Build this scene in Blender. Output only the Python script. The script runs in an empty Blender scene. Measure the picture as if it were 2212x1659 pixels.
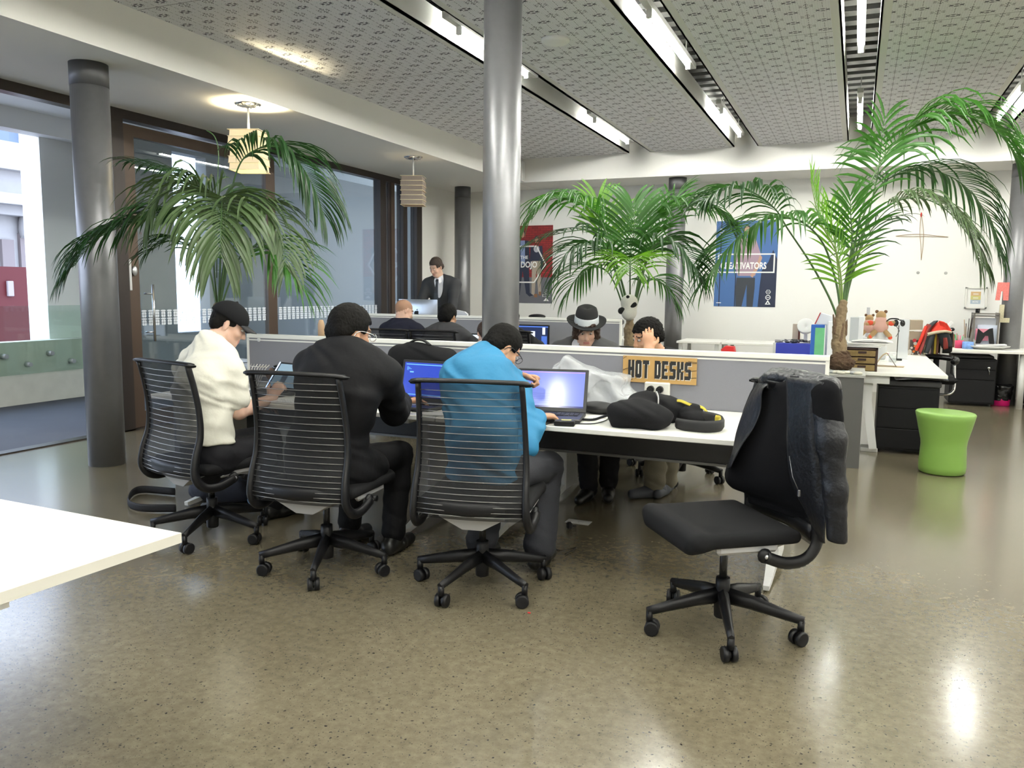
import bpy, math, random
import numpy as np
from mathutils import Vector, Matrix
random.seed(7); np.random.seed(7)
PI = math.pi
C = bpy.context.scene.collection
A = lambda *a: np.array(a if len(a) > 1 else a[0], dtype=float)
def nrm(v):
    v = np.asarray(v, float); return v / (np.linalg.norm(v) + 1e-12)

# ---------------------------------------------------------------- camera
F, CH = 1750.0, 1.40
yaw, pit, rol = np.radians([22.9, 6.60, 0.6])
_f = A(-math.sin(yaw)*math.cos(pit), math.cos(yaw)*math.cos(pit), -math.sin(pit))
_r = A(math.cos(yaw), math.sin(yaw), 0.0); _u = np.cross(_r, _f)
RT = _r*math.cos(rol) + _u*math.sin(rol); UP = -_r*math.sin(rol) + _u*math.cos(rol)
CO = A(0, 0, CH)
cam = bpy.data.objects.new('camera', bpy.data.cameras.new('camera')); C.objects.link(cam)
cam.data.sensor_width = 36.0; cam.data.lens = F/2212*36.0; cam.data.clip_start = 0.05; cam.data.clip_end = 200
cam.matrix_world = Matrix(((RT[0], UP[0], -_f[0], 0), (RT[1], UP[1], -_f[1], 0), (RT[2], UP[2], -_f[2], CH), (0, 0, 0, 1)))
bpy.context.scene.camera = cam
def P(px, py, z=None, y=None, x=None, d=None):
    """world point on the ray of a photo pixel, on the plane z=, y= or x=, or at depth d="""
    k = _f + RT*(px-1106)/F - UP*(py-829.5)/F
    if d is not None: return CO + k*d
    i, v = (2, z) if z is not None else ((1, y) if y is not None else (0, x))
    return CO + k*((v-CO[i])/k[i])

# ---------------------------------------------------------------- world, exposure
sc = bpy.context.scene
sc.view_settings.view_transform = 'Standard'; sc.view_settings.look = 'None'
sc.view_settings.gamma = 1.0; sc.view_settings.use_curve_mapping = False
sc.view_settings.exposure = 0.62
w = bpy.data.worlds.new('world'); sc.world = w; w.use_nodes = True
nt = w.node_tree; bg = nt.nodes['Background']
tc = nt.nodes.new('ShaderNodeTexCoord'); sp = nt.nodes.new('ShaderNodeSeparateXYZ'); cr = nt.nodes.new('ShaderNodeValToRGB')
nt.links.new(tc.outputs['Generated'], sp.inputs[0]); nt.links.new(sp.outputs['Z'], cr.inputs[0]); nt.links.new(cr.outputs[0], bg.inputs[0])
cr.color_ramp.elements[0].color = (0.55, 0.62, 0.75, 1); cr.color_ramp.elements[1].color = (0.60, 0.74, 1.0, 1)
bg.inputs[1].default_value = 4.8
sc.cycles.use_denoising = True; sc.cycles.use_adaptive_sampling = False
sc.cycles.max_bounces = 8; sc.cycles.diffuse_bounces = 4; sc.cycles.glossy_bounces = 3
sc.cycles.transmission_bounces = 6; sc.cycles.transparent_max_bounces = 16
sc.cycles.sample_clamp_indirect = 6.0
sc.cycles.caustics_reflective = False; sc.cycles.caustics_refractive = False

# ---------------------------------------------------------------- materials
_M = {}
def mat(name, col=(0.8, 0.8, 0.8), rough=0.5, metal=0.0, spec=0.5, emis=None, es=0.0, bump=0.0, bscale=60.0, var=0.0, vscale=8.0, trans=0.0, alpha=1.0, sub=0.0, sheen=0.0, stretch=(1, 1, 1), coat=0.0, ior=1.45):
    if name in _M: return _M[name]
    m = bpy.data.materials.new(name); m.use_nodes = True; n = m.node_tree; b = n.nodes['Principled BSDF']
    b.inputs['Base Color'].default_value = (*col, 1); b.inputs['Roughness'].default_value = rough
    b.inputs['Metallic'].default_value = metal; b.inputs['Specular IOR Level'].default_value = spec; b.inputs['IOR'].default_value = ior
    b.inputs['Transmission Weight'].default_value = trans; b.inputs['Alpha'].default_value = alpha
    b.inputs['Sheen Weight'].default_value = sheen; b.inputs['Coat Weight'].default_value = coat
    if sub: b.inputs['Subsurface Weight'].default_value = sub; b.inputs['Subsurface Radius'].default_value = (0.02, 0.008, 0.004); b.inputs['Subsurface Scale'].default_value = 0.5
    if emis: b.inputs['Emission Color'].default_value = (*emis, 1); b.inputs['Emission Strength'].default_value = es
    if bump or var:
        tc = n.nodes.new('ShaderNodeTexCoord'); mp = n.nodes.new('ShaderNodeMapping'); mp.inputs['Scale'].default_value = stretch
        n.links.new(tc.outputs['Object'], mp.inputs[0])
    if bump:
        t = n.nodes.new('ShaderNodeTexNoise'); t.inputs['Scale'].default_value = bscale; t.inputs['Detail'].default_value = 4
        bp = n.nodes.new('ShaderNodeBump'); bp.inputs['Strength'].default_value = min(1, bump); bp.inputs['Distance'].default_value = 0.01*max(1, bump)
        n.links.new(mp.outputs[0], t.inputs['Vector']); n.links.new(t.outputs[0], bp.inputs['Height']); n.links.new(bp.outputs[0], b.inputs['Normal'])
    if var:
        t = n.nodes.new('ShaderNodeTexNoise'); t.inputs['Scale'].default_value = vscale; t.inputs['Detail'].default_value = 5
        mx = n.nodes.new('ShaderNodeMix'); mx.data_type = 'RGBA'
        mx.inputs['A'].default_value = (*[c*(1-var) for c in col], 1); mx.inputs['B'].default_value = (*[min(1, c*(1+var)) for c in col], 1)
        n.links.new(mp.outputs[0], t.inputs['Vector']); n.links.new(t.outputs[0], mx.inputs['Factor']); n.links.new(mx.outputs['Result'], b.inputs['Base Color'])
    _M[name] = m; return m

# ---------------------------------------------------------------- objects
def tag(o, label=None, cat=None, group=None, kind=None):
    if label: o['label'] = label
    if cat: o['category'] = cat
    if group: o['group'] = group
    if kind: o['kind'] = kind
    return o
def empty(name, loc=(0, 0, 0), rz=0.0, label=None, cat=None, group=None):
    o = bpy.data.objects.new(name, None); C.objects.link(o); o.location = tuple(loc); o.rotation_euler = (0, 0, rz)
    o.empty_display_size = 0.1
    return tag(o, label, cat, group)
def lerp(a, b, t): return A(a)+(A(b)-A(a))*t
def kids(o): return [x for x in C.objects if x.parent == o]
def copy_tree(o, parent=None):
    ch = kids(o); c = o.copy(); C.objects.link(c); c.parent = parent
    for k in ch: copy_tree(k, c)
    return c
def rotz(a): return np.array([[math.cos(a), -math.sin(a), 0], [math.sin(a), math.cos(a), 0], [0, 0, 1.0]])
def rotx(a): return np.array([[1.0, 0, 0], [0, math.cos(a), -math.sin(a)], [0, math.sin(a), math.cos(a)]])
def roty(a): return np.array([[math.cos(a), 0, math.sin(a)], [0, 1.0, 0], [-math.sin(a), 0, math.cos(a)]])
def smooth_path(pts, n=6):
    """Catmull-Rom through the points"""
    p = [A(q) for q in pts]; p = [2*p[0]-p[1]] + p + [2*p[-1]-p[-2]]; out = []
    for i in range(1, len(p)-2):
        for j in range(n):
            t = j/n
            out.append(0.5*((2*p[i]) + (p[i+1]-p[i-1])*t + (2*p[i-1]-5*p[i]+4*p[i+1]-p[i+2])*t*t + (3*p[i]-p[i-1]-3*p[i+1]+p[i+2])*t**3))
    out.append(p[-2]); return out
class MB:
    def __init__(s): s.v = []; s.f = []; s.m = []; s.s = []; s.n = 0
    def add(s, v, f, m=0, smooth=False):
        b = s.n; s.v.extend([tuple(map(float, q)) for q in v]); s.n += len(v)
        for q in f: s.f.append([b+i for i in q]); s.m.append(m); s.s.append(smooth)
        return s
    def box(s, c, d, R=None, m=0, bev=0.0):
        c = A(c); h = A(d)/2; R = np.eye(3) if R is None else R
        if bev <= 0:
            v = [c + R @ (A(x, y, z)*h) for x in (-1, 1) for y in (-1, 1) for z in (-1, 1)]
            return s.add(v, [(0, 1, 3, 2), (4, 6, 7, 5), (0, 4, 5, 1), (2, 3, 7, 6), (0, 2, 6, 4), (1, 5, 7, 3)], m)
        b = min(bev, *(h*0.98)); v = []; idx = {}
        for x in (-1, 1):
            for y in (-1, 1):
                for z in (-1, 1):
                    for k in range(3):
                        q = A(x, y, z)*(h-b); q[k] += (x, y, z)[k]*b
                        idx[(x, y, z, k)] = len(v); v.append(c + R @ q)
        f = []
        for k in range(3):
            a, bb = [i for i in range(3) if i != k]
            for sg in (-1, 1):
                q = []
                for (p1, p2) in ((-1, -1), (1, -1), (1, 1), (-1, 1)):
                    t = [0, 0, 0]; t[k] = sg; t[a] = p1; t[bb] = p2; q.append(idx[(*t, k)])
                f.append(q)
            for p1 in (-1, 1):
                for p2 in (-1, 1):
                    t0 = [0, 0, 0]; t0[k] = -1; t0[a] = p1; t0[bb] = p2; t1 = list(t0); t1[k] = 1
                    f.append([idx[(*t0, a)], idx[(*t1, a)], idx[(*t1, bb)], idx[(*t0, bb)]])
        for x in (-1, 1):
            for y in (-1, 1):
                for z in (-1, 1): f.append([idx[(x, y, z, k)] for k in range(3)])
        return s.add(v, f, m)
    def bx(s, lo, hi, m=0, bev=0.0):
        lo, hi = A(lo), A(hi); return s.box((lo+hi)/2, np.abs(hi-lo), None, m, bev)
    def tube(s, pts, r, n=8, m=0, caps=True, closed=False, flat=None, ref=None):
        """flat=(a,b): cross-section radii multipliers along the frame's side and ref directions"""
        pts = [A(p) for p in pts]; N = len(pts)
        rr = [r]*N if np.isscalar(r) else list(r)
        T = [nrm(pts[(i+1) % N if closed else min(i+1, N-1)] - pts[(i-1) % N if closed else max(i-1, 0)]) for i in range(N)]
        u = A(ref) if ref is not None else (A(0, 0, 1) if abs(T[0][2]) < 0.9 else A(1, 0, 0))
        v = []
        for i in range(N):
            if ref is None and i: u = u - T[i]*(u @ T[i])
            uu = nrm(u - T[i]*(u @ T[i])); sd = np.cross(T[i], uu)
            if ref is None: u = uu
            fa, fb = flat or (1, 1)
            for k in range(n):
                a = 2*PI*(k+0.5)/n; v.append(pts[i] + rr[i]*(math.cos(a)*sd*fa + math.sin(a)*uu*fb))
        f = [(i*n+k, i*n+(k+1) % n, ((i+1) % N)*n+(k+1) % n, ((i+1) % N)*n+k) for i in range(N if closed else N-1) for k in range(n)]
        s.add(v, f, m, n > 4)
        if caps and not closed:
            b = s.n - len(v)
            s.f.append([b+k for k in range(n)][::-1]); s.m.append(m); s.s.append(False)
            s.f.append([b+(N-1)*n+k for k in range(n)]); s.m.append(m); s.s.append(False)
        return s
    def cyl(s, a, b, r, r2=None, n=20, m=0):
        return s.tube([a, b], [r, r if r2 is None else r2], n, m)
    def lathe(s, prof, n=28, o=(0, 0, 0), R=None, m=0, smooth=True, sx=1.0, sy=1.0):
        R = np.eye(3) if R is None else R; o = A(o); v = []
        for (r, z) in prof:
            for k in range(n):
                a = 2*PI*k/n; v.append(o + R @ A(r*math.cos(a)*sx, r*math.sin(a)*sy, z))
        f = [(i*n+k, i*n+(k+1) % n, (i+1)*n+(k+1) % n, (i+1)*n+k) for i in range(len(prof)-1) for k in range(n)]
        s.add(v, f, m, smooth); b = s.n-len(v)
        if prof[0][0] > 1e-5: s.f.append([b+k for k in range(n)][::-1]); s.m.append(m); s.s.append(False)
        if prof[-1][0] > 1e-5: s.f.append([b+(len(prof)-1)*n+k for k in range(n)]); s.m.append(m); s.s.append(False)
        return s
    def prism(s, poly, o, ex, ey, depth, m=0, smooth=False):
        """polygon in the plane (o, ex, ey), extruded by depth along ex x ey"""
        o, ex, ey = A(o), A(ex), A(ey); nz = nrm(np.cross(ex, ey))*depth; N = len(poly)
        v = [o + ex*p[0] + ey*p[1] for p in poly]; v = v + [q + nz for q in v]
        f = [list(range(N))[::-1], list(range(N, 2*N))]
        s.add(v, f, m, False); b = s.n-2*N
        for i in range(N): s.f.append([b+i, b+(i+1) % N, b+N+(i+1) % N, b+N+i]); s.m.append(m); s.s.append(smooth)
        return s
    def ell(s, c, r, R=None, n=16, m=0):
        c = A(c); r = A(r) if not np.isscalar(r) else A(r, r, r); R = np.eye(3) if R is None else R; v = [c + R @ (A(0, 0, -1)*r)]; k = n//2
        for i in range(1, k):
            t = -PI/2 + PI*i/k
            for j in range(n): a = 2*PI*j/n; v.append(c + R @ (A(math.cos(t)*math.cos(a), math.cos(t)*math.sin(a), math.sin(t))*r))
        v.append(c + R @ (A(0, 0, 1)*r)); f = [(0, 1+(j+1) % n, 1+j) for j in range(n)]
        for i in range(k-2):
            for j in range(n): f.append((1+i*n+j, 1+i*n+(j+1) % n, 1+(i+1)*n+(j+1) % n, 1+(i+1)*n+j))
        L = len(v)-1; f += [(L, 1+(k-2)*n+j, 1+(k-2)*n+(j+1) % n) for j in range(n)]
        return s.add(v, f, m, True)
    def grid(s, fn, nu, nv, m=0, smooth=True, thick=0.0):
        v = np.array([[fn(i/nu, j/nv) for j in range(nv+1)] for i in range(nu+1)], float); W = nv+1
        q = [(i*W+j, (i+1)*W+j, (i+1)*W+j+1, i*W+j+1) for i in range(nu) for j in range(nv)]
        if not thick: return s.add(v.reshape(-1, 3), q, m, smooth)
        du = np.gradient(v, axis=0); dv = np.gradient(v, axis=1); N = np.cross(du, dv); N /= np.linalg.norm(N, axis=2, keepdims=True)+1e-9
        a = (v+N*thick/2).reshape(-1, 3); b = (v-N*thick/2).reshape(-1, 3); K = len(a)
        f = q + [tuple(K+i for i in t[::-1]) for t in q]
        for i in range(nu): f += [(i*W, K+i*W, K+(i+1)*W, (i+1)*W), (i*W+nv, (i+1)*W+nv, K+(i+1)*W+nv, K+i*W+nv)]
        for j in range(nv): f += [(j, j+1, K+j+1, K+j), (nu*W+j, K+nu*W+j, K+nu*W+j+1, nu*W+j+1)]
        return s.add(np.concatenate([a, b]), f, m, smooth)
    def text(s, txt, o, ex, ey, size, depth=0.001, m=0, width=None, bold=0.0, font_shear=0.0, align='CENTER'):
        """lettering lying in the plane (o, ex, ey)"""
        cu = bpy.data.curves.new('lettering', 'FONT'); cu.body = txt; cu.size = 1; cu.align_x = align; cu.align_y = 'CENTER'; cu.offset = bold; cu.resolution_u = 3; cu.shear = font_shear
        ob = bpy.data.objects.new('lettering', cu); C.objects.link(ob); bpy.context.view_layer.update()
        me = bpy.data.meshes.new_from_object(ob.evaluated_get(bpy.context.evaluated_depsgraph_get()))
        v = np.array([q.co[:] for q in me.vertices]) if len(me.vertices) else np.zeros((0, 3)); f = [list(p.vertices) for p in me.polygons]
        C.objects.unlink(ob); bpy.data.objects.remove(ob); bpy.data.meshes.remove(me)
        if not len(v): return s
        sx = sy = size
        if width: sx = width/max(1e-6, v[:, 0].max()-v[:, 0].min())
        o, ex, ey = A(o), nrm(ex), nrm(ey); nz = np.cross(ex, ey)
        w_ = [o + ex*q[0]*sx + ey*q[1]*sy + nz*depth for q in v]
        return s.add(w_, f, m)
    def build(s, name, mats, parent=None, o=None, label=None, cat=None, group=None, kind=None, rz=0.0):
        """o: base point; the vertices were given in world space and are stored relative to it"""
        me = bpy.data.meshes.new(name); V = np.array(s.v, float).reshape(-1, 3)
        if o is not None and parent is None: V = V - A(o)
        if rz and parent is None: V = V @ rotz(rz)
        me.from_pydata(V.tolist(), [], s.f)
        for q in (mats if isinstance(mats, (list, tuple)) else [mats]): me.materials.append(q)
        me.polygons.foreach_set('material_index', s.m); me.polygons.foreach_set('use_smooth', s.s); me.update()
        ob = bpy.data.objects.new(name, me); C.objects.link(ob); ob.parent = parent
        if o is not None and parent is None: ob.location = tuple(map(float, o)); ob.rotation_euler = (0, 0, rz)
        return tag(ob, label, cat, group, kind)
def at(fnlist, o):
    return [tuple(A(q)-A(o)) for q in fnlist]
class W(MB):
    """MB whose vertices are world coordinates, stored relative to a root's location"""
    def __init__(s, root): super().__init__(); s.root = root
    def build(s, name, mats, **k):
        L = A(s.root.location); V = (np.array(s.v, float).reshape(-1, 3) - L) @ rotz(s.root.rotation_euler[2])
        s.v = V.tolist(); return MB.build(s, name, mats, parent=k.pop('parent', s.root), **k)
def solo(mb, name, mats, base, label, cat, group=None, kind=None):
    return mb.build(name, mats, None, base, label, cat, group, kind)

# ---------------------------------------------------------------- implicit surfaces (soft shapes)
class SDF:
    def __init__(s): s.p = []
    def cap(s, a, b, r1, r2=None, k=0.02, flat=None, op='u'):
        s.p.append(('c', A(a), A(b), r1, r1 if r2 is None else r2, flat, op, k)); return s
    def ell(s, c, r, R=None, k=0.02, op='u'):
        s.p.append(('e', A(c), A(r), np.eye(3) if R is None else np.asarray(R), 0, None, op, k)); return s
    def box(s, c, h, R=None, rd=0.01, k=0.01, op='u'):
        s.p.append(('b', A(c), A(h), np.eye(3) if R is None else np.asarray(R), rd, None, op, k)); return s
    def cut(s, pt, n, k=0.005):
        """keep the side the normal points away from"""
        s.p.append(('h', A(pt), nrm(n), 0, 0, None, 'i', k)); return s
    @staticmethod
    def _d(q, X):
        t = q[0]
        if t == 'c':
            a, b, r1, r2, fl = q[1:6]; ab = b-a; L = max(1e-9, ab @ ab)
            pa = X-a.astype(np.float32); tt = np.clip((pa @ ab.astype(np.float32))/L, 0, 1)
            v = pa - tt[:, None]*ab.astype(np.float32); sc_ = 1.0
            if fl is not None:
                qv, nv = fl; nv = nrm(nv).astype(np.float32); v = v + np.outer((v @ nv)*(1/qv-1), nv); sc_ = min(1.0, qv)
            return (np.sqrt((v*v).sum(1)) - (r1+(r2-r1)*tt))*sc_
        if t == 'e':
            v = (X-q[1].astype(np.float32)) @ q[3].astype(np.float32); r = q[2].astype(np.float32)
            k0 = np.sqrt(((v/r)**2).sum(1)); k1 = np.sqrt(((v/(r*r))**2).sum(1))+1e-6
            return np.where(k0 < 0.02, -r.min(), k0*(k0-1)/k1)
        if t == 'b':
            v = np.abs((X-q[1].astype(np.float32)) @ q[3].astype(np.float32)) - (q[2]-q[4]).astype(np.float32)
            return np.sqrt((np.maximum(v, 0)**2).sum(1)) + np.minimum(v.max(1), 0) - q[4]
        return (X-q[1].astype(np.float32)) @ q[2].astype(np.float32)
    def field(s, X, D=None, B=None, br=0.0, amp=None):
        """X points; D/B optional per-primitive block distances and block index for culling"""
        d = np.full(len(X), 9.0, np.float32); rec = []
        for i, q in enumerate(s.p):
            op, k = q[6], max(q[7], 1e-4)
            if D is not None and op != 'i' and not (op == 'u' and i == 0):
                mk = (D[i] < br+k+0.015)[B]
                if not mk.any(): continue
                e = s._d(q, X[mk]); c = d[mk]
            else: mk = None; e = s._d(q, X); c = d
            if D is None: rec.append(e)
            if op == 'u': h = np.maximum(k-np.abs(c-e), 0)/k; r = np.minimum(c, e)-h*h*k*0.25
            elif op == 's': e = -e; h = np.maximum(k-np.abs(c-e), 0)/k; r = np.maximum(c, e)+h*h*k*0.25
            else: h = np.maximum(k-np.abs(c-e), 0)/k; r = np.maximum(c, e)+h*h*k*0.25
            if mk is None: d = r.astype(np.float32)
            else: d[mk] = r
        if amp is not None: d = d + amp(X)
        return d, rec
    def mesh(s, h=0.006, wr=None, wamp=0.0):
        lo = []; hi = []
        for q in s.p:
            if q[6] != 'u': continue
            if q[0] == 'c': R = max(q[3], q[4]); lo += [np.minimum(q[1], q[2])-R]; hi += [np.maximum(q[1], q[2])+R]
            else: R = np.linalg.norm(q[2]) if q[0] == 'b' else q[2].max(); lo += [q[1]-R]; hi += [q[1]+R]
        lo = np.min(lo, 0)-0.03-wamp; hi = np.max(hi, 0)+0.03+wamp; nb = np.ceil((hi-lo)/(8*h)).astype(int)
        g = np.stack(np.meshgrid(*[np.arange(n) for n in nb], indexing='ij'), -1).reshape(-1, 3)
        cen = (lo+(g+0.5)*8*h).astype(np.float32); D0, rec = s.field(cen); br = 8*h*0.87
        keep = np.abs(D0) < br*1.35+wamp+0.012
        dim = nb*8; val = np.repeat(np.repeat(np.repeat(np.where(D0 < 0, -1, 1).astype(np.float32).reshape(nb), 8, 0), 8, 1), 8, 2)
        kb = np.where(keep)[0]; o = np.stack(np.meshgrid(*[np.arange(8)]*3, indexing='ij'), -1).reshape(-1, 3)
        for c0 in range(0, len(kb), 4000):
            kk = kb[c0:c0+4000]; I = (g[kk][:, None, :]*8+o[None]).reshape(-1, 3); X = (lo+I*h).astype(np.float32)
            d, _ = s.field(X, [r[kk] for r in rec], np.repeat(np.arange(len(kk)), 512), br, wr); val[I[:, 0], I[:, 1], I[:, 2]] = d
        sg = val < 0; a = sg[:-1, :-1, :-1]; al = a.copy(); an = a.copy()
        offs = [(x, y, z) for x in (0, 1) for y in (0, 1) for z in (0, 1)]
        for (x, y, z) in offs[1:]:
            t = sg[x:x+dim[0]-1, y:y+dim[1]-1, z:z+dim[2]-1]; al &= t; an |= t
        act = an & ~al; I = np.argwhere(act); idx = np.full(act.shape, -1, np.int32); idx[act] = np.arange(len(I))
        cv = [val[I[:, 0]+x, I[:, 1]+y, I[:, 2]+z] for (x, y, z) in offs]; acc = np.zeros((len(I), 3)); cnt = np.zeros(len(I))
        for i in range(8):
            for j in range(i+1, 8):
                df = np.abs(np.subtract(offs[i], offs[j]))
                if df.sum() != 1: continue
                A0, B0 = cv[i], cv[j]; m = (A0 < 0) != (B0 < 0); t = np.where(m, A0/(A0-B0+1e-12), 0)[:, None]
                acc += np.where(m[:, None], A(offs[i])+(A(offs[j])-A(offs[i]))*t, 0); cnt += m
        V = lo + (I + acc/cnt[:, None])*h; Fc = []
        for ax in range(3):
            b, c = (ax+1) % 3, (ax+2) % 3
            s0 = [slice(1, -1)]*3; s0[ax] = slice(0, dim[ax]-1); s1 = list(s0); s1[ax] = slice(1, dim[ax])
            p0 = sg[tuple(s0)]; p1 = sg[tuple(s1)]; E = np.argwhere(p0 != p1); st = [1, 1, 1]; st[ax] = 0; E = E + st
            if not len(E): continue
            flip = sg[E[:, 0], E[:, 1], E[:, 2]]
            def cell(db, dc):
                q = E.copy(); q[:, b] -= db; q[:, c] -= dc; return idx[q[:, 0], q[:, 1], q[:, 2]]
            Q = np.stack([cell(0, 0), cell(1, 0), cell(1, 1), cell(0, 1)], 1); Q[~flip] = Q[~flip][:, ::-1]; Fc.append(Q)
        Fc = np.concatenate(Fc); return V, Fc[(Fc >= 0).all(1)]
    def build(s, name, mats, parent=None, h=0.006, wr=None, wamp=0.0, root=None, mfn=None, label=None, cat=None, group=None, kind=None, post=None, it=1):
        V, Fc = s.mesh(h, wr, wamp)
        for _ in range(it):   # light relaxation
            acc = np.zeros_like(V); cn = np.zeros(len(V))
            for i in range(4): np.add.at(acc, Fc[:, i], V[Fc[:, (i+1) % 4]]); np.add.at(cn, Fc[:, i], 1)
            V = V*0.5 + 0.5*acc/np.maximum(cn, 1)[:, None]
        if post is not None: V = post(V)
        base = root.location if root is not None else (0, 0, 0); L = A(base); Vl = V - L
        if root is not None and root.rotation_euler[2]: Vl = Vl @ rotz(root.rotation_euler[2])
        me = bpy.data.meshes.new(name); me.vertices.add(len(Vl)); me.vertices.foreach_set('co', Vl.astype(np.float32).ravel())
        me.loops.add(len(Fc)*4); me.loops.foreach_set('vertex_index', Fc.astype(np.int32).ravel())
        me.polygons.add(len(Fc)); me.polygons.foreach_set('loop_start', np.arange(0, len(Fc)*4, 4, dtype=np.int32))
        for q in (mats if isinstance(mats, (list, tuple)) else [mats]): me.materials.append(q)
        if mfn is not None: me.polygons.foreach_set('material_index', mfn(V[Fc].mean(1)).astype(np.int32))
        me.polygons.foreach_set('use_smooth', np.ones(len(Fc), bool)); me.update(calc_edges=True); me.validate()
        ob = bpy.data.objects.new(name, me); C.objects.link(ob); ob.parent = parent
        return tag(ob, label, cat, group, kind)
def wrinkle(amp, fx=(14, 9, 22), seed=0.0):
    a, b, c = fx
    def fn(X):
        x, y, z = X[:, 0]+seed, X[:, 1]-seed, X[:, 2]
        u = np.sin(a*x+2.3*np.sin(b*z+1.7*y*b/3)+c*0.6*z); v = np.sin(c*z+1.9*np.sin(a*0.7*y+x*b))
        return (amp*(0.6*u*v+0.4*np.sin(c*1.9*(z+0.4*x)+3*u))).astype(np.float32)
    return fn
# ================================================================= room materials
WALL = mat('white_paint', (.80, .79, .76), .6, bump=.02, bscale=300)
WALL2 = mat('soffit_paint', (.90, .89, .85), .65)
CREAM = mat('concrete_upstand', (.62, .60, .54), .7, var=.12, vscale=6)
DARKFR = mat('dark_bronze_frame', (.035, .028, .026), .35, metal=.4)
BROWNFR = mat('brown_frame', (.075, .050, .036), .4, metal=.3)
STEEL = mat('column_paint_grey', (.20, .20, .21), .40, metal=.6, var=.08, vscale=20)
CHROME = mat('chrome', (.75, .75, .76), .18, metal=1.0)
BRUSH = mat('brushed_aluminium', (.62, .62, .63), .33, metal=.9)
WHITE = mat('white_laminate', (.80, .79, .74), .35)
WEDGE = mat('white_edge_band', (.60, .58, .52), .45)
WMET = mat('white_powder_metal', (.72, .72, .71), .4)
BLACK = mat('black_plastic', (.004, .004, .005), .42, spec=.35)
BLACKG = mat('black_gloss', (.010, .010, .011), .15)
GREYFAB = mat('grey_screen_fabric', (.20, .20, .225), .9, bump=.3, bscale=700, var=.06, vscale=500)
TUBE = mat('fluorescent_tube', (1, 1, 1), .5, emis=(.985, .985, .90), es=170.0)
def glass(name, tint=(.80, .88, .86), refl=.12, extra=0.0):
    if name in _M: return _M[name]
    m = bpy.data.materials.new(name); m.use_nodes = True; n = m.node_tree; n.nodes.clear()
    o = n.nodes.new('ShaderNodeOutputMaterial'); t = n.nodes.new('ShaderNodeBsdfTransparent'); g = n.nodes.new('ShaderNodeBsdfGlossy'); mx = n.nodes.new('ShaderNodeMixShader'); lw = n.nodes.new('ShaderNodeLayerWeight'); fr = n.nodes.new('ShaderNodeMath'); ad = n.nodes.new('ShaderNodeMath')
    t.inputs[0].default_value = (*tint, 1); g.inputs['Roughness'].default_value = .01; g.inputs[0].default_value = (.9, .9, .9, 1); lw.inputs[0].default_value = .5; fr.operation = 'POWER'; fr.inputs[1].default_value = 5; n.links.new(lw.outputs['Facing'], fr.inputs[0])
    ad.operation = 'ADD'; ad.inputs[1].default_value = refl; ad.use_clamp = True
    n.links.new(fr.outputs[0], ad.inputs[0]); n.links.new(ad.outputs[0], mx.inputs[0]); n.links.new(t.outputs[0], mx.inputs[1]); n.links.new(g.outputs[0], mx.inputs[2]); n.links.new(mx.outputs[0], o.inputs[0])
    _M[name] = m; return m
GLASS = glass('window_glass', (.86, .92, .95), .10)
GLASSG = glass('green_glass', (.90, .96, .93), .06)

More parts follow.
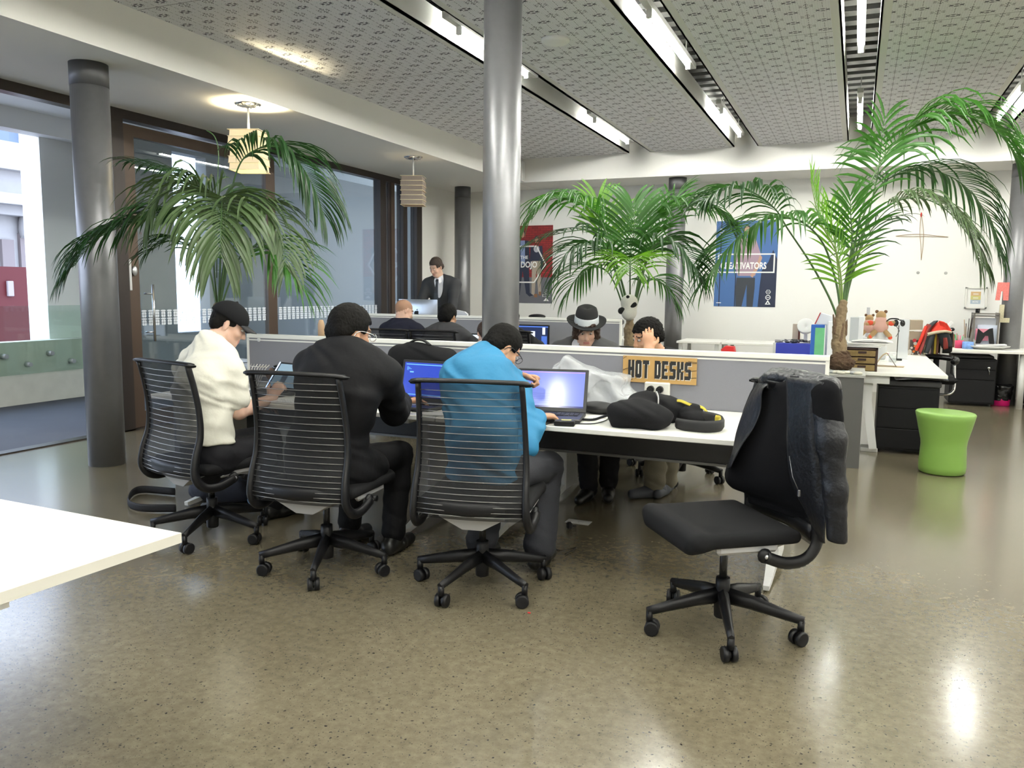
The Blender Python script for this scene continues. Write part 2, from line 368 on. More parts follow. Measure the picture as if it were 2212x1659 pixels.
def floor_mat():
    m = mat('polished_concrete', (.3, .27, .18), .26, spec=.5, coat=.7); n = m.node_tree; b = n.nodes['Principled BSDF']; b.inputs['Coat Roughness'].default_value = .16; N = n.nodes.new; L = n.links.new
    tc = N('ShaderNodeTexCoord')
    def noise(s, d=4, r=.5):
        t = N('ShaderNodeTexNoise'); t.inputs['Scale'].default_value = s; t.inputs['Detail'].default_value = d; t.inputs['Roughness'].default_value = r; L(tc.outputs['Object'], t.inputs['Vector']); return t
    def ramp(src, p0, c0, p1, c1):
        r = N('ShaderNodeValToRGB'); e = r.color_ramp.elements; e[0].position = p0; e[0].color = (*c0, 1); e[1].position = p1; e[1].color = (*c1, 1); L(src, r.inputs[0]); return r
    def mix(f, a, c, mode='MIX'):
        x = N('ShaderNodeMix'); x.data_type = 'RGBA'; x.blend_type = mode
        if isinstance(f, float): x.inputs['Factor'].default_value = f
        else: L(f, x.inputs['Factor'])
        L(a, x.inputs['A'])
        if isinstance(c, tuple): x.inputs['B'].default_value = (*c, 1)
        else: L(c, x.inputs['B'])
        return x.outputs['Result']
    big = ramp(noise(.9, 5, .6).outputs[0], .3, (.135, .117, .079), .72, (.200, .176, .124))
    mid = ramp(noise(26, 4, .7).outputs[0], .3, (.72, .70, .66), .7, (1.18, 1.16, 1.10))
    c = mix(1.0, big.outputs[0], mid.outputs[0], 'MULTIPLY')
    def specks(scale, thr, col, c, w=.10, mask=None):
        v = N('ShaderNodeTexVoronoi'); v.feature = 'F1'; v.inputs['Scale'].default_value = scale; v.inputs['Randomness'].default_value = 1
        wp = N('ShaderNodeVectorMath'); wp.operation = 'ADD'; ns = noise(scale*1.1, 2); sc_ = N('ShaderNodeVectorMath'); sc_.operation = 'SCALE'; sc_.inputs['Scale'].default_value = 1.1/scale
        L(ns.outputs['Color'], sc_.inputs[0]); L(tc.outputs['Object'], wp.inputs[0]); L(sc_.outputs[0], wp.inputs[1]); L(wp.outputs[0], v.inputs['Vector'])
        sub = N('ShaderNodeMath'); sub.operation = 'MULTIPLY_ADD'; sep = N('ShaderNodeSeparateColor'); L(v.outputs['Color'], sep.inputs[0]); sub.inputs[1].default_value = -.26; sub.inputs[2].default_value = thr
        L(sep.outputs[0], sub.inputs[0]); d = N('ShaderNodeMath'); d.operation = 'SUBTRACT'; L(sub.outputs[0], d.inputs[0]); L(v.outputs['Distance'], d.inputs[1])
        r = ramp(d.outputs[0], 0, (0, 0, 0), w, (1, 1, 1)); return mix(r.outputs[0], c, col)
    c = specks(110, .30, (.045, .037, .025), c); c = specks(55, .27, (.022, .017, .016), c); c = specks(30, .11, (.035, .027, .035), c)
    L(c, b.inputs['Base Color'])
    rr = ramp(noise(1.7, 6, .65).outputs[0], .3, (.20, .20, .20), .75, (.33, .33, .33)); pass #L(rr.outputs[0], b.inputs['Roughness'])
    bp = N('ShaderNodeBump'); bp.inputs['Strength'].default_value = .05; bp.inputs['Distance'].default_value = .004; L(noise(6, 2, .5).outputs[0], bp.inputs['Height']); L(bp.outputs[0], b.inputs['Normal'])
    return m
FLOOR = floor_mat()

def ceiling_mat():
    """white metal tiles with a cut-out ornament, one repeat every 0.25 x 0.25 m"""
    m = mat('perforated_ceiling_tile', (.70, .70, .68), .55); n = m.node_tree; b = n.nodes['Principled BSDF']; N = n.nodes.new; L = n.links.new
    tc = N('ShaderNodeTexCoord'); sp_ = N('ShaderNodeSeparateXYZ'); L(tc.outputs['Object'], sp_.inputs[0])
    def M(op, a, b_=None, c=None, clamp=False):
        x = N('ShaderNodeMath'); x.operation = op; x.use_clamp = clamp
        for i, q in enumerate((a, b_, c)):
            if q is None: continue
            if isinstance(q, (int, float)): x.inputs[i].default_value = q
            else: L(q, x.inputs[i])
        return x.outputs[0]
    T = .27
    def cellcoord(o, ph, T): return M('ABSOLUTE', M('SUBTRACT', M('FRACT', M('MULTIPLY_ADD', o, 1/T, ph)), .5))
    x0, y0 = sp_.outputs['X'], sp_.outputs['Y']
    def ell(x, y, cx, cy, rx, ry, rot=0.0):
        dx = M('SUBTRACT', x, cx); dy = M('SUBTRACT', y, cy)
        if rot:
            c_, s_ = math.cos(rot), math.sin(rot); u = M('ADD', M('MULTIPLY', dx, c_), M('MULTIPLY', dy, s_)); dy = M('SUBTRACT', M('MULTIPLY', dy, c_), M('MULTIPLY', dx, s_)); dx = u
        q = M('ADD', M('POWER', M('MULTIPLY', dx, 1/rx), 2), M('POWER', M('MULTIPLY', dy, 1/ry), 2))
        return M('LESS_THAN', q, 1.0)
    outs = []
    for (phx, phy, shapes) in ((.0, .0, ((0, .095, .085, .036, 0), (0, 0, .055, .016, 0), (.150, .026, .068, .028, 0), (.115, .13, .014, .020, 0), (.20, .075, .016, .022, 0), (.24, .0, .012, .012, 0), (0, .30, .010, .040, 0), (0, .42, .010, .050, 0), (.26, .16, .020, .008, .5))),
                               (.5, .5, ((0, .02, .012, .20, 0), (0, .38, .009, .08, 0), (0, .17, .055, .020, .5), (.055, .10, .055, .012, 1.0), (.17, .05, .060, .018, -.5), (.11, .0, .030, .012, 0), (.20, .12, .020, .014, .6), (0, .23, .016, .016, 0)))):
        x = cellcoord(x0, phx+.06, .2155); y = cellcoord(y0, phy+.83, .231)
        for s_ in shapes: outs.append(ell(x, y, *s_[:4], rot=s_[4]))
    a = outs[0]
    for q in outs[1:]: a = M('MAXIMUM', a, q)
    # fine pin holes
    fx = M('ABSOLUTE', M('SUBTRACT', M('FRACT', M('MULTIPLY', x0, 56)), .5)); fy = M('ABSOLUTE', M('SUBTRACT', M('FRACT', M('MULTIPLY', y0, 52)), .5))
    pin = M('MULTIPLY', M('LESS_THAN', M('ADD', M('MULTIPLY', fx, fx), M('MULTIPLY', fy, fy)), .018), .35)
    # panel joints every 8 repeats
    jy = M('GREATER_THAN', M('ABSOLUTE', M('SUBTRACT', M('FRACT', M('MULTIPLY', y0, 1/2.31)), .5)), .4985); a = M('MAXIMUM', M('MAXIMUM', a, pin), M('MULTIPLY', jy, .8))
    mx = N('ShaderNodeMix'); mx.data_type = 'RGBA'; mx.inputs['A'].default_value = (.80, .80, .84, 1); mx.inputs['B'].default_value = (.015, .015, .035, 1); L(a, mx.inputs['Factor']); L(mx.outputs['Result'], b.inputs['Base Color'])
    return m
CEILT = ceiling_mat()

# ================================================================= shell
XL, YB, ZC, ZS = -6.5, 12.70, 3.40, 3.05       # window wall, back wall, ceiling, soffit
XR, YF = 6.0, -4.0
def S_(mb, name, mats, base=(0, 0, 0)): return solo(mb, name, mats, base, None, None, kind='structure')
S_(MB().bx((XL, YF, -.12), (XR, YB, 0)), 'floor', FLOOR)
S_(MB().bx((XL-.02, YB, 0), (XR, YB+.15, 3.9)), 'wall_back', WALL)
S_(MB().bx((XR, YF, 0), (XR+.15, YB, 3.9)), 'wall_right', WALL)
S_(MB().bx((-9.2, YF-.15, 0), (XR, YF, 3.9)), 'wall_rear', WALL)
# soffit along the windows and beam along the back wall, slab above
sb = MB(); sb.bx((XL-.1, YF, ZS), (-4.95, YB, 3.9)); S_(sb, 'ceiling_soffit', WALL2)
bb = MB(); bb.bx((-4.95, 11.80, ZS), (XR, YB, 3.9)); S_(bb, 'beam_back', WALL)
S_(MB().bx((-4.95, YF, 3.82), (XR, 11.80, 3.9)), 'slab_above', mat('metal_deck', (.30, .30, .30), .5, metal=.4))
# ribs of the metal deck seen up in the light slots
dk = MB()
for i in range(60):
    y = YF+.2+i*.262
    if y < 11.7: dk.bx((-4.9, y, 3.70), (XR, y+.13, 3.82))
S_(dk, 'trim_1', mat('deck_rib', (.42, .42, .41), .35, metal=.7))
# ceiling panels between the light slots
slots = [(-3.17, -2.86), (-1.68, -1.37), (-.215, .045), (1.24, 1.55), (2.72, 3.03), (4.2, 4.5)]
edges = [-4.95] + [v for s_ in slots for v in s_] + [XR]
FLAN = mat('ceiling_flange', (.72, .72, .69), .5)
for i in range(0, len(edges), 2):
    a, b = edges[i], edges[i+1]; mb = MB()
    mb.bx((a+(.07 if i else 0), YF, ZC), (b-(.07 if i < len(edges)-2 else 0), 11.80, ZC+.02), 0)
    if i: mb.bx((a, YF, ZC), (a+.07, 11.80, ZC+.02), 1); mb.bx((a, YF, ZC), (a+.015, 11.8, ZC+.20), 1)
    if i < len(edges)-2: mb.bx((b-.07, YF, ZC), (b, 11.80, ZC+.02), 1); mb.bx((b-.015, YF, ZC), (b, 11.8, ZC+.20), 1)
    S_(mb, 'ceiling_panel_%d' % (i//2+1), [CEILT, FLAN])
# fluorescent battens in the slots
def batten(x, y0, y1, label, on=True):
    t = empty('batten_light', (x, (y0+y1)/2, 3.46), 0, label, 'ceiling light', 'fluorescent battens in the ceiling slots')
    b = W(t); b.bx((x-.030, y0-.25, 3.465), (x+.030, y1+.25, 3.515), 0, .004); b.bx((x-.02, y0-.03, 3.405), (x+.02, y0, 3.465), 0); b.bx((x-.02, y1, 3.405), (x+.02, y1+.03, 3.465), 0); b.cyl((x, y0+.1, 3.515), (x, y0+.1, 3.76), .006, None, 6); b.cyl((x, y1-.1, 3.515), (x, y1-.1, 3.76), .006, None, 6); b.build('batten_body', WMET)
    W(t).tube([(x, y0, 3.428), (x, y1, 3.428)], .0135, 10).build('tube', TUBE)
    return t
YS = [(-2.9, -1.5), (.1, 1.5), (3.1, 4.5), (6.15, 7.62), (9.62, 11.1)]
nm = ['slot nearest the windows', 'second slot from the windows', 'slot above the planter palm', 'slot by the upper right corner', 'slot beyond the right edge', 'slot by the right wall']
wh = ['behind the camera', 'over the camera', 'above the near chairs', 'in the middle of the room', 'at the back end']
for i, s_ in enumerate(slots):
    for j, (y0, y1) in enumerate(YS):
        if i in (0,) and j == 3: y0, y1 = 6.0, 7.4
        batten((s_[0]+s_[1])/2, y0, y1, 'fluorescent batten %s, %s' % (wh[j], nm[i]))
# window wall ----------------------------------------------------------
fr = MB()
fr.bx((XL-.06, YF, 2.965), (XL+.06, 11.5, ZS)); S_(fr, 'window_head', DARKFR)
S_(MB().bx((XL-.06, YF, -.01), (XL+.06, 11.5, .012)), 'trim_2', DARKFR)
def frame(y, w_=.10, m=DARKFR, d=.12, z1=2.965, x=XL): return MB().bx((x-d/2, y-w_/2, 0.0), (x+d/2, y+w_/2, z1))
for i, (y, w_, m) in enumerate(((5.72, .13, DARKFR), (10.35, .15, DARKFR), (10.62, .10, BROWNFR), (10.98, .12, DARKFR), (11.42, .16, DARKFR), (.5, .1, DARKFR))):
    S_(frame(y, w_), 'window_%d' % (i+1), m)
S_(MB().bx((XL-.1, 11.5, 0), (XL+.02, YB, ZS)), 'wall_left', WALL)
for i, (a, b_) in enumerate(((7.99, 10.28), (10.43, 10.57), (10.67, 10.92), (11.04, 11.34))):
    S_(MB().bx((XL-.006, a, .02), (XL+.006, b_, 2.965)), 'window_%d' % (i+7), GLASS)
# the bronze framed sliding door beside the grey column
dr = empty('door_1', (XL, 6.9, 0)); dr['kind'] = 'structure'
f_ = W(dr)
for (a, b_) in ((5.79, 5.93), (7.82, 7.98)): f_.bx((XL-.03, a, .015), (XL+.03, b_, 2.93))
f_.bx((XL-.03, 5.93, .015), (XL+.03, 7.82, .17)); f_.bx((XL-.03, 5.93, 2.82), (XL+.03, 7.82, 2.93)); f_.build('door_frame', BROWNFR)
g_ = W(dr); g_.bx((XL-.006, 5.93, .17), (XL+.006, 7.82, 2.82)); g_.build('door_pane', GLASS)
h_ = W(dr); hy = 6.03
h_.tube([(XL+.095, hy, .86), (XL+.095, hy, 1.42)], .013, 10)
for z in (.95, 1.33): h_.tube([(XL+.03, hy-.05, z), (XL+.095, hy, z)], .008, 8)
h_.build('door_handle', CHROME)
l_ = W(dr); l_.bx((XL+.03, 5.80, 1.36), (XL+.045, 5.83, 1.66), 0, .003); l_.ell((XL+.05, 5.86, 1.55), (.02, .03, .05)); l_.build('door_lock', BRUSH)
# frosted manifestation band of little crosses on the glazing
FROST = mat('frosted_film', (.80, .84, .90), .5, alpha=.85)
def band(mb, y0, y1, z0=1.00, z1=1.16, x=XL+.009):
    n = int((y1-y0)/.08); hz = (z1-z0)/2
    for i in range(n):
        for j in range(2):
            yc = y0+(i+.5)*(y1-y0)/n; zc = z0+(j+.5)*hz; e = .034
            for a in range(4):
                th = a*PI/2+PI/4; c_, s_ = math.cos(th), math.sin(th); q = [(e*.95*c_-.006*s_, e*.95*s_+.006*c_), (e*.55*c_-.017*s_, e*.55*s_+.017*c_), (e*.1*c_, e*.1*s_), (e*.55*c_+.017*s_, e*.55*s_-.017*c_), (e*.95*c_+.006*s_, e*.95*s_-.006*c_)]
                mb.add([(x, yc+u, zc+v) for u, v in q], [(0, 1, 2, 3, 4)]); 
            q = [(.036*math.cos(t), .010*math.sin(t)) for t in np.arange(6)*PI/3]
            mb.add([(x, yc+u, zc+hz/2*.96+v) for u, v in q], [tuple(range(6))])
    return mb
b_ = W(dr); band(b_, 5.95, 7.80); b_.build('frosted_band', FROST)
S_(band(MB(), 8.02, 10.25), 'window_11', FROST)
# columns --------------------------------------------------------------
def column(x, y, z1, label, r=.132, z0=0.0):
    m = MB(); m.lathe([(r, z0), (r, z1-.17)], 40, (x, y, 0)); m.lathe([(r+.001, z1-.17), (r+.001, z1)], 40, (x, y, 0), m=1)
    o = solo(m, 'column', [STEEL, mat('column_collar', (.10, .10, .105), .5, metal=.5)], (x, y, 0), label, 'column', None)
    return o
def colpix(px, y): p = P(px, 650, y=y); return p[0]
column(-5.40, 4.56, ZS, 'thick grey steel column standing by the glass door', .135)
_c = P(1081, 700, d=5.66); column(_c[0], _c[1], 3.8, 'tall grey steel column in the middle of the picture, rising behind the blue shirt', .129)
column(-2.50, 12.05, ZS, 'grey steel column against the back wall, behind the bushy middle palm', .128)
column(-5.98, 12.02, ZS, 'grey steel column by the back left corner, behind the standing man', .128)
_c = P(2188, 640, y=12.12); column(_c[0], _c[1], ZS, 'grey steel column at the right edge, rising through the back desk', .118)
# corridor and street outside -------------------------------------------
CARP = mat('corridor_carpet', (.085, .09, .11), .9, bump=.2, bscale=200, var=.1, vscale=3)
S_(MB().bx((-9.2, YF, -.12), (XL-.0, 16, -.003)), 'corridor_floor', CARP)
S_(MB().bx((-9.2, YF, 3.42), (XL-.1, 16, 3.6)), 'corridor_ceiling', WALL2)
XO = -9.0
we = MB(); GREYW = mat('corridor_wall_paint', (.235, .235, .225), .6)
we.bx((XO-.2, 7.55, 0), (XO, 8.90, 3.42)); we.bx((XO-.2, 9.55, 0), (XO, 16, 3.42)); we.bx((XO-.2, 8.9, 0), (XO, 9.55, .74)); we.bx((XO-.2, 8.9, 3.3), (XO, 9.55, 3.42))
S_(we, 'wall_corridor', GREYW)
S_(MB().bx((XO-.2, YF, 0), (XO, 7.55, .74)), 'wall_upstand', CREAM)
S_(MB().bx((-9.2, 16, 0), (XL, 16.15, 3.6)), 'wall_corridor_end', GREYW)
S_(MB().bx((XO-.55, 7.02, 0), (XO-.2, 7.55, 3.42)), 'wall_pier', mat('sunlit_render', (.85, .85, .84), .7))
S_(MB().bx((XO-.24, 6.0, 3.18), (XO, 7.55, 3.42)).bx((XO-.2, YF, 3.22), (XO, 6.0, 3.42)), 'trim_3', WALL)
bal = empty('glass_balustrade', (XO+.07, 4.6, .36), 0, 'pale green glass balustrade with round steel fixings along the walkway outside the windows', 'balustrade')
W(bal).bx((XO+.03, YF+.1, .36), (XO+.045, 7.50, 1.16)).build('glass_panel', GLASSG)
for i in range(14):
    y = 7.42-i*.29; z = .585 if i % 2 == 0 else .47
    W(bal).cyl((XO+.0, y, z), (XO+.075, y, z), .034, .026, 14).build('fixing_disc', BRUSH)
# street beyond the walkway
def poly_x(mb, x, th, pts, m=0): return mb.prism([(a, b) for a, b in pts], (x, 0, 0), (0, 1, 0), (0, 0, 1), th, m)
ST = mat('street_asphalt', (.25, .25, .26), .8)
S_(MB().bx((-60, -20, -4.2), (-9.2, 60, -4.0)), 'ground_street', ST)
XS = -22.0
STONE = mat('pale_stone', (.34, .33, .33), .8, var=.06, vscale=4); BLUEW = mat('pale_blue_cladding', (.115, .155, .22), .6); REDP = mat('red_hoarding', (.085, .006, .009), .55, var=.08, vscale=2)
def Y_(px, py=400): return P(px, py, x=XS)[1]
def Z_(py, px=50): return P(px, py, x=XS)[2]
bl = empty('street_building', (XS, 14, -4), 0, 'ornate white stone building across the street with a bracketed cornice', 'building')
w1 = W(bl); ye = Y_(62); w1.bx((XS-6, ye-14, -4), (XS, ye, Z_(470))); w1.build('facade', STONE)
w1 = W(bl); w1.bx((XS-6, ye-14, Z_(470)), (XS+.5, ye+.4, Z_(450))); w1.bx((XS-6, ye-14, Z_(450)), (XS+.9, ye+.75, Z_(428))); w1.bx((XS-5, ye-14, Z_(428)), (XS+.1, ye-.05, Z_(375))); w1.bx((XS-5, ye-14, Z_(375)), (XS+.5, ye+.3, Z_(366))); w1.bx((XS-5, ye-14, Z_(366)), (XS+.3, ye+.65, Z_(315))); w1.build('cornice', STONE)
for i in range(4):
    y = ye-.25-i*1.7; w1 = W(bl); w1.tube(smooth_path([(XS+.65, y, Z_(432)), (XS+.60, y, Z_(450)), (XS+.25, y, Z_(470)), (XS+.15, y, Z_(495)), (XS+.22, y, Z_(512))], 4), .22, 8, flat=(1, .8)); w1.build('bracket', STONE)
w1 = W(bl)
for (a, b2, c1, c2) in ((0, 26, 520, 640), (40, 58, 505, 650)): w1.bx((XS, Y_(a, 560), Z_(c2)), (XS+.12, Y_(b2, 560), Z_(c1)))
w1.build('window_surround', mat('stone_recess', (.20, .17, .17), .8))
XS2 = -30.0
b2 = empty('blue_building', (XS2, 20, -4), 0, 'pale blue clad building with white louvres behind the ornate one', 'building')
pp = lambda px, py: P(px, py, x=XS2)
w2 = W(b2); w2.bx((XS2-4, pp(20, 300)[1], -4), (XS2, pp(135, 300)[1]+3, pp(60, 232)[2]+3)); w2.build('cladding', BLUEW)
w2 = W(b2)
for i in range(10):
    z = pp(60, 310-i*5.2)[2]; w2.bx((XS2, pp(47, 290)[1], z), (XS2+.25, pp(90, 290)[1], z+.13))
w2.build('louvre', WMET)
w2 = W(b2); w2.tube([pp(55, 480), pp(100, 555)], .07, 6); w2.tube([pp(80, 480), pp(110, 520)], .05, 6); w2.build('cable', WMET)
XH = -15.5; ph = lambda px, py: P(px, py, x=XH)
rh = MB(); rh.bx((XH-.15, ph(0, 600)[1]-6, -4), (XH, ph(118, 600)[1], ph(50, 577)[2]))
solo(rh, 'site_hoarding', REDP, (XH, ph(0, 600)[1]-2, -4), 'deep red site hoarding wall on the street outside the left window', 'hoarding')
solo(MB().bx((XH, ph(12, 600)[1], ph(20, 640)[2]), (XH+.06, ph(25, 600)[1], ph(20, 607)[2]), 0, .01), 'hoarding_hatch', mat('hatch_grey', (.30, .26, .27), .5), ph(20, 620), 'small grey hatch plate mounted on the red street hoarding', 'hatch')
# pendant lamps ---------------------------------------------------------
SH = {}
def pendant(x, y, lit, label):
    t = empty('pendant_lamp', (x, y, ZS), math.radians(20), label, 'pendant lamp', None)
    m = MB(); m.lathe([(.0, -.030), (.06, -.028), (.115, -.012), (.12, 0)], 28)
    for i in range(12): a = i*PI/6; m.box((.075*math.cos(a), .075*math.sin(a), -.024), (.05, .012, .008), rotz(a+.4))
    m.build('ceiling_rose', CHROME, t)
    MB().tube([(0, 0, 0), (0, 0, -.27)], .009, 8).build('stem', WMET, t)
    hw, z0, z1 = .135, -.60, -.25
    PAP = mat('paper_shade_lit' if lit else 'paper_shade', (.55, .47, .34) if lit else (.26, .21, .18), .8, var=.15, vscale=30, stretch=(6, 6, 1), emis=(1, .74, .38) if lit else None, es=.28); 
    RIB = mat('shade_rib', (.80, .70, .45), .5)
    s_ = MB()
    for k in range(4):
        R = rotz(k*PI/2); n_ = 6; hh = (z1-z0)/n_
        for j in range(n_):
            zz = z0+j*hh; b0 = hw+.006*math.sin(j*2.1)
            v = [R @ A(-b0, -b0, zz), R @ A(b0, -b0, zz), R @ A(b0-.004, -b0+.004, zz+hh), R @ A(-b0+.004, -b0+.004, zz+hh)]
            s_.add(v, [(0, 1, 2, 3)])
    s_.build('shade', PAP, t)
    r_ = MB()
    for j in range(7):
        zz = z0+(z1-z0)*j/6; q = hw+.006; r_.tube([(-q, -q, zz), (q, -q, zz), (q, q, zz), (-q, q, zz)], .0035, 6, closed=True)
    r_.build('shade_rib', RIB, t)
    MB().lathe([(.0, -.44), (.03, -.42), (.035, -.38), (.015, -.33), (.015, -.27)], 14).build('bulb', mat('bulb_lit', (1, 1, 1), .3, emis=(1, .86, .55), es=50.0) if lit else mat('bulb_dim', (1, .9, .7), .3, emis=(1, .8, .5), es=12), t)
    if lit:
        l = bpy.data.lights.new('uplight', 'SPOT'); l.energy = 90; l.color = (1, .86, .52); l.spot_size = math.radians(110); l.spot_blend = .8; l.shadow_soft_size = .04
        lo = bpy.data.objects.new('uplight', l); C.objects.link(lo); lo.parent = t; lo.location = (0.02, 0.02, -.30); lo.rotation_euler = (PI, 0, 0)
pendant(-5.16, 6.02, True, 'glowing cream paper pendant lamp hanging over the left palm')
pendant(-5.22, 9.10, False, 'grey brown slatted paper pendant lamp hanging by the back left windows')
# ceiling fittings
def disc(px, py, r, label, name='ceiling_speaker'):
    p = P(px, py, z=ZC); m = MB(); m.lathe([(.0, -.035), (r*.8, -.032), (r, -.018), (r, 0)], 28, p); solo(m, name, mat('grille_white', (.93, .93, .92), .5), p, label, name.replace('_', ' '))
disc(1200, 85, .115, 'round white speaker grille on the patterned ceiling right of the central column')
_p = P(1402, 255, z=ZC); m = MB(); m.lathe([(0, -.055), (.03, -.05), (.045, -.03), (.055, -.01), (.06, 0)], 24, _p)
solo(m, 'smoke_detector', WMET, _p, 'small white domed smoke detector on the patterned ceiling', 'smoke detector')
_p = P(1125, 370, y=11.78); m = MB(); m.bx(_p+A(-.06, -.11, -.16), _p+A(.07, .0, .14), 0, .01); solo(m, 'motion_sensor', WMET, _p, 'small white sensor box on the beam next to the central column', 'sensor')
# ================================================================= people
def ik(a, b, l1, l2, pole):
    a, b = A(a), A(b); v = b-a; L = min(np.linalg.norm(v), (l1+l2)*0.999); d = nrm(v)
    x = (l1*l1-l2*l2+L*L)/(2*L); hh = math.sqrt(max(0, l1*l1-x*x)); p = A(pole); p = nrm(p-d*(p @ d))
    return a+d*x+p*hh

def head_sdf(S, c, f, u, s=1.0):
    c = A(c); f = nrm(f); u = nrm(A(u)-f*(A(u) @ f)); r = np.cross(f, u); Rm = np.stack([r, f, u], 1)
    q = lambda x, y, z: c + (r*x+f*y+u*z)*s
    S.ell(q(0, -.012, .030), A(.074, .094, .086)*s, Rm, k=.02)
    S.ell(q(0, .030, -.045), A(.056, .060, .075)*s, Rm, k=.03)
    S.ell(q(0, .060, -.098), A(.026, .022, .020)*s, Rm, k=.03)
    for sg in (-1, 1):
        S.cap(q(.055*sg, .0, -.060), q(.020*sg, .058, -.096), .020*s, .016*s, k=.025)
        S.ell(q(.040*sg, .062, -.030), A(.022, .020, .020)*s, Rm, k=.02)
    S.cap(q(-.034, .078, .022), q(.034, .078, .022), .012*s, k=.014)
    for sg in (-1, 1): S.ell(q(.031*sg, .096, .002), A(.018, .016, .012)*s, Rm, k=.010, op='s')
    S.cap(q(0, .086, .010), q(0, .106, -.036), .007*s, .012*s, k=.012)
    for sg in (-1, 1): S.ell(q(.010*sg, .098, -.040), A(.008, .009, .007)*s, Rm, k=.006)
    S.cap(q(-.017, .086, -.064), q(.017, .086, -.064), .0065*s, k=.006)
    S.cap(q(-.015, .084, -.075), q(.015, .084, -.075), .0070*s, k=.006)
    for sg in (-1, 1):
        S.ell(q(.078*sg, -.012, -.008), A(.008, .018, .031)*s, Rm @ rotz(-.35*sg), k=.006)
        S.ell(q(.088*sg, -.006, -.004), A(.006, .009, .018)*s, Rm @ rotz(-.35*sg), k=.006, op='s')
    return Rm
def hand_sdf(S, w_, d, n, side, curl=0.5, s=1.0, spread=1.0, point=None):
    """w_ wrist, d hand direction, n palm normal, side +1 puts the thumb on d x n"""
    w_ = A(w_); d = nrm(d); n = nrm(A(n)-d*(A(n) @ d)); t = np.cross(d, n)*side
    S.cap(w_+d*.015*s, w_+d*.075*s, .030*s, .040*s, k=.02, flat=(.42, n))
    for i, (o, L) in enumerate(((.028, .076), (.009, .084), (-.010, .078), (-.028, .062))):
        p = w_+d*(.088-.004*abs(i-1))*s+t*o*s; c_ = curl if not (point and i == 0) else point
        for j, fr in enumerate((.45, .32, .23)):
            th = c_*(0.7+0.9*j); q = p+(d*math.cos(th)+n*math.sin(th)+t*(o*1.5*spread))*L*fr*s
            S.cap(p, q, (.0092-.0008*j)*s, (.0084-.0009*j)*s, k=.004); p = q
    p = w_+d*.030*s+t*.030*s; q = p+nrm(d*.6+t*.75+n*.35)*.040*s; S.cap(p, q, .013*s, .011*s, k=.012)
    S.cap(q, q+nrm(d*.9+t*.2+n*.4)*.030*s, .0105*s, .008*s, k=.004)
def torso(S, k, e=0.0, hips=True, sh=1.0):
    tf = k['tf']; wst = lerp(k['pel'], k['chest'], .45)+tf*k.get('belly', 0.0)
    b = k.get('bulk', 1.0)
    if hips: S.cap(k['pel'], wst, .150*b+e, .132*b+e, k=.05, flat=(.78, tf))
    S.cap(wst, k['chest'], .132*b+e, .160*b+e, k=.05, flat=(.70, tf))
    S.cap(k['chest'], lerp(k['chest'], k['neck'], .62), .158*b+e, .115*b+e, k=.05, flat=(.66, tf))
    for g in 'LR':
        S.cap(k['neck']-tf*.01, lerp(k['neck'], k['sh'+g], .92)+A(0, 0, .004), .048+e, .054+e, k=.05)
        S.cap(lerp(k['neck'], k['sh'+g], .55), lerp(k['chest'], k['sh'+g], .55), .060+e, .070+e, k=.05)
def arm(S, k, g, e=0.0, upto=1.0, fore=True, flare=0.0):
    sh, el, wr = k['sh'+g], k['el'+g], k['wr'+g]
    if upto < 1 and not fore: S.cap(sh, lerp(sh, el, upto), .056+e, .047+e+flare, k=.03); return
    S.cap(sh, el, .055+e, .041+e, k=.03)
    if fore: S.cap(el, lerp(el, wr, .35), .041+e, .041+e, k=.02); S.cap(lerp(el, wr, .35), lerp(el, wr, upto), .041+e, .027+(.014)*(1-upto)+e+flare, k=.02)
def leg(S, k, g, e=0.0, upto=1.0, flare=0.0):
    h, kn, an = k['hip'+g], k['kn'+g], k['an'+g]
    S.cap(h, kn, .088+e, .058+e, k=.03); S.cap(kn, lerp(kn, an, .35), .056+e, .054+e, k=.02); S.cap(lerp(kn, an, .35), lerp(kn, an, upto), .054+e, .036+e+flare, k=.02)
def shoe(k, g, m, root, h=.006, label=None):
    an, to = k['an'+g], k['to'+g]; d = nrm((to-an)*A(1, 1, 0)); z0 = min(an[2]-.07, to[2]-.02)
    if an[2] < .16: z0 = 0.032
    S = SDF(); q = lambda f, z, x=0: A(an[0], an[1], z0)+d*f+A(d[1], -d[0], 0)*x+A(0, 0, z)
    S.cap(q(-.045, .012), q(.05, .008), .040, .042, k=.02, flat=None); S.cap(q(.05, .006), q(.175, .0), .043, .034, k=.02); S.cap(q(-.03, .03), lerp(an, q(-.01, .06), .4), .042, .046, k=.03)
    S.cut(q(0, -.030), (0, 0, -1), .006)
    return S.build('shoe', m, root, h=h, root=root, label=label)
SKIN = {}
def skin(tone):
    if tone not in SKIN:
        b = {'pale': (.54, .345, .26), 'tan': (.50, .28, .17), 'brown': (.36, .19, .11)}[tone]
        SKIN[tone] = mat('skin_'+tone, b, .48, sub=.15, var=.10, vscale=30, bump=.05, bscale=240)
    return SKIN[tone]
LIP = mat('lip', (.42, .17, .15), .4); BROW = mat('brow_hair', (.03, .02, .015), .8); BROWB = mat('brow_hair_brown', (.12, .07, .04), .8)
EYEW = mat('eye_white', (.40, .37, .35), .3); EYED = mat('eye_iris', (.03, .02, .015), .15)
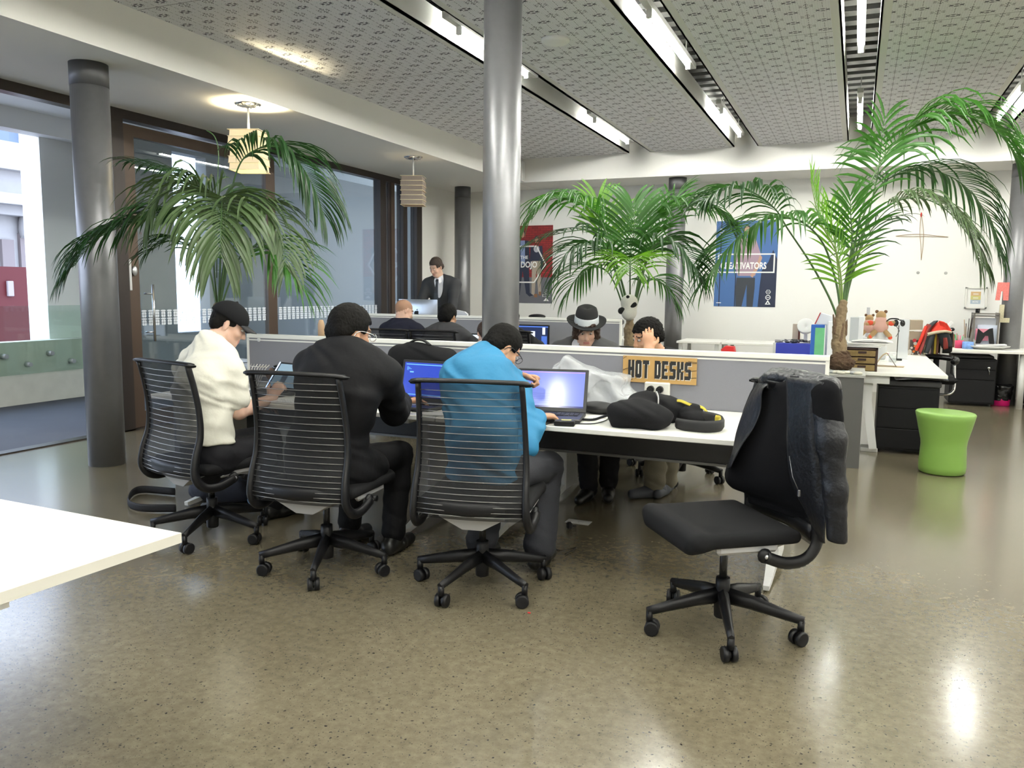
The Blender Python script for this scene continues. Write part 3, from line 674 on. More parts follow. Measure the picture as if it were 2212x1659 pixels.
def body(k, tone, root, h=.007, brow=None, stub=None, shaved=False):
    S = SDF(); c, f, u = k['head'], nrm(k['hf']), k['hu']; s = k.get('hs', 1.0)
    Rm = head_sdf(S, c, f, u, s); r, f, u = Rm[:, 0], Rm[:, 1], Rm[:, 2]
    S.cap(c-u*.055*s-f*.022, k['neck']+A(0, 0, .01), .052, .058, k=.035)
    torso(S, k); 
    for g in 'LR':
        if k.get('wr'+g) is not None:
            arm(S, k, g); S.cap(lerp(k['el'+g], k['wr'+g], .9), k['wr'+g], .028, .026, k=.01, flat=(.8, k['hand'+g][1]))
            hd = k['hand'+g]; hand_sdf(S, k['wr'+g], hd[0], hd[1], hd[2], hd[3])
        if k.get('kn'+g) is not None: leg(S, k, g)
    def mf(X):
        v = (X-c) @ Rm/s; m = np.zeros(len(X), int)
        m[(np.abs(v[:, 0]) < .024) & (v[:, 2] < -.060) & (v[:, 2] > -.082) & (v[:, 1] > .080)] = 1
        bz = .022+.006*np.cos(v[:, 0]*45); m[(np.abs(np.abs(v[:, 0])-.032) < .019) & (np.abs(v[:, 2]-bz-.004) < .0045) & (v[:, 1] > .05)] = 2
        if stub is not None: m[(v[:, 2] < -.052) & (v[:, 1] > -.005) & (v[:, 2] > -.125) & (m == 0) & (np.abs(v[:, 0]) < .07)] = 3
        if shaved: m[(v[:, 2] > .03-.9*np.clip(-v[:, 1], 0, .1)) & (v[:, 1] < .072-.25*np.maximum(0, .09-v[:, 2])) & (v[:, 2] > -.06)] = 3
        return m
    ms = [skin(tone), LIP, brow or BROW] + ([stub] if stub is not None else []) + ([shaved] if shaved else [])
    b = S.build('body', ms, root, h=h, root=root, mfn=mf)
    e = W(root)
    for sg in (-1, 1):
        p = c+(r*.031*sg+f*.080+u*.001)*s; e.ell(p, A(.0118, .0118, .0085)*s, Rm, 12, 0); e.ell(p+f*.0095*s, A(.0055, .0035, .0055)*s, Rm, 10, 1)
    e.build('eyes', [EYEW, EYED])
    return Rm
def hair(k, m, root, th=.012, front=.052, fz=.048, back=-.075, side=-.01, h=.005, amp=.003, fr=(90, 70, 110), top=0.0, extra=None, name='hair'):
    c, f, u = k['head'], nrm(k['hf']), k['hu']; s = k.get('hs', 1.0); u = nrm(A(u)-f*(A(u) @ f)); r = np.cross(f, u); Rm = np.stack([r, f, u], 1)
    q = lambda x, y, z: c+(r*x+f*y+u*z)*s; S = SDF()
    S.ell(q(0, -.014, .034+top/2), A(.076+th, .094+th, .084+th+top)*s, Rm, k=.02)
    S.cap(q(-.04, -.07, -.02), q(.04, -.07, -.02), .030*s+th*.4, k=.03)
    S.cap(q(-.03, -.060, back+.025), q(.03, -.060, back+.025), .026*s, k=.03)
    if extra: extra(S, q, Rm)
    S.box(q(0, .12, -.05), A(.20, .12-front, .05+fz)*s, Rm, rd=.01, k=.014, op='s')
    for sg in (-1, 1): S.box(q(.10*sg, .04, -.09+side), A(.05, .065, .09)*s, Rm, rd=.02, k=.012, op='s')
    S.cut(q(0, 0, back), -u, .01)
    if extra and hasattr(extra, 'late'): extra.late(S, q, Rm)
    return S.build(name, m, root, h=h, root=root, wr=wrinkle(amp, fr, c[0]), wamp=amp, it=0)
HB = mat('hair_black', (.004, .0035, .003), .7, spec=.12, bump=.4, bscale=170, stretch=(1, 1, .3)); HBR = mat('hair_brown', (.034, .018, .011), .5, spec=.3, bump=.6, bscale=150, stretch=(1, 1, .2))
def seated(pel, fc, neck, head, hf, hu=(0, 0, 1), shw=.185, drop=.045, twist=0.0, belly=0.0):
    fc = nrm(A(fc)*A(1, 1, 0)); rt = np.cross(fc, A(0, 0, 1)); rt2 = rotz(twist) @ rt; k = {}
    k['pel'] = A(pel); k['neck'] = A(neck); k['head'] = A(head); k['hf'] = nrm(hf); k['hu'] = nrm(hu)
    sp = nrm(k['neck']-k['pel']); tf = nrm(np.cross(sp, -rt2)) ; tf = tf if tf @ fc > 0 else -tf
    k['tf'] = tf; k['chest'] = lerp(pel, neck, .70)-tf*.03; k['fc'] = fc; k['rt'] = rt; k['belly'] = belly
    k['shR'] = k['neck']+rt2*shw-sp*drop; k['shL'] = k['neck']-rt2*shw-sp*drop
    k['hipR'] = k['pel']+rt*.095+fc*.02-A(0, 0, .03); k['hipL'] = k['pel']-rt*.095+fc*.02-A(0, 0, .03)
    return k
def setleg(k, g, ankle, pole=(0, 0, 1), toe=None):
    k['an'+g] = A(ankle); k['kn'+g] = ik(k['hip'+g], ankle, .44, .43, nrm(A(pole)+k['fc']*.8)); d = k['fc'] if toe is None else nrm(toe); k['to'+g] = A(ankle)+d*.17-A(0, 0, .05)
def setarm(k, g, wrist, pole, hd, hn, curl=.4, l1=.29, l2=.265):
    k['wr'+g] = A(wrist); k['el'+g] = ik(k['sh'+g], wrist, l1, l2, pole)
    L = np.linalg.norm(k['wr'+g]-k['el'+g])
    if L > l2+.02: k['wr'+g] = k['el'+g]+nrm(k['wr'+g]-k['el'+g])*l2
    k['hand'+g] = (nrm(hd), nrm(hn), -1 if g == 'L' else 1, curl)
# ================================================================= desks
HD = .72
LGREY = mat('light_grey_shell', (.42, .42, .43), .45); MIDG = mat('mid_grey_panel', (.085, .085, .088), .5)
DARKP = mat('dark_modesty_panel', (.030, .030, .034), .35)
def tleg(mb, x, y0, y1, m=0):
    """cantilever foot frame running along y at x"""
    mb.bx((x-.022, y0+.01, 0), (x+.022, y1-.01, .0), m) if False else None
    ym = (y0+y1)/2
    for s_, ye in ((-1, y0), (1, y1)):
        mb.tube([(x, ye, .022), (x, ye+(.10 if s_ < 0 else -.10), .030), (x, ym-s_*-.10, .075)], [.020, .026, .040], 4, m, flat=(1.0, .8))
    mb.bx((x-.035, ym-.13, .05), (x+.035, ym+.13, HD-.06), m, .008)
    mb.bx((x-.03, y0+.06, HD-.07), (x+.03, y1-.06, HD-.026), m, .004)
def bench_desk(x0, x1, y0, y1, label, group=None, legs=(), cat='desk'):
    t = empty('bench_desk', ((x0+x1)/2, (y0+y1)/2, 0), 0, label, cat, group)
    W(t).bx((x0, y0, HD-.026), (x1, y1, HD), 0, .003).build('desktop', [WHITE])
    for x in legs:
        b = W(t); tleg(b, x, y0+.05, y1-.05); b.build('leg_frame', WMET)
    return t
def screen(x0, x1, y, z0, z1, label, posts=()):
    t = empty('desk_screen', ((x0+x1)/2, y, z0), 0, label, 'desk screen')
    W(t).bx((x0+.02, y-.018, z0), (x1-.02, y+.018, z1-.02)).build('fabric_panel', GREYFAB)
    f = W(t); f.bx((x0, y-.026, z1-.030), (x1, y+.026, z1), 0, .004); f.bx((x0, y-.022, z0), (x0+.02, y+.022, z1-.03)); f.bx((x1-.02, y-.022, z0), (x1, y+.022, z1-.03))
    f.bx((x0+.02, y-.020, z1-.048), (x1-.02, y+.020, z1-.038))
    for p in posts: f.bx((p-.012, y-.022, z0), (p+.012, y+.022, z1-.03))
    f.build('frame', mat('screen_frame', (.72, .71, .66), .4)); return t
bench_desk(-4.12, -2.06, 3.80, 4.735, 'white bench desk holding the left laptops, nearest the glass door', None, (-3.88, -2.31))
bench_desk(-2.05, -.14, 3.80, 4.735, 'white bench desk carrying the black bag under the cardboard sign', None, (-1.79, -.32))
bench_desk(-4.12, -2.43, 4.785, 5.70, 'far left white bench desk, back to back behind the grey screen', None, (-3.88, -2.55))
bench_desk(-2.12, -.14, 4.785, 5.70, 'white bench desk in front of the two men facing the camera', None, (-1.79, -.32))
sc1 = screen(-4.13, -.12, 4.76, HD-.0, 1.062, 'long light grey fabric desk screen running behind the three laptops')
b_ = W(sc1); b_.lathe([(.015, 0), (.014, .004), (0, .005)], 16, (-4.02, 4.742, 1.02), rotx(PI/2)); b_.build('cap', WMET)
# cable tray / modesty panel under the bench
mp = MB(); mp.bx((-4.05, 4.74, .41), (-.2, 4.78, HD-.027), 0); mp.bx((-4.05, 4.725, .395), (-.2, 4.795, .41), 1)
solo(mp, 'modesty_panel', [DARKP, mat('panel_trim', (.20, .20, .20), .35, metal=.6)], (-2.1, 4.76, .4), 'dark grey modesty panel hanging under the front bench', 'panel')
screen(-6.24, -2.44, 8.95, HD, 1.085, 'grey fabric desk screen in the second row in front of the standing man', posts=(-4.02,))
bench_desk(-6.2, -4.4, 8.0, 8.92, 'white desk in front of the shaven headed man', None, (-5.9, -4.6)); bench_desk(-4.39, -2.46, 8.0, 8.92, 'white desk carrying the blue lit monitor', None, (-4.2, -2.7))
bench_desk(-6.2, -4.4, 8.98, 9.85, 'white desk under the silver desktop computer', None, (-5.9, -4.6)); bench_desk(-4.39, -2.46, 8.98, 9.85, 'white desk behind the second grey screen, right half', None, (-4.2, -2.7))
# white meeting table corner in the near left
tb = empty('meeting_table', (-2.3, 1.3, 0), 0, 'white table, one sharp corner jutting into the near left foreground', 'table')
c0 = P(392, 1151, z=HD); c1 = P(0, 1078, z=HD); c2 = P(0, 1280, z=HD)
d1 = nrm(c1-c0); d2 = nrm(c2-c0); m = W(tb); L1, L2 = 1.6, 1.9
v = [c0, c0+d1*L1, c0+d1*L1+d2*L2, c0+d2*L2]; lo_ = [q-A(0, 0, .028) for q in v]
m.add(v+lo_, [(0, 1, 2, 3)], 0); m.add(v+lo_, [(7, 6, 5, 4)], 0); m.add(v+lo_, [(0, 4, 5, 1), (1, 5, 6, 2), (2, 6, 7, 3), (3, 7, 4, 0)], 1)
m.build('table_top', [WHITE, WEDGE])
m = W(tb); q1 = P(8, 1304, z=HD-.045); m.tube([q1, q1+d1*1.0], .018, 4); m.build('rail', WMET)
for a, b in ((1.15, .30), (1.5, .30), (1.15, 1.75), (1.5, 1.75)):
    q = c0+d1*a+d2*b; m = W(tb); m.cyl((q[0], q[1], 0), (q[0], q[1], HD-.03), .025, .025, 12) if a > 1 else m.cyl((q[0]-.0, q[1], 0), (q[0], q[1], HD-.03), .02); m.build('leg', WMET) if not (a < 1 and b < 1) else m.build('leg', WMET)

# ================================================================= task chairs
FAB = mat('black_seat_fabric', (.005, .005, .006), .8, spec=.25, bump=.4, bscale=900); FRAMEP = mat('charcoal_frame', (.005, .005, .006), .42, spec=.35)
def mesh_fabric():
    m = mat('black_mesh', (.006, .006, .007), .7); n = m.node_tree; b = n.nodes['Principled BSDF']; b.inputs['Alpha'].default_value = .76; return m
MESHF = mesh_fabric(); WIREM = mat('back_wire', (.30, .29, .28), .3, metal=.8)
def task_chair(name='task_chair', base_ang=0.0, sh=.455):
    t = empty(name, (0, 0, 0)); 
    # five-star base
    bs = MB(); bs.lathe([(.028, .055), (.032, .06), (.034, .15), (.030, .19), (.029, .225)], 20)
    for k in range(5):
        a = k*2*PI/5+base_ang; d = A(math.cos(a), math.sin(a), 0); 
        bs.tube([d*.02+A(0, 0, .150), d*.12+A(0, 0, .138), d*.27+A(0, 0, .108), d*.325+A(0, 0, .098)], [.036, .031, .022, .019], 6, flat=(.72, 1.0), ref=(0, 0, 1))
        bs.tube([d*.315+A(0, 0, .10), d*.315+A(0, 0, .055)], .014, 8)
    base = bs.build('star_base', FRAMEP, t)
    for k in range(5):
        a = k*2*PI/5+base_ang; d = A(math.cos(a), math.sin(a), 0); sw = a+1.1+k*.7; e = A(math.cos(sw), math.sin(sw), 0); c = d*.315+rotz(PI/2) @ e*.012
        m = MB()
        for s_ in (-1, 1):
            p = c+e*s_*.017; m.tube([p-e*.0115, p-e*.0095, p+e*.0095, p+e*.0115], [.024, .030, .030, .024], 20, 0)
        m.tube([c-e*.004+A(0, 0, .0), c+e*.004], .018, 10)
        x = m; x.v = [(q[0], q[1], q[2]+.0302) for q in x.v]; x.build('caster', BLACK, base)
    g = MB(); g.cyl((0, 0, .20), (0, 0, .385), .0165, None, 16); g.build('gas_lift', mat('gas_lift_steel', (.03, .03, .03), .25, metal=.6), t)
    # grey under-seat shell
    S = MB(); zz = sh-.05
    S.box((0, .02, zz-.012), (.30, .34, .045), None, 0, .018)
    S.add([(-.235, -.02, zz+.012), (.235, -.02, zz+.012), (.15, -.215, zz-.012), (-.15, -.215, zz-.012), (-.10, .05, zz-.055), (.10, .05, zz-.055), (.045, -.20, zz-.072), (-.045, -.20, zz-.072)],
          [(0, 1, 2, 3), (4, 7, 6, 5), (0, 4, 5, 1), (1, 5, 6, 2), (2, 6, 7, 3), (3, 7, 4, 0)])
    for s_ in (-1, 1): S.box((s_*.225, .03, zz+.005), (.035, .26, .045), None, 0, .012)
    S.build('seat_mechanism', LGREY, t)
    b = MB(); b.tube([(.10, .05, zz-.03), (.20, .05, zz-.035), (.255, .05, zz-.035)], [.010, .009, .016], 10); b.build('tension_knob', BLACK, t)
    # upholstered seat
    q = SDF(); q.box((0, .030, sh-.012), (.262, .225, .028), None, .026, .02); q.cap((-.215, .235, sh-.020), (.215, .235, sh-.020), .034, k=.04); q.cap((-.19, .252, sh-.048), (.19, .252, sh-.048), .022, k=.03)
    q.ell((0, -.02, sh+.075), (.21, .19, .055), k=.04, op='s')
    q.build('seat_cushion', FAB, t, h=.012)
    # back frame: side rails sweep from the pivot down, behind and up
    rp = [(-.03, sh-.075), (-.12, sh-.105), (-.205, sh-.095), (-.255, sh-.035), (-.248, sh+.06), (-.215, sh+.17), (-.212, sh+.29), (-.232, sh+.42), (-.262, sh+.545)]
    ysm = smooth_path([(0, y, z) for y, z in rp], 5); n_ = len(ysm)
    def rx(i): u = i/(n_-1); return .262-.012*u-.028*max(0, u-.3)
    for s_ in (-1, 1):
        m = MB(); rad = [.021 if i < n_*.42 else .021-.006*min(1, (i-n_*.42)/(n_*.3)) for i in range(n_)]
        m.tube([(s_*rx(i), p[1], p[2]) for i, p in enumerate(ysm)], rad, 10, flat=(.82, 1.15), ref=(1, 0, 0)) if False else m.tube([(s_*rx(i), p[1], p[2]) for i, p in enumerate(ysm)], rad, 10, flat=(1.15, .85), ref=(1, 0, 0))
        m.ell((s_*.255, -.03, sh-.072), (.018, .030, .030), n=12); m.ell((s_*.272, -.03, sh-.072), (.006, .010, .010), n=8, m=1)
        m.build('side_rail', [FRAMEP, BRUSH], t)
    m = MB(); zt = sh+.552; m.tube(smooth_path([(-.252, -.255, zt-.012), (-.235, -.262, zt), (0, -.282, zt+.004), (.235, -.262, zt), (.252, -.255, zt-.012)], 4), .014, 8, flat=(1.9, .75), ref=(0, 0, 1)) ; m.build('top_bar', FRAMEP, t)
    m = MB(); m.tube(smooth_path([(-.245, -.245, sh-.005), (0, -.285, sh-.005), (.245, -.245, sh-.005)], 5), .026, 8, flat=(.55, 1.3), ref=(0, 0, 1)); m.build('bottom_bar', FRAMEP, t)
    # mesh and its horizontal wires
    def prof(u):
        i = (0.34+0.66*u)*(n_-1); a = int(min(i, n_-2)); p = lerp(ysm[a], ysm[a+1], i-a); return p, rx(i)
    m = MB()
    def fm(u, v): p, x = prof(u); return (x*(2*v-1), p[1]-.030*(1-(2*v-1)**2), p[2])
    m.grid(fm, 24, 10, 0); m.build('mesh_back', MESHF, t)
    NW = 20
    for i in range(NW):
        u = .05+.90*i/(NW-1); m = MB(); m.tube([A(*fm(u, v))-A(0, .004, 0) for v in (0.02, .2, .4, .6, .8, .98)], .0019, 5); m.build('back_wire', WIREM, t)
    return t
chairs = {}
def put_chair(key, loc, rz, label, base_ang=None, grp=None, proto=None, sh=None):
    t = task_chair(base_ang=(base_ang or 0)-rz, sh=sh or .455) if proto is None else copy_tree(proto)
    t.location = (loc[0], loc[1], 0); t.rotation_euler = (0, 0, rz); tag(t, label, 'chair', grp or 'black mesh task chairs'); chairs[key] = t; return t
R_ = math.radians
put_chair('c1', (-3.281, 3.446), R_(-13.5), 'black mesh task chair under the man in the white t-shirt', R_(-73.1))
put_chair('c2', (-2.384, 3.278), R_(5), 'black mesh task chair behind the man in the black suit', R_(-137.7))
put_chair('c3', (-1.567, 3.371), R_(11.5), 'black mesh task chair behind the man in the blue shirt', R_(-172.2))
put_chair('c4', (-.45, 3.34), R_(126.9), 'empty black task chair with a leather jacket hung over it', R_(-147.3), sh=.47)
for i, (px, py, y, rz, lb) in enumerate(((822, 712, 6.75, 4, 'black mesh chair behind the shaven headed man in the second row'), (926, 717, 6.80, 2, 'black mesh chair behind the man in the grey shirt'))):
    p = P(px, py, y=y); put_chair('r%d' % i, (p[0]+.02, y+.27), R_(rz), lb, proto=chairs['c2'])
p = P(1268, 712, y=5.85); put_chair('hat', (p[0]-.05, 6.30), R_(186), 'black task chair whose base shows under the desk, holding the hat wearer', sh=.385)
p = P(1405, 715, y=5.75); put_chair('cur', (p[0]+.20, 6.05), R_(170), 'black task chair holding the dark haired man in light trousers', proto=chairs['hat'])
p = P(1120, 720, y=7.5); put_chair('dd', (p[0]-.02, 7.45), R_(3), 'black chair just right of the central column, in front of the lit monitor', proto=chairs['c3'])
# ================================================================= planter and green stool
pb = MB(); pb.bx((-.72, 7.0, 0), (.085, 7.70, .735), 0); pb.bx((-.73, 6.99, .735), (.095, 7.71, .755), 1)
solo(pb, 'planter_box', [mat('planter_grey', (.085, .085, .083), .45), mat('planter_rim', (.35, .35, .33), .5)], (-.32, 7.35, 0), 'tall dark grey planter box beside the right hand desk', 'planter')
GRN = mat('lime_plastic', (.20, .36, .075), .38, sub=.0)
g = MB(); g.lathe([(.0, .002), (.150, .002), (.166, .012), (.170, .06), (.163, .22), (.166, .26), (.185, .34), (.205, .43), (.215, .475), (.207, .485), (0, .470)], 48, sx=1, sy=1)
g.v = [(x, y, z-(.035*(x*.55) if z > .4 else 0)) for x, y, z in g.v]; gs = P(2037, 1028, z=0)
g.v = [(x+gs[0], y+gs[1]+.13, z) for x, y, z in g.v]; solo(g, 'stool', GRN, (gs[0], gs[1]+.13, 0), 'lime green waisted plastic drum stool on the floor at the right', 'stool')
# ================================================================= the people
TEE = mat('cream_tshirt', (.58, .565, .49), .85, bump=1.0, bscale=9); SUITB = mat('black_suit_cloth', (.0045, .0045, .0055), .75, spec=.2, bump=.7, bscale=8)
BLUE = mat('bright_blue_cotton', (.022, .180, .35), .7, bump=1.0, bscale=9); NAVY = mat('navy_cloth', (.006, .007, .016), .8, spec=.2); GREYS = mat('charcoal_shirt', (.020, .020, .024), .8)
JEANB = mat('black_denim', (.007, .007, .009), .8, spec=.2); JEANG = mat('dark_grey_denim', (.012, .013, .018), .8, bump=.2, bscale=200); WSH = mat('white_shirt', (.72, .72, .76), .7)
GSUIT = mat('grey_suit_cloth', (.065, .065, .068), .8, bump=.15, bscale=500); CHINO = mat('khaki_chino', (.20, .18, .13), .8, bump=.2, bscale=200)
SHOEB = mat('black_shoe', (.008, .008, .008), .3); SHOEG = mat('grey_blue_shoe', (.07, .075, .09), .6)
def garment(name, k, m, root, parts, h=.008, amp=.004, fx=(22, 14, 34), cuts=(), extra=None, **kw):
    S = SDF(); parts(S)
    for c in cuts: S.cut(*c)
    if extra: extra(S)
    return S.build(name, m, root, h=h, root=root, wr=wrinkle(amp, fx, 3.1), wamp=amp, **kw)
def trousers(k, m, root, e=.014, h=.009, flare=.014, amp=.005, waist=.55):
    def f(S):
        S.cap(k['pel']-A(0, 0, .02), lerp(k['pel'], k['chest'], .22), .152*k.get('bulk', 1)+e, .140*k.get('bulk', 1)+e, k=.05, flat=(.80, k['tf']))
        for g in 'LR': leg(S, k, g, e, .96, flare)
    return garment('trousers', k, m, root, f, h, amp)
def person(base, label, group=None): return empty('person', (base[0], base[1], 0), 0, label, 'person', group)
def neckcut(k, d=.02, n=None): n = nrm(k['neck']-k['chest']) if n is None else n; return (k['neck']+n*d, n, .01)

# ---- man in cap and white t-shirt
b = chairs['c1'].location; root = person(b, 'person in white t-shirt and black cap, seated at the tilted laptop nearest the glass door'); fc = A(.30, .954, 0)
k = seated(P(448, 975, y=3.36), fc, P(456, 745, y=3.56), P(494, 702, y=3.68), A(.66, .60, -.42), A(.30, .35, .88), shw=.205); k['bulk'] = .98; k['chest'] = P(434, 838, y=3.42); k['shR'] = P(500, 806, y=3.50); k['shL'] = P(402, 800, y=3.66)
setleg(k, 'R', P(590, 1100, y=3.95)*A(1, 1, 0)+A(0, 0, .09)); setleg(k, 'L', k['hipL']*A(1, 1, 0)+fc*.50+A(-.05, 0, .09))
setarm(k, 'R', P(585, 862, y=3.86), (.1, -.5, -1), (.25, .55, .8), (-.3, .8, -.3), .9); k['elR'] = P(516, 890, y=3.50); setarm(k, 'L', P(548, 880, y=4.02), (-.8, -.3, -.8), (.6, .8, 0), (0, 0, -1), .5)
body(k, 'pale', root, h=.007, brow=BROW)
garment('t_shirt', k, TEE, root, lambda S: (torso(S, k, .022), S.cap(k['pel']+A(0, 0, .02), lerp(k['pel'], k['chest'], .4), .150, .140, k=.05, flat=(.84, k['tf'])), [arm(S, k, g, .019, .66, False, .010) for g in 'LR']), .007, .0065, (20, 13, 30), cuts=[(k['pel']+A(0, 0, .055), (0, 0, -1), .01)],
        extra=lambda S: S.ell(k['neck']+nrm(k['neck']-k['chest'])*.055, (.072, .072, .055), k=.01, op='s'))
trousers(k, JEANB, root)
for g in 'LR': shoe(k, g, SHOEB, root)
hair(k, HB, root, th=.004, front=.04, fz=.03, back=-.062)
# cap: crown and brim
def cap_crown(S, q, Rm): pass
c, f, u = k['head'], k['hf'], k['hu']; u = nrm(u-f*(u @ f)); r = np.cross(f, u); Rm = np.stack([r, f, u], 1); q = lambda x, y, z: c+r*x+f*y+u*z
S = SDF(); S.ell(q(0, -.012, .040), (.090, .112, .098), Rm, k=.01); S.ell(q(0, -.01, .142), (.008, .008, .006), Rm, k=.003); S.cut(q(0, 0, .028), -nrm(u*1.0+f*.16), .004)
cp_ = S.build('cap', mat('black_cap_cotton', (.004, .004, .005), .85, spec=.2), root, h=.006, root=root)
m = W(root)
def brim(a, t): x = (2*a-1); return q(x*.072*(1-.25*t*t), .088*math.sqrt(max(0, 1-(x*.72)**2))+.075*t*(1-.35*x*x)-.002, .040-.020*x*x-.022*t)
m.grid(brim, 16, 8, thick=.004); m.build('cap_brim', mat('black_cap_brim', (.007, .007, .009), .7), parent=root)
m = W(root); m.ell(q(.0, .125, .012), (.030, .018, .002), Rm, 16); m.build('brim_sticker', mat('silver_sticker', (.6, .6, .62), .4))
# ---- man in black suit, glasses
b = chairs['c2'].location; root = person(b, 'person in black suit jacket and glasses, typing on the laptop with the deep blue screen'); fc = A(-.02, 1, 0)
k = seated(A(-2.37, 3.27, .56), fc, P(752, 772, y=3.30), P(757, 716, y=3.37), A(.38, .88, -.30), A(.1, .25, .95), shw=.205, drop=.055); k['bulk'] = 1.14; k['hs'] = 1.06; k['shR'] = P(832, 812, y=3.36)
setleg(k, 'R', P(850, 1180, y=3.62)*A(1, 1, 0)+A(0, 0, .10)); setleg(k, 'L', k['hipL']*A(1, 1, 0)+A(-.05, .38, .10))
setarm(k, 'R', P(868, 868, y=3.80), (.7, -.5, -.6), (.6, .8, .05), (0, 0, -1), .35); k['elR'] = P(852, 893, y=3.58); setarm(k, 'L', A(-2.62, 3.88, .76), (-1, -.3, -.6), (.3, .9, 0), (0, 0, -1), .5)
Rm = body(k, 'brown', root, h=.007)
def jk(S):
    torso(S, k, .030); S.cap(k['pel']+A(0, -.01, .05), k['pel']-A(0, -.02, .10), .195, .215, k=.05, flat=(.78, k['tf']))
    for g in 'LR': arm(S, k, g, .026, .94, True, .006); S.ell(k['sh'+g]+A(0, 0, .004), (.080, .075, .066), k=.03)
    S.cap(k['hipR']+A(.04, 0, 0), k['hipR']+fc*.16+A(.045, 0, -.03), .11, .09, k=.04)
garment('suit_jacket', k, SUITB, root, jk, .007, .006, (15, 10, 24), cuts=[(k['pel']-A(0, 0, .13), (0, 0, -1), .01)], extra=lambda S: (S.cap(k['neck']+A(0, .012, -.01), k['neck']+A(.0, .02, .038), .074, .066, k=.02), S.ell(k['neck']+A(0, .03, .09), (.058, .075, .075), k=.008, op='s')))
m = SDF(); dd_ = nrm(k['wrR']-k['elR']); m.cap(k['wrR']-dd_*.03, k['wrR']-dd_*.0, .037, .037, k=.01); m.build('shirt_cuff', mat('pale_blue_cuff', (.45, .50, .68), .7), root, h=.006, root=root)
trousers(k, SUITB, root)
for g in 'LR': shoe(k, g, SHOEB, root)
hair(k, HB, root, th=.013, front=.048, fz=.052, back=-.092, side=.0, amp=.0028, fr=(150, 120, 170))
def specs(k, root, m_=None):
    c, f, u = k['head'], k['hf'], k['hu']; s = k.get('hs', 1); u = nrm(u-f*(u @ f)); r = np.cross(f, u); q = lambda x, y, z: c+(r*x+f*y+u*z)*s; m = W(root)
    for sg in (-1, 1):
        m.tube(smooth_path([q(.064*sg, .100, .006), q(.082*sg, .07, .006), q(.086*sg, .01, .006), q(.086*sg, -.02, -.008), q(.084*sg, -.03, -.03)], 4), .0022, 6)
        m.tube([q((.033+.027*math.cos(t))*sg, .108, .018*math.sin(t)) for t in np.arange(16)*PI/8], .0013, 6, closed=True)
    m.tube([q(-.008, .112, .004), q(.008, .112, .004)], .002, 6); m.build('glasses', m_ or BLACKG)
specs(k, root, CHROME)
# ---- man in the blue shirt
b = chairs['c3'].location; root = person(b, 'person in bright blue shirt bent over the laptop with the glaring white reflection'); fc = A(-.02, 1, 0)
k = seated(A(-1.585, 3.44, .56), fc, P(1040, 782, y=3.80), P(1086, 752, y=3.90), A(.45, .62, -.66), A(.25, .42, .85), shw=.195, drop=.05, belly=-.04, twist=-.15)
k['chest'] = lerp(k['pel'], k['neck'], .72)-k['tf']*.045; k['bulk'] = 1.03
k['shR'] = P(1118, 850, y=3.78); k['shL'] = P(985, 812, y=3.66)
setleg(k, 'R', P(1165, 1185, y=3.72)*A(1, 1, 0)+A(0, 0, .10)); setleg(k, 'L', A(-1.72, 3.68, .10))
k['hipR'] = k['hipR']+A(.02, 0, .01)
setarm(k, 'R', P(1150, 914, y=3.80)+A(.025, .0, .035), (.7, -.7, -.9), (.45, .80, -.04), (.1, .1, -1), .55); k['elR'] = P(1136, 958, y=3.60); setarm(k, 'L', P(1122, 812, y=4.04), (-.3, .4, -1), (.7, .3, -.1), (.1, -.3, -.9), 1.5)
Rm = body(k, 'tan', root, h=.0065)
garment('shirt', k, BLUE, root, lambda S: (torso(S, k, .022), [arm(S, k, g, .022, .86, True, .006) for g in 'LR'], S.cap(lerp(k['chest'], k['neck'], .3)-k['tf']*.02, lerp(k['chest'], k['neck'], .8)-k['tf']*.02, .14, .10, k=.05, flat=(.6, k['tf'])), S.cap(k['pel']-A(0, .02, .02), k['pel']+A(0, -.02, .12), .175, .17, k=.05, flat=(.8, k['tf']))), .0065, .0085, (16, 11, 26),
        cuts=[(k['pel']-A(0, 0, .04), (0, 0, -1), .01)], extra=lambda S: (S.cap(k['neck']-k['tf']*.0, k['neck']+nrm(k['head']-k['neck'])*.035, .075, .064, k=.015), S.ell(k['neck']+nrm(k['head']-k['neck'])*.085, (.060, .06, .055), k=.008, op='s')))
trousers(k, JEANG, root, .018, flare=.03)
for g in 'LR': shoe(k, g, SHOEB, root)
hair(k, HB, root, th=.010, front=.05, fz=.050, back=-.070, side=.0, amp=.0028, fr=(150, 120, 170)); specs(k, root)
# ---- hat wearer facing the camera
p0 = P(1265, 715, y=5.86); root = person((p0[0], 6.1), 'person in grey suit wearing a black hat with a white band, facing the camera'); fc = A(.25, -1, 0)
k = seated(A(p0[0]-.07, 6.25, .56), fc, P(1262, 752, y=6.02), P(1266, 713, y=5.92), A(.33, -.86, -.30), A(.05, -.15, .97), shw=.20, drop=.045); k['bulk'] = 1.06
setleg(k, 'R', A(p0[0]-.28, 5.62, .10)); setleg(k, 'L', A(p0[0]+.0, 5.66, .10)); k['anR'] = P(1272, 1050, z=.09); k['knR'] = k['anR']+A(-.03, .0, .40); k['toR'] = k['anR']+A(-.01, -.17, -.05); k['anL'] = k['anR']+A(.10, .12, 0); k['knL'] = k['anL']+A(.02, .0, .40); k['toL'] = k['anL']+A(.05, -.17, -.05)
setarm(k, 'R', A(p0[0]-.20, 5.60, .76), (-1, .3, -.5), (.3, -1, 0), (0, 0, -1)); setarm(k, 'L', A(p0[0]+.16, 5.60, .76), (1, .3, -.5), (-.3, -1, 0), (0, 0, -1))
body(k, 'pale', root, h=.0065, brow=BROWB, stub=mat('stubble_skin', (.47, .30, .225), .6))
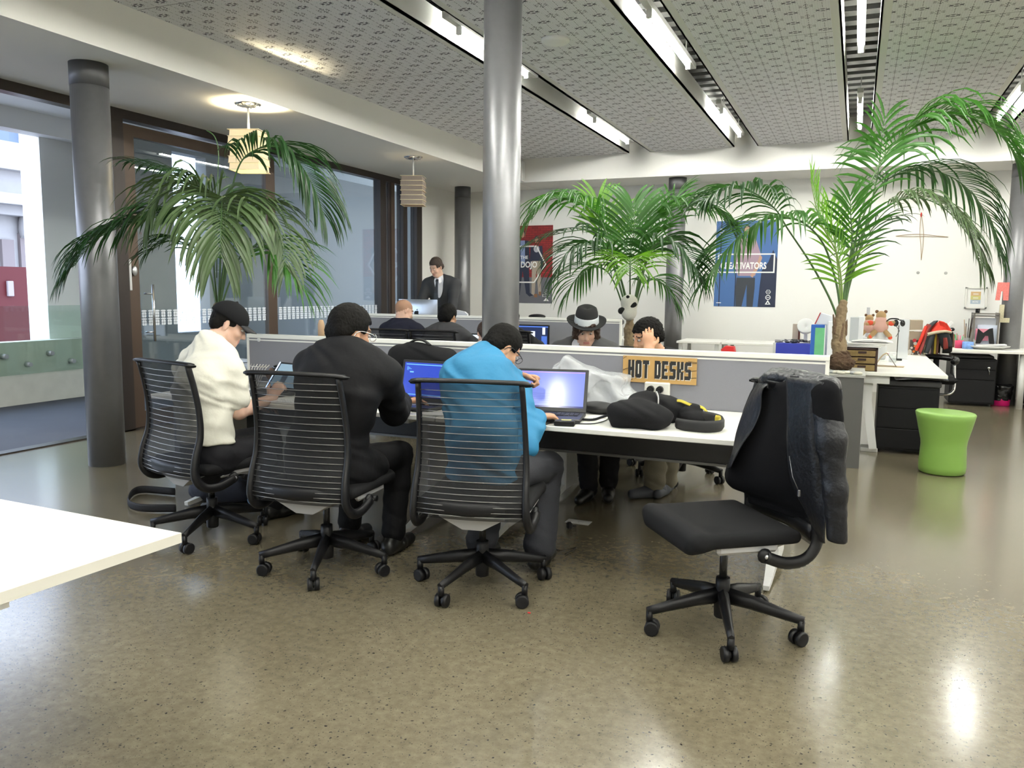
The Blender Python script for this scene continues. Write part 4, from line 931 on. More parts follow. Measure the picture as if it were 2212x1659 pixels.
garment('suit_jacket', k, GSUIT, root, lambda S: (torso(S, k, .030), [arm(S, k, g, .028, .94) for g in 'LR'], [S.ell(k['sh'+g]+A(0, 0, .006), (.085, .08, .062), k=.03) for g in 'LR']), .009, .003, cuts=[(k['pel']-A(0, 0, .06), (0, 0, -1), .01)],
        extra=lambda S: (S.cap(k['neck']+A(0, .03, -.01), k['neck']+A(0, .04, .03), .075, .068, k=.02), S.cap(k['neck']+A(.0, -.10, .10), lerp(k['neck'], k['pel'], .45)+A(0, -.20, 0), .085, .03, k=.01, op='s')))
S = SDF(); torso(S, k, .016); S.cap(k['neck'], k['neck']+A(.0, -.015, .050), .070, .060, k=.02); S.ell(k['neck']+A(.01, -.03, .10), (.052, .06, .055), k=.008, op='s'); S.cut(k['pel'], (0, 0, -1)); S.build('white_shirt', WSH, root, h=.009, root=root)
m = W(root)
for sg in (-1, 1): o = k['neck']+A(.0, -.075, .045); m.add([o+A(sg*.008, -.02, .0), o+A(sg*.062, .045, .035), o+A(sg*.066, .02, -.028), o+A(sg*.035, -.025, -.075)], [(0, 1, 2, 3)])
m.build('shirt_collar', WSH)
trousers(k, mat('dark_trouser', (.010, .010, .012), .8, spec=.2), root)
for g in 'LR': shoe(k, g, SHOEB, root)
def ex(S, q, Rm):
    for sg in (-1, 1): S.cap(q(.066*sg, .01, .03), q(.086*sg, .030, -.085), .038, .026, k=.02)
    S.cap(q(.060, .060, .055), q(.080, .045, -.06), .022, .014, k=.01)
def late(S, q, Rm): S.cap(q(-.055, .092, .072), q(.030, .112, .052), .014, .008, k=.01); S.cap(q(.028, .108, .050), q(.070, .080, -.015), .010, .008, k=.008)
ex.late = late
hair(k, HBR, root, th=.012, front=.050, fz=.055, back=-.095, side=-.06, amp=.005, extra=ex)
c, f, u = k['head'], k['hf'], k['hu']; u = nrm(u-f*(u @ f)+A(.02, 0, 0)); r = np.cross(f, u); Rh = np.stack([nrm(np.cross(f, u)), f, u], 1); q = lambda x, y, z: c+Rh @ A(x, y, z)
m = W(root); m.lathe([(.094, .060), (.093, .080), (.090, .110), (.085, .145), (.076, .172), (.056, .184), (.028, .176), (0, .166)], 40, c-f*.008, Rh, sy=1.18, sx=.97)
m.build('hat_crown', mat('black_felt', (.006, .006, .007), .85, bump=.2, bscale=400))
m = W(root); n_ = 48
def br(a, t): th = a*2*PI; R0 = .090+.060*t; cur = .022*t*t*abs(math.cos(th))**2-.010*t*max(0, math.sin(th)); return q(R0*math.cos(th), R0*1.12*math.sin(th)-.008, .064+cur)
m.grid(br, n_, 5, thick=.005); m.build('hat_brim', mat('black_felt_brim', (.006, .006, .007), .8))
m = W(root); m.lathe([(.0970, .064), (.0975, .068), (.0935, .112), (.0930, .116)], 40, c-f*.008, Rh, sy=1.18, sx=.97); m.build('hat_band', mat('white_satin', (.62, .66, .68), .35))
# ---- dark haired man with his hand on his forehead
p0 = P(1405, 715, y=5.55); root = person((p0[0]+.1, 5.95), 'person with short black hair resting his face behind a raised hand'); fc = A(-.30, -1, 0)
k = seated(A(p0[0]+.17, 5.93, .56), fc, P(1428, 778, y=5.62), P(1398, 727, y=5.50), A(-.72, -.62, -.30), A(-.1, -.15, .95), shw=.19, drop=.04)
k['anR'] = P(1415, 1045, z=.09); k['knR'] = k['anR']+A(-.02, .02, .42); k['toR'] = k['anR']+A(-.10, -.10, -.05); k['anL'] = k['anR']+A(.05, .13, 0); k['knL'] = k['anL']+A(.03, .0, .42); k['toL'] = k['anL']+A(-.02, -.17, -.05)
k['hipR'], k['hipL'] = k['hipL'], k['hipR']; k['hipR'], k['hipL'] = (k['hipR'], k['hipL']) if k['hipR'][0] < k['hipL'][0] else (k['hipL'], k['hipR'])
setarm(k, 'L', P(1402, 756, y=5.33), (.5, -.2, -1), (-.12, .1, 1), (-.25, 1, 0), .45); setarm(k, 'R', A(p0[0]-.15, 5.28, .76), (-1, 0, -.5), (-.3, -1, 0), (0, 0, -1))
k['elL'] = A(k['wrL'][0]+.03, k['wrL'][1]-.02, .80)
body(k, 'tan', root, h=.006)
garment('dark_top', k, mat('black_jersey', (.010, .010, .012), .85, spec=.2), root, lambda S: (torso(S, k, .022), [arm(S, k, g, .022, .80) for g in 'LR']), .009, .004, cuts=[(k['pel']-A(0, 0, .05), (0, 0, -1), .01)], extra=lambda S: S.ell(k['neck']+A(-.01, -.01, .05), (.068, .068, .05), k=.01, op='s'))
trousers(k, CHINO, root, .02, flare=.02, amp=.008)
for g in 'LR': shoe(k, g, SHOEG, root)
hair(k, HB, root, th=.016, front=.058, fz=.052, back=-.060, side=.0, amp=.005, fr=(120, 100, 130))
# ---- second row, seen from behind
def rear(label, px, py, y, tone, cloth, h_, hf, fc=(0, 1, 0), shaved=None, dz=0, neckpx=None, hs=1.0, bulk=1.0, lean=.02):
    hd = P(px, py, y=y); root = person((hd[0], y), label); fc = nrm(fc); nk = hd-A(0, 0, .155)-fc*.035 if neckpx is None else P(*neckpx, y=y-.05)
    k = seated(A(nk[0]-lean, y-.12, .56), fc, nk, hd, hf, (0, .15, 1), shw=.195, drop=.05); k['hs'] = hs; k['bulk'] = bulk
    for g, s_ in (('R', 1), ('L', -1)):
        setarm(k, g, A(nk[0]+s_*.16, y+.52, .76), (s_, -.4, -.6), (0, 1, 0), (0, 0, -1)); setleg(k, g, A(nk[0]+s_*.14, y+.42, .10))
    body(k, tone, root, h=.009, shaved=shaved or False)
    garment('shirt', k, cloth, root, lambda S: (torso(S, k, .024), [arm(S, k, g, .024, .94) for g in 'LR'], S.cap(k['neck']-A(0, 0, .01), k['neck']+A(0, .01, .025), .068, .060, k=.02)), .010, .004, cuts=[(k['pel']-A(0, 0, .03), (0, 0, -1), .01)], extra=lambda S: S.ell(k['neck']+A(0, .02, .085), (.055, .06, .06), k=.008, op='s'))
    trousers(k, JEANB, root, h=.012)
    for g in 'LR': shoe(k, g, SHOEB, root, h=.01)
    if h_ is not None: hair(k, h_, root, th=.010, front=.05, fz=.05, back=-.075, h=.007)
    return k
rear('person with shaven reddish hair and navy shirt, second row, seen from behind', 873, 672, 7.25, 'pale', NAVY, None, (.5, .8, -.35), (.12, 1, 0), shaved=mat('shaven_scalp', (.27, .15, .095), .7, var=.2, vscale=160), bulk=1.05)
rear('person with black hair and charcoal shirt, second row, in front of the standing man', 968, 683, 7.30, 'brown', GREYS, HB, (.05, .96, -.2), (0, 1, 0), bulk=1.12, hs=1.02)
rear('person mostly hidden by the central column, brown hair showing at its left edge', 1050, 722, 6.80, 'pale', GREYS, HBR, (-.6, .7, -.5), (0, 1, 0), neckpx=(1072, 768))
k = rear('person in black with headphones just right of the central column, second row', 1105, 692, 7.85, 'tan', mat('black_hoodie', (.009, .009, .010), .85, spec=.2), HB, (.1, .98, -.1), (0, 1, 0))
# ---- standing man
y0 = 9.95; hd = P(942, 577, y=y0-.02); root = person((hd[0]+.05, y0+.1), 'person standing in dark suit, white shirt and black tie, looking down over the silver computer'); fc = A(.03, -1, 0)
nk = P(953, 607, y=y0+.05); k = seated(nk-A(0, -.08, .54), fc, nk, hd, A(-.22, -.86, -.46), A(.0, -.25, .95), shw=.205, drop=.05); k['bulk'] = 1.0
for g, s_ in (('L', 1), ('R', -1)):
    setarm(k, g, k['neck']+A(s_*.27, -.28, -.56), (s_*1, .6, -.2), (-s_*.2, -.8, -.6), (0, .2, -1)); k['hip'+g] = k['pel']+A(s_*.09, 0, -.04); k['an'+g] = A(k['pel'][0]+s_*.10, y0+.12, .10); k['kn'+g] = lerp(k['hip'+g], k['an'+g], .5)+A(0, -.03, 0); k['to'+g] = k['an'+g]+A(0, -.17, -.05)
body(k, 'pale', root, h=.009, brow=BROWB)
CHAR = mat('charcoal_suit', (.022, .023, .026), .8)
garment('suit_jacket', k, CHAR, root, lambda S: (torso(S, k, .030), [arm(S, k, g, .028, .95) for g in 'LR'], [S.ell(k['sh'+g]+A(0, 0, .006), (.082, .08, .06), k=.03) for g in 'LR'], S.cap(k['pel'], k['pel']-A(0, 0, .14), .18, .19, k=.05, flat=(.75, k['tf']))), .009, .004, (12, 9, 18), cuts=[(k['pel']-A(0, 0, .20), (0, 0, -1), .01)],
        extra=lambda S: (S.cap(k['neck']+A(0, .02, -.01), k['neck']+A(0, .03, .03), .074, .066, k=.02), S.cap(k['neck']+A(.0, -.10, .10), lerp(k['neck'], k['pel'], .75)+A(.01, -.19, 0), .085, .045, k=.01, op='s')))
S = SDF(); torso(S, k, .014); S.cap(k['neck'], k['neck']+A(.0, -.012, .048), .066, .058, k=.02); S.ell(k['neck']+A(-.01, -.03, .10), (.05, .06, .055), k=.008, op='s'); S.cut(k['pel'], (0, 0, -1)); S.build('white_shirt', WSH, root, h=.009, root=root)
m = W(root); o = k['neck']+A(-.004, -.088, .012)
for sg in (-1, 1): m.add([o+A(sg*.004, -.01, .018), o+A(sg*.058, .055, .050), o+A(sg*.060, .03, -.005), o+A(sg*.034, -.018, -.052)], [(0, 1, 2, 3)])
m.build('shirt_collar', WSH)
m = W(root); ts = lambda w_, z, y: [o+A(-w_, y, z), o+A(w_, y, z)]
pts = [ts(.018, .012, -.018), ts(.024, -.012, -.026), ts(.015, -.035, -.026), ts(.030, -.18, -.055), ts(.040, -.36, -.05), ts(.044, -.46, -.03)]
v = [q for p in pts for q in p]; m.add(v, [(2*i, 2*i+1, 2*i+3, 2*i+2) for i in range(5)]); m.build('tie', mat('black_tie', (.015, .015, .017), .35))
trousers(k, CHAR, root, h=.012)
for g in 'LR': shoe(k, g, SHOEB, root, h=.01)
hair(k, mat('hair_dark_brown', (.028, .016, .010), .5, bump=.8, bscale=160), root, th=.007, front=.052, fz=.060, back=-.060, side=.005, top=.010, h=.006)
# ================================================================= things on the hot desks
SCR_MATS = {}
def screen_mat(name, col, es, stripes=None):
    return mat(name, (.02, .02, .02), .12, emis=col, es=es)
def laptop(c, yaw_, w_, d_, tilt, label, scrm, body_m=None, base_h=.022, lid_d=None, content=None, kb=True):
    """c centre of the hinge on the desk; the screen faces -y of the laptop"""
    lid_d = lid_d or d_; t = empty('laptop', (c[0], c[1], HD), yaw_, label, 'laptop'); bm = body_m or mat('laptop_black', (.012, .012, .014), .35)
    m = MB(); m.box((0, -d_/2, base_h/2+.002), (w_, d_, base_h), None, 0, .006); m.build('base', bm, t)
    if kb:
        m = MB()
        for i in range(14):
            for j in range(5): m.box((-.43*w_+(i+.5)*.86*w_/14, -.045-j*.020, base_h+.004), (.86*w_/14-.003, .017, .004), None, 0)
        m.box((0, -.155, base_h+.0025), (.09, .05, .002), None, 1); m.build('keyboard', [mat('key_black', (.02, .02, .022), .5), mat('touchpad', (.10, .10, .11), .4)], t)
    R = rotx(-tilt); up = R @ A(0, 0, 1); o = A(0, 0, base_h)
    m = MB(); m.box(o+up*lid_d/2+R @ A(0, .006, 0), (w_, .010, lid_d), R, 0, .004); lid = m.build('lid', bm, t)
    m = MB(); f = R @ A(0, -.0005, 0)
    v = [o+f+up*(.025)+A(-w_/2+.018, 0, 0), o+f+up*.025+A(w_/2-.018, 0, 0), o+f+up*(lid_d-.016)+A(w_/2-.018, 0, 0), o+f+up*(lid_d-.016)+A(-w_/2+.018, 0, 0)]
    m.add(v, [(0, 1, 2, 3)], 0); ms = [scrm]
    if content:
        for (x0, y0, x1, y1, mm) in content:
            if mm not in ms: ms.append(mm)
            g = lambda u, q: v[0]+(v[1]-v[0])*u+(v[3]-v[0])*q+R @ A(0, -.0006, 0); m.add([g(x0, y0), g(x1, y0), g(x1, y1), g(x0, y1)], [(0, 1, 2, 3)], ms.index(mm))
    m.build('display', ms, parent=lid); return t
# blue screen laptop of the man in black
SB = screen_mat('screen_deep_blue', (.012, .045, .42), 1.0); SBL = screen_mat('screen_cyan_text', (.15, .45, 1.0), 1.0)
lc = [(.03, .93, .97, .955, SBL), (.02, .055, .98, .075, SBL)]+[(.05, .86-i*.03, .09+.03*(i % 3), .873-i*.03, SBL) for i in range(4)]+[(.12, .70, .20, .74, SBL)]
a0 = P(868, 790, y=4.22); laptop((a0[0]+.19, 4.16), R_(-4), .37, .245, R_(12), 'open black laptop with a plain deep blue screen, before the man in the suit', SB, content=lc)
# large glaring laptop of the man in blue
SW = screen_mat('screen_pale_blue', (.17, .22, .60), 1.0); SL_ = screen_mat('screen_lines', (.12, .15, .45), 1.0); SG = screen_mat('screen_reddish_line', (.8, .3, .4), 1.0); SDk = screen_mat('screen_taskbar', (.02, .03, .20), .8)
lc = [(.0, .0, 1, .045, SDk), (.0, .965, 1, .975, SG)]+[(.05, .12+i*.05, .45+.1*(i % 3), .13+i*.05, SL_) for i in range(6)]+[(.06, .55+i*.07, .22, .56+i*.07, SL_) for i in range(5)]
laptop((-1.515, 4.125), R_(11), .395, .250, R_(25), 'open black laptop with a big pale screen catching a white ceiling reflection', SW, content=lc, lid_d=.25)
# convertible tablet laptop of the man in the cap
ST_ = screen_mat('screen_grey_blue', (.20, .30, .37), 1.0); STd = screen_mat('screen_dark_block', (.06, .09, .12), 1.0); STb = screen_mat('screen_blue_bar', (.12, .35, .60), 1.0)
tl = laptop((-3.40, 4.20), R_(-12), .30, .21, R_(38), 'tilted touch screen laptop with a grey blue drawing app and glowing left edge', ST_, content=[(.30, .0, .50, .55, STd), (.36, .60, .60, .66, STb)], lid_d=.215)
m = MB(); R = rotx(-R_(38)); up = R @ A(0, 0, 1); m.box(A(-.152, .006, .022)+up*.107, (.004, .012, .20), R, 0); m.build('edge_light', mat('blue_edge_glow', (1, 1, 1), .4, emis=(.35, .55, 1), es=3.0), tl)
# cardboard sign
CARD = mat('brown_cardboard', (.43, .26, .09), .8, var=.06, vscale=20, bump=.1, bscale=200); PAPB = mat('black_poster_paint', (.010, .010, .010), .7); PAPW = mat('white_paint_outline', (.72, .68, .58), .7)
sL, sR_, sT, sB = -1.275, -.835, 1.018, .862; m = MB(); ys = 4.735
m.bx((sL, ys-.006, sB), (sR_, ys, sT), 0)
glyph = {  # block letters on a 5 x 9 grid: (x0,y0,x1,y1)
 'H': [(0, 0, 2, 9), (3, 0, 5, 9), (2, 3.6, 3, 5.4)], 'O': [(0, .5, 2, 8.5), (3, .5, 5, 8.5), (.7, 0, 4.3, 2), (.7, 7, 4.3, 9)], 'T': [(0, 7, 5, 9), (1.5, 0, 3.5, 7)],
 'D': [(0, 0, 2, 9), (3, .8, 5, 8.2), (2, 0, 4.3, 1.8), (2, 7.2, 4.3, 9)], 'E': [(0, 0, 2, 9), (2, 0, 4.8, 1.8), (2, 3.8, 4.2, 5.2), (2, 7.2, 4.8, 9)],
 'S': [(0, 0, 4.4, 1.9), (2.9, .8, 5, 5), (.6, 3.8, 4.4, 5.3), (0, 4.4, 2.1, 8.3), (.6, 7.1, 5, 9)], 'K': [(0, 0, 2, 9), (2, 3.6, 3.2, 5.4), (3, 5, 5, 9), (3, 0, 5, 4)]}
xs = sL+.034; cw = .0074
for ch in 'HOT DESKS':
    if ch == ' ': xs += .026; continue
    for dx, dz, y_, mi in ((.0035, -.0045, ys-.0068, 2), (0, 0, ys-.0090, 1)):
        for (x0, z0, x1, z1) in glyph[ch]:
            y_ -= .0003; q = [(xs+x0*cw+dx, sB+.027+z0*.0118+dz), (xs+x1*cw+dx, sB+.027+z0*.0118+dz), (xs+x1*cw+dx, sB+.027+z1*.0118+dz), (xs+x0*cw+dx, sB+.027+z1*.0118+dz)]
            m.add([(a, y_, b) for a, b in q], [(0, 1, 2, 3)], mi)
    if ch == 'O' or ch == 'D': m.add([(xs+2.1*cw, ys-.0108, sB+.027+.024), (xs+2.9*cw, ys-.0108, sB+.027+.024), (xs+2.9*cw, ys-.0108, sB+.027+.083), (xs+2.1*cw, ys-.0108, sB+.027+.083)], [(0, 1, 2, 3)], 2)
    xs += 5*cw+.0075
for (x, z, dx, dz) in ((sL, .93, .05, .018), (sL+.005, .895, .045, .012), (sL+.002, .872, .06, .004), (sL+.002, 1.0, .02, .012), (sR_-.05, 1.000, .05, -.006), (sR_-.045, .985, .045, .004), (sR_-.05, .935, .05, .012), (sR_-.04, .90, .04, .004)):
    m.tube([(x, ys-.0075, z), (x+dx*.5, ys-.0075, z+dz*.7), (x+dx, ys-.0075, z+dz)], .0016, 4, 1)
solo(m, 'cardboard_sign', [CARD, PAPB, PAPW], (-1.05, ys, sB), 'brown cardboard sign painted HOT DESKS in black on the grey screen', 'sign')
# double socket with plugs
t = empty('power_socket', (-1.06, ys, .80), 0, 'white double power socket under the cardboard sign', 'power socket')
m = W(t); m.bx((-1.135, ys-.03, .790), (-.985, ys, .868), 0, .006); m.bx((-1.135, ys-.026, .735), (-.985, ys, .786), 0, .005); m.build('socket_plate', mat('socket_white', (.66, .65, .60), .4))
for x in (-1.095, -1.040):
    m = W(t); m.cyl((x, ys-.028, .828), (x, ys-.060, .828), .0215, .019, 22); m.cyl((x, ys-.06, .828), (x, ys-.064, .828), .011, .009, 14); m.build('plug', BLACK)
def cable(pts, r, label, m_=None, cat='cable', name='cable'):
    m = MB(); m.tube(smooth_path(pts, 8), r, 7); return solo(m, name, m_ or BLACK, pts[0], label, cat)
cable([(-1.095, ys-.064, .828), (-1.17, ys-.10, .80), (-1.28, 4.60, .745), (-1.36, 4.50, .726), (-1.30, 4.36, .726), (-1.19, 4.15, .726), (-1.20, 3.95, .726), (-1.28, 3.85, .733)], .0032, 'black power cable running from the left socket to the laptop charger')
cable([(-1.04, ys-.064, .828), (-1.03, ys-.09, .80), (-1.02, ys-.07, .76), (-.98, ys-.12, .727)], .0032, 'short black cable dropping from the right socket behind the bag')
cable([(-1.42, 4.40, .74), (-1.385, 4.55, .86), (-1.33, 4.62, .865), (-1.27, 4.64, .79), (-1.20, 4.60, .745), (-1.175, 4.58, .745)], .003, 'thin black cable looping up against the grey screen right of the laptop')
m = MB(); m.box((-1.33, 3.84, .735), (.105, .048, .028), rotz(.20), 0, .005); m.box((-1.325, 3.85, .7495), (.05, .022, .001), rotz(.20), 1)
solo(m, 'laptop_charger', [BLACK, mat('yellow_label', (.62, .60, .18), .5)], (-1.33, 3.84, HD), 'black laptop charger brick with a yellow label on the desk edge', 'charger')
cable([(-1.38, 3.83, .735), (-1.42, 3.82, .725), (-1.455, 3.792, .70), (-1.47, 3.80, .45), (-1.50, 3.9, .12), (-1.42, 4.02, .006), (-1.34, 4.1, .006), (-1.36, 3.97, .006)], .003, 'black cable hanging from the desk edge down to the floor plug')
m = MB(); m.ell((-1.60+.05, 4.40, .025), (.02, .025, .024)); pf = P(1245, 1130, z=0); pk = P(1230, 1143, z=0); m = MB(); m.box((pk[0], pk[1], .022), (.035, .04, .042), rotz(.6), 0, .01); m.cyl((pk[0], pk[1], .02), (pk[0]+.03, pk[1]+.03, .015), .006, None, 8)
solo(m, 'loose_plug', BLACK, (pk[0], pk[1], 0), 'black plug lying on the floor under the bench', 'plug')
m = MB(); m.lathe([(0, .004), (.03, .004), (.034, .0)], 24, (pf[0]-.03, pf[1]+.02, 0)); m.lathe([(0, .004), (.03, .004), (.034, .0)], 24, (pf[0]+.04, pf[1]+.03, 0)); m.bx((pf[0]-.07, pf[1]-.015, 0), (pf[0]+.08, pf[1]+.065, .0025), 0)
solo(m, 'floor_outlet', mat('outlet_white', (.6, .6, .6), .4), (pf[0], pf[1], 0), 'pale twin disc outlet set in the floor under the bench', 'outlet')
# black shoulder bag with yellow lining
BAGB = mat('black_bag_cloth', (.006, .006, .007), .9, spec=.2, bump=.3, bscale=400); YEL = mat('yellow_lining', (.42, .34, .03), .8)
t = empty('shoulder_bag', (-.93, 4.05, HD), 0, 'soft black shoulder bag with yellow lining lying on the white desk', 'bag')
q = lambda px, py, y: P(px, py, y=y)
S = SDF(); S.ell((-1.01, 4.00, HD+.062), (.145, .135, .078), k=.03); S.ell((-.90, 4.0, HD+.05), (.085, .12, .055), k=.05); S.box((-.98, 4.00, HD+.03), (.13, .10, .03), None, .025, .03); S.ell((-.98, 4.14, HD+.115), (.095, .075, .050), rotz(.3), k=.04); S.ell((-.93, 4.22, HD+.06), (.16, .10, .075), k=.04); S.cut((0, 0, HD+.001), (0, 0, -1), .004)
S.build('bag_body', BAGB, t, h=.007, root=t, wr=wrinkle(.006, (18, 14, 26), .7), wamp=.006)
S = SDF(); S.ell((-.76, 4.22, HD+.04), (.10, .09, .045), roty(.3), k=.02); S.ell((-.77, 4.25, HD+.075), (.06, .05, .03), k=.02); S.cut((0, 0, HD+.001), (0, 0, -1), .004); S.build('bag_flap', BAGB, t, h=.007, root=t, wr=wrinkle(.008, (24, 19, 30), 1.7), wamp=.008)
m = W(t); m.grid(lambda u, v: (-.845+.17*u, 4.20-.03*math.sin(u*7)+.02*v, HD+.108-.055*u*u+.007*math.sin(u*9)+.010*v), 14, 3, thick=.003); m.build('yellow_zip_lining', YEL)
def strap(pts, wd, m_, name, tt, th=.006, up=(0, 0, 1)):
    m = W(tt); m.tube(smooth_path(pts, 8), wd/2, 6, flat=(th/wd*2, 1), ref=up); return m.build(name, m_)
strap([(-.80, 4.02, HD+.025), (-.74, 3.955, HD+.03), (-.64, 3.93, HD+.033), (-.58, 3.98, HD+.036), (-.585, 4.08, HD+.040), (-.64, 4.16, HD+.042), (-.70, 4.18, HD+.045)], .058, mat('black_webbing', (.010, .010, .011), .8), 'padded_strap', t, .010)
strap([(-.625, 4.13, HD+.040), (-.60, 4.10, HD+.042), (-.592, 4.06, HD+.040), (-.592, 4.0, HD+.038)], .050, YEL, 'strap_lining', t, .006)
strap([(-1.14, 3.98, HD+.05), (-1.19, 4.0, HD+.03), (-1.24, 4.02, HD+.012), (-1.33, 4.03, HD+.008)], .014, BLACK, 'side_cord', t, .006)
m = W(t); m.tube(smooth_path([(-.93, 4.12, HD+.165), (-.915, 4.10, HD+.14), (-.905, 4.06, HD+.10)], 4), .006, 6, flat=(.4, 1.6)); m.build('reflective_tab', mat('silver_tab', (.6, .6, .58), .3))
# clear plastic bag behind the laptop
def crumple(X):
    x, y, z = X[:, 0], X[:, 1], X[:, 2]; a = np.abs(np.sin(13*x+9*z+2*np.sin(7*y+5*x))); b = np.abs(np.sin(17*z-8*x+3*y+2*np.sin(9*x))); c = np.abs(np.sin(29*x+23*z+11*y))
    return (.024*(a*b-.35)+.006*(c-.5)).astype(np.float32)
m = mat('clear_plastic', (.85, .87, .90), .15, spec=1.0, alpha=.34, bump=1.0, bscale=30)
S = SDF(); S.box((-1.42, 4.52, HD+.10), (.22, .12, .12), rotz(.1) @ roty(.12), .02, .02); S.box((-1.50, 4.50, HD+.17), (.12, .10, .09), rotz(.3) @ roty(.5), .015, .03); S.box((-1.28, 4.52, HD+.08), (.13, .10, .08), rotz(-.3) @ roty(.5), .015, .03); S.cut((0, 0, HD+.002), (0, 0, -1), .004)
S.cut((0, 4.71, 0), (0, 1, 0), .01); r_ = empty('plastic_bag', (-1.42, 4.52, HD), 0, 'crumpled clear plastic bag standing behind the glaring laptop', 'plastic bag')
S.build('plastic_film', m, r_, h=.010, root=r_, wr=crumple, wamp=.024, it=0)
# black pouch and green papers right of it
S = SDF(); S.ell((-1.30, 4.33, HD+.032), (.115, .07, .035), rotz(-.2), k=.02); S.cut((0, 0, HD+.001), (0, 0, -1), .004); S.build('pouch', mat('pouch_black', (.007, .007, .008), .5), None, h=.008, label='small black pouch lying behind the right edge of the glaring laptop', cat='pouch')
m = MB(); m.grid(lambda u, v: (-1.30+.22*u, 4.43+.18*v+.02*math.sin(3*u), HD+.004+.022*math.sin(v*3.14)*(1-u)), 8, 6, thick=.002); solo(m, 'green_leaflet', mat('sage_paper', (.20, .23, .13), .7), (-1.2, 4.5, HD), 'curled sage green leaflet lying on the desk against the screen', 'leaflet')
m = MB(); m.box((-1.22, 4.18, HD+.004), (.12, .07, .006), rotz(.2), 0); solo(m, 'paper_note', mat('note_paper', (.75, .74, .72), .7), (-1.22, 4.18, HD), 'small white notepad on the desk between laptop and black bag', 'notepad')
# things around the left laptops
t = empty('water_bottle', (-3.93, 4.36, HD), 0, 'clear plastic water bottle with a blue ring, behind the man in the cap', 'bottle')
PET = mat('pet_plastic', (.85, .90, .95), .08, alpha=.35, spec=.8)
MB().lathe([(.0, .0), (.030, .0), (.034, .01), (.034, .06), (.030, .07), (.034, .08), (.034, .125), (.030, .135), (.034, .145), (.032, .165), (.014, .198), (.013, .205)], 24).build('bottle_body', PET, t)
MB().lathe([(.0155, .200), (.0155, .216)], 20).build('blue_ring', mat('blue_ring', (.02, .04, .35), .4), t); MB().lathe([(.012, .216), (.011, .236), (.006, .240), (0, .240)], 16).build('bottle_cap', WMET, t)
p = P(545, 845, y=4.30); m = MB()
for i in range(7):
    a = -.28+.09*i; m.tube([(p[0]-.03+.012*i, 4.30, HD+.01), (p[0]-.04+.018*i+a*.05, 4.34, HD+.14), (p[0]-.03+.018*i+a*.08, 4.36, HD+.165)], .0028, 5)
for z in (.02, .09, .15): m.tube([(p[0]-.05, 4.31+z*.25, HD+z), (p[0]+.09, 4.31+z*.25, HD+z)], .003, 5)
m.bx((p[0]-.055, 4.28, HD), (p[0]+.095, 4.40, HD+.012)); solo(m, 'wire_rack', mat('rack_wire', (.50, .48, .44), .3, metal=.7), (p[0], 4.33, HD), 'small pale wire rack standing left of the tilted laptop', 'rack')
p = P(600, 783, y=4.60); S = SDF(); S.ell((p[0]+.03, 4.60, HD+.07), (.13, .06, .055), k=.02); S.cut((0, 0, HD+.001), (0, 0, -1), .004); S.build('brown_pouch', mat('brown_felt', (.13, .075, .045), .9), None, h=.01, wr=wrinkle(.008), wamp=.008, label='crumpled brown cloth lying against the grey screen behind the tilted laptop', cat='cloth')
m = MB(); m.ell((p[0]+.04, 4.55, HD+.125), (.045, .03, .022)); m.cyl((p[0]+.04, 4.55, HD+.0), (p[0]+.04, 4.55, HD+.12), .008, None, 8); m.lathe([(0, 0), (.03, 0), (.03, .006), (0, .008)], 16, (p[0]+.04, 4.55, HD)); solo(m, 'webcam', BLACKG, (p[0]+.04, 4.55, HD), 'small black webcam on a stub stand before the grey screen', 'webcam')
# big black backpack between the laptops
t = empty('backpack', (-2.56, 4.56, HD), 0, 'large black backpack standing against the grey screen beside the suited man', 'backpack')
S = SDF(); S.box((-2.56, 4.58, HD+.15), (.235, .095, .155), rotx(.06), .07, .02); S.ell((-2.60, 4.56, HD+.25), (.17, .09, .09), k=.06); S.cut((0, 0, HD+.001), (0, 0, -1), .004)
S.build('bag_body', BAGB, t, h=.009, root=t, wr=wrinkle(.006, (13, 9, 19), 5), wamp=.006)
m = W(t); m.tube(smooth_path([(-2.66, 4.55, HD+.325), (-2.60, 4.55, HD+.355), (-2.54, 4.55, HD+.355), (-2.49, 4.55, HD+.325)], 4), .012, 8, flat=(1.4, .6)); m.build('carry_handle', mat('handle_black', (.005, .005, .005), .8))
m = W(t); m.tube(smooth_path([(-2.37, 4.50, HD+.24), (-2.36, 4.475, HD+.17), (-2.37, 4.475, HD+.08)], 4), .004, 6); m.tube([(-2.372, 4.47, HD+.23), (-2.372, 4.47, HD+.20)], .005, 6); m.build('zip_pull', BRUSH)
S = SDF(); S.box((-2.58, 4.46, HD+.09), (.15, .035, .075), None, .03, .01); S.build('front_pocket', BAGB, t, h=.010, root=t)
# open exercise book papers by the middle laptops
m = MB(); m.box((-2.10, 3.87, HD+.004), (.16, .10, .006), rotz(.15), 0, .001); solo(m, 'paper_pad', mat('note_paper', (.75, .74, .72), .7), (-2.10, 3.87, HD), 'white paper pad at the desk edge between suited man and blue shirt', 'paper')
m = MB(); m.box((-3.02, 3.87, HD+.006), (.34, .13, .012), rotz(-.03), 0, .003)
for i in range(16):
    for j in range(5): m.box((-3.17+i*.0195, 3.825+j*.022, HD+.014), (.015, .017, .004), None, 0)
solo(m, 'keyboard', WMET, (-3.02, 3.87, HD), 'slim white keyboard at the desk edge seen through the suited man\'s chair back', 'keyboard')
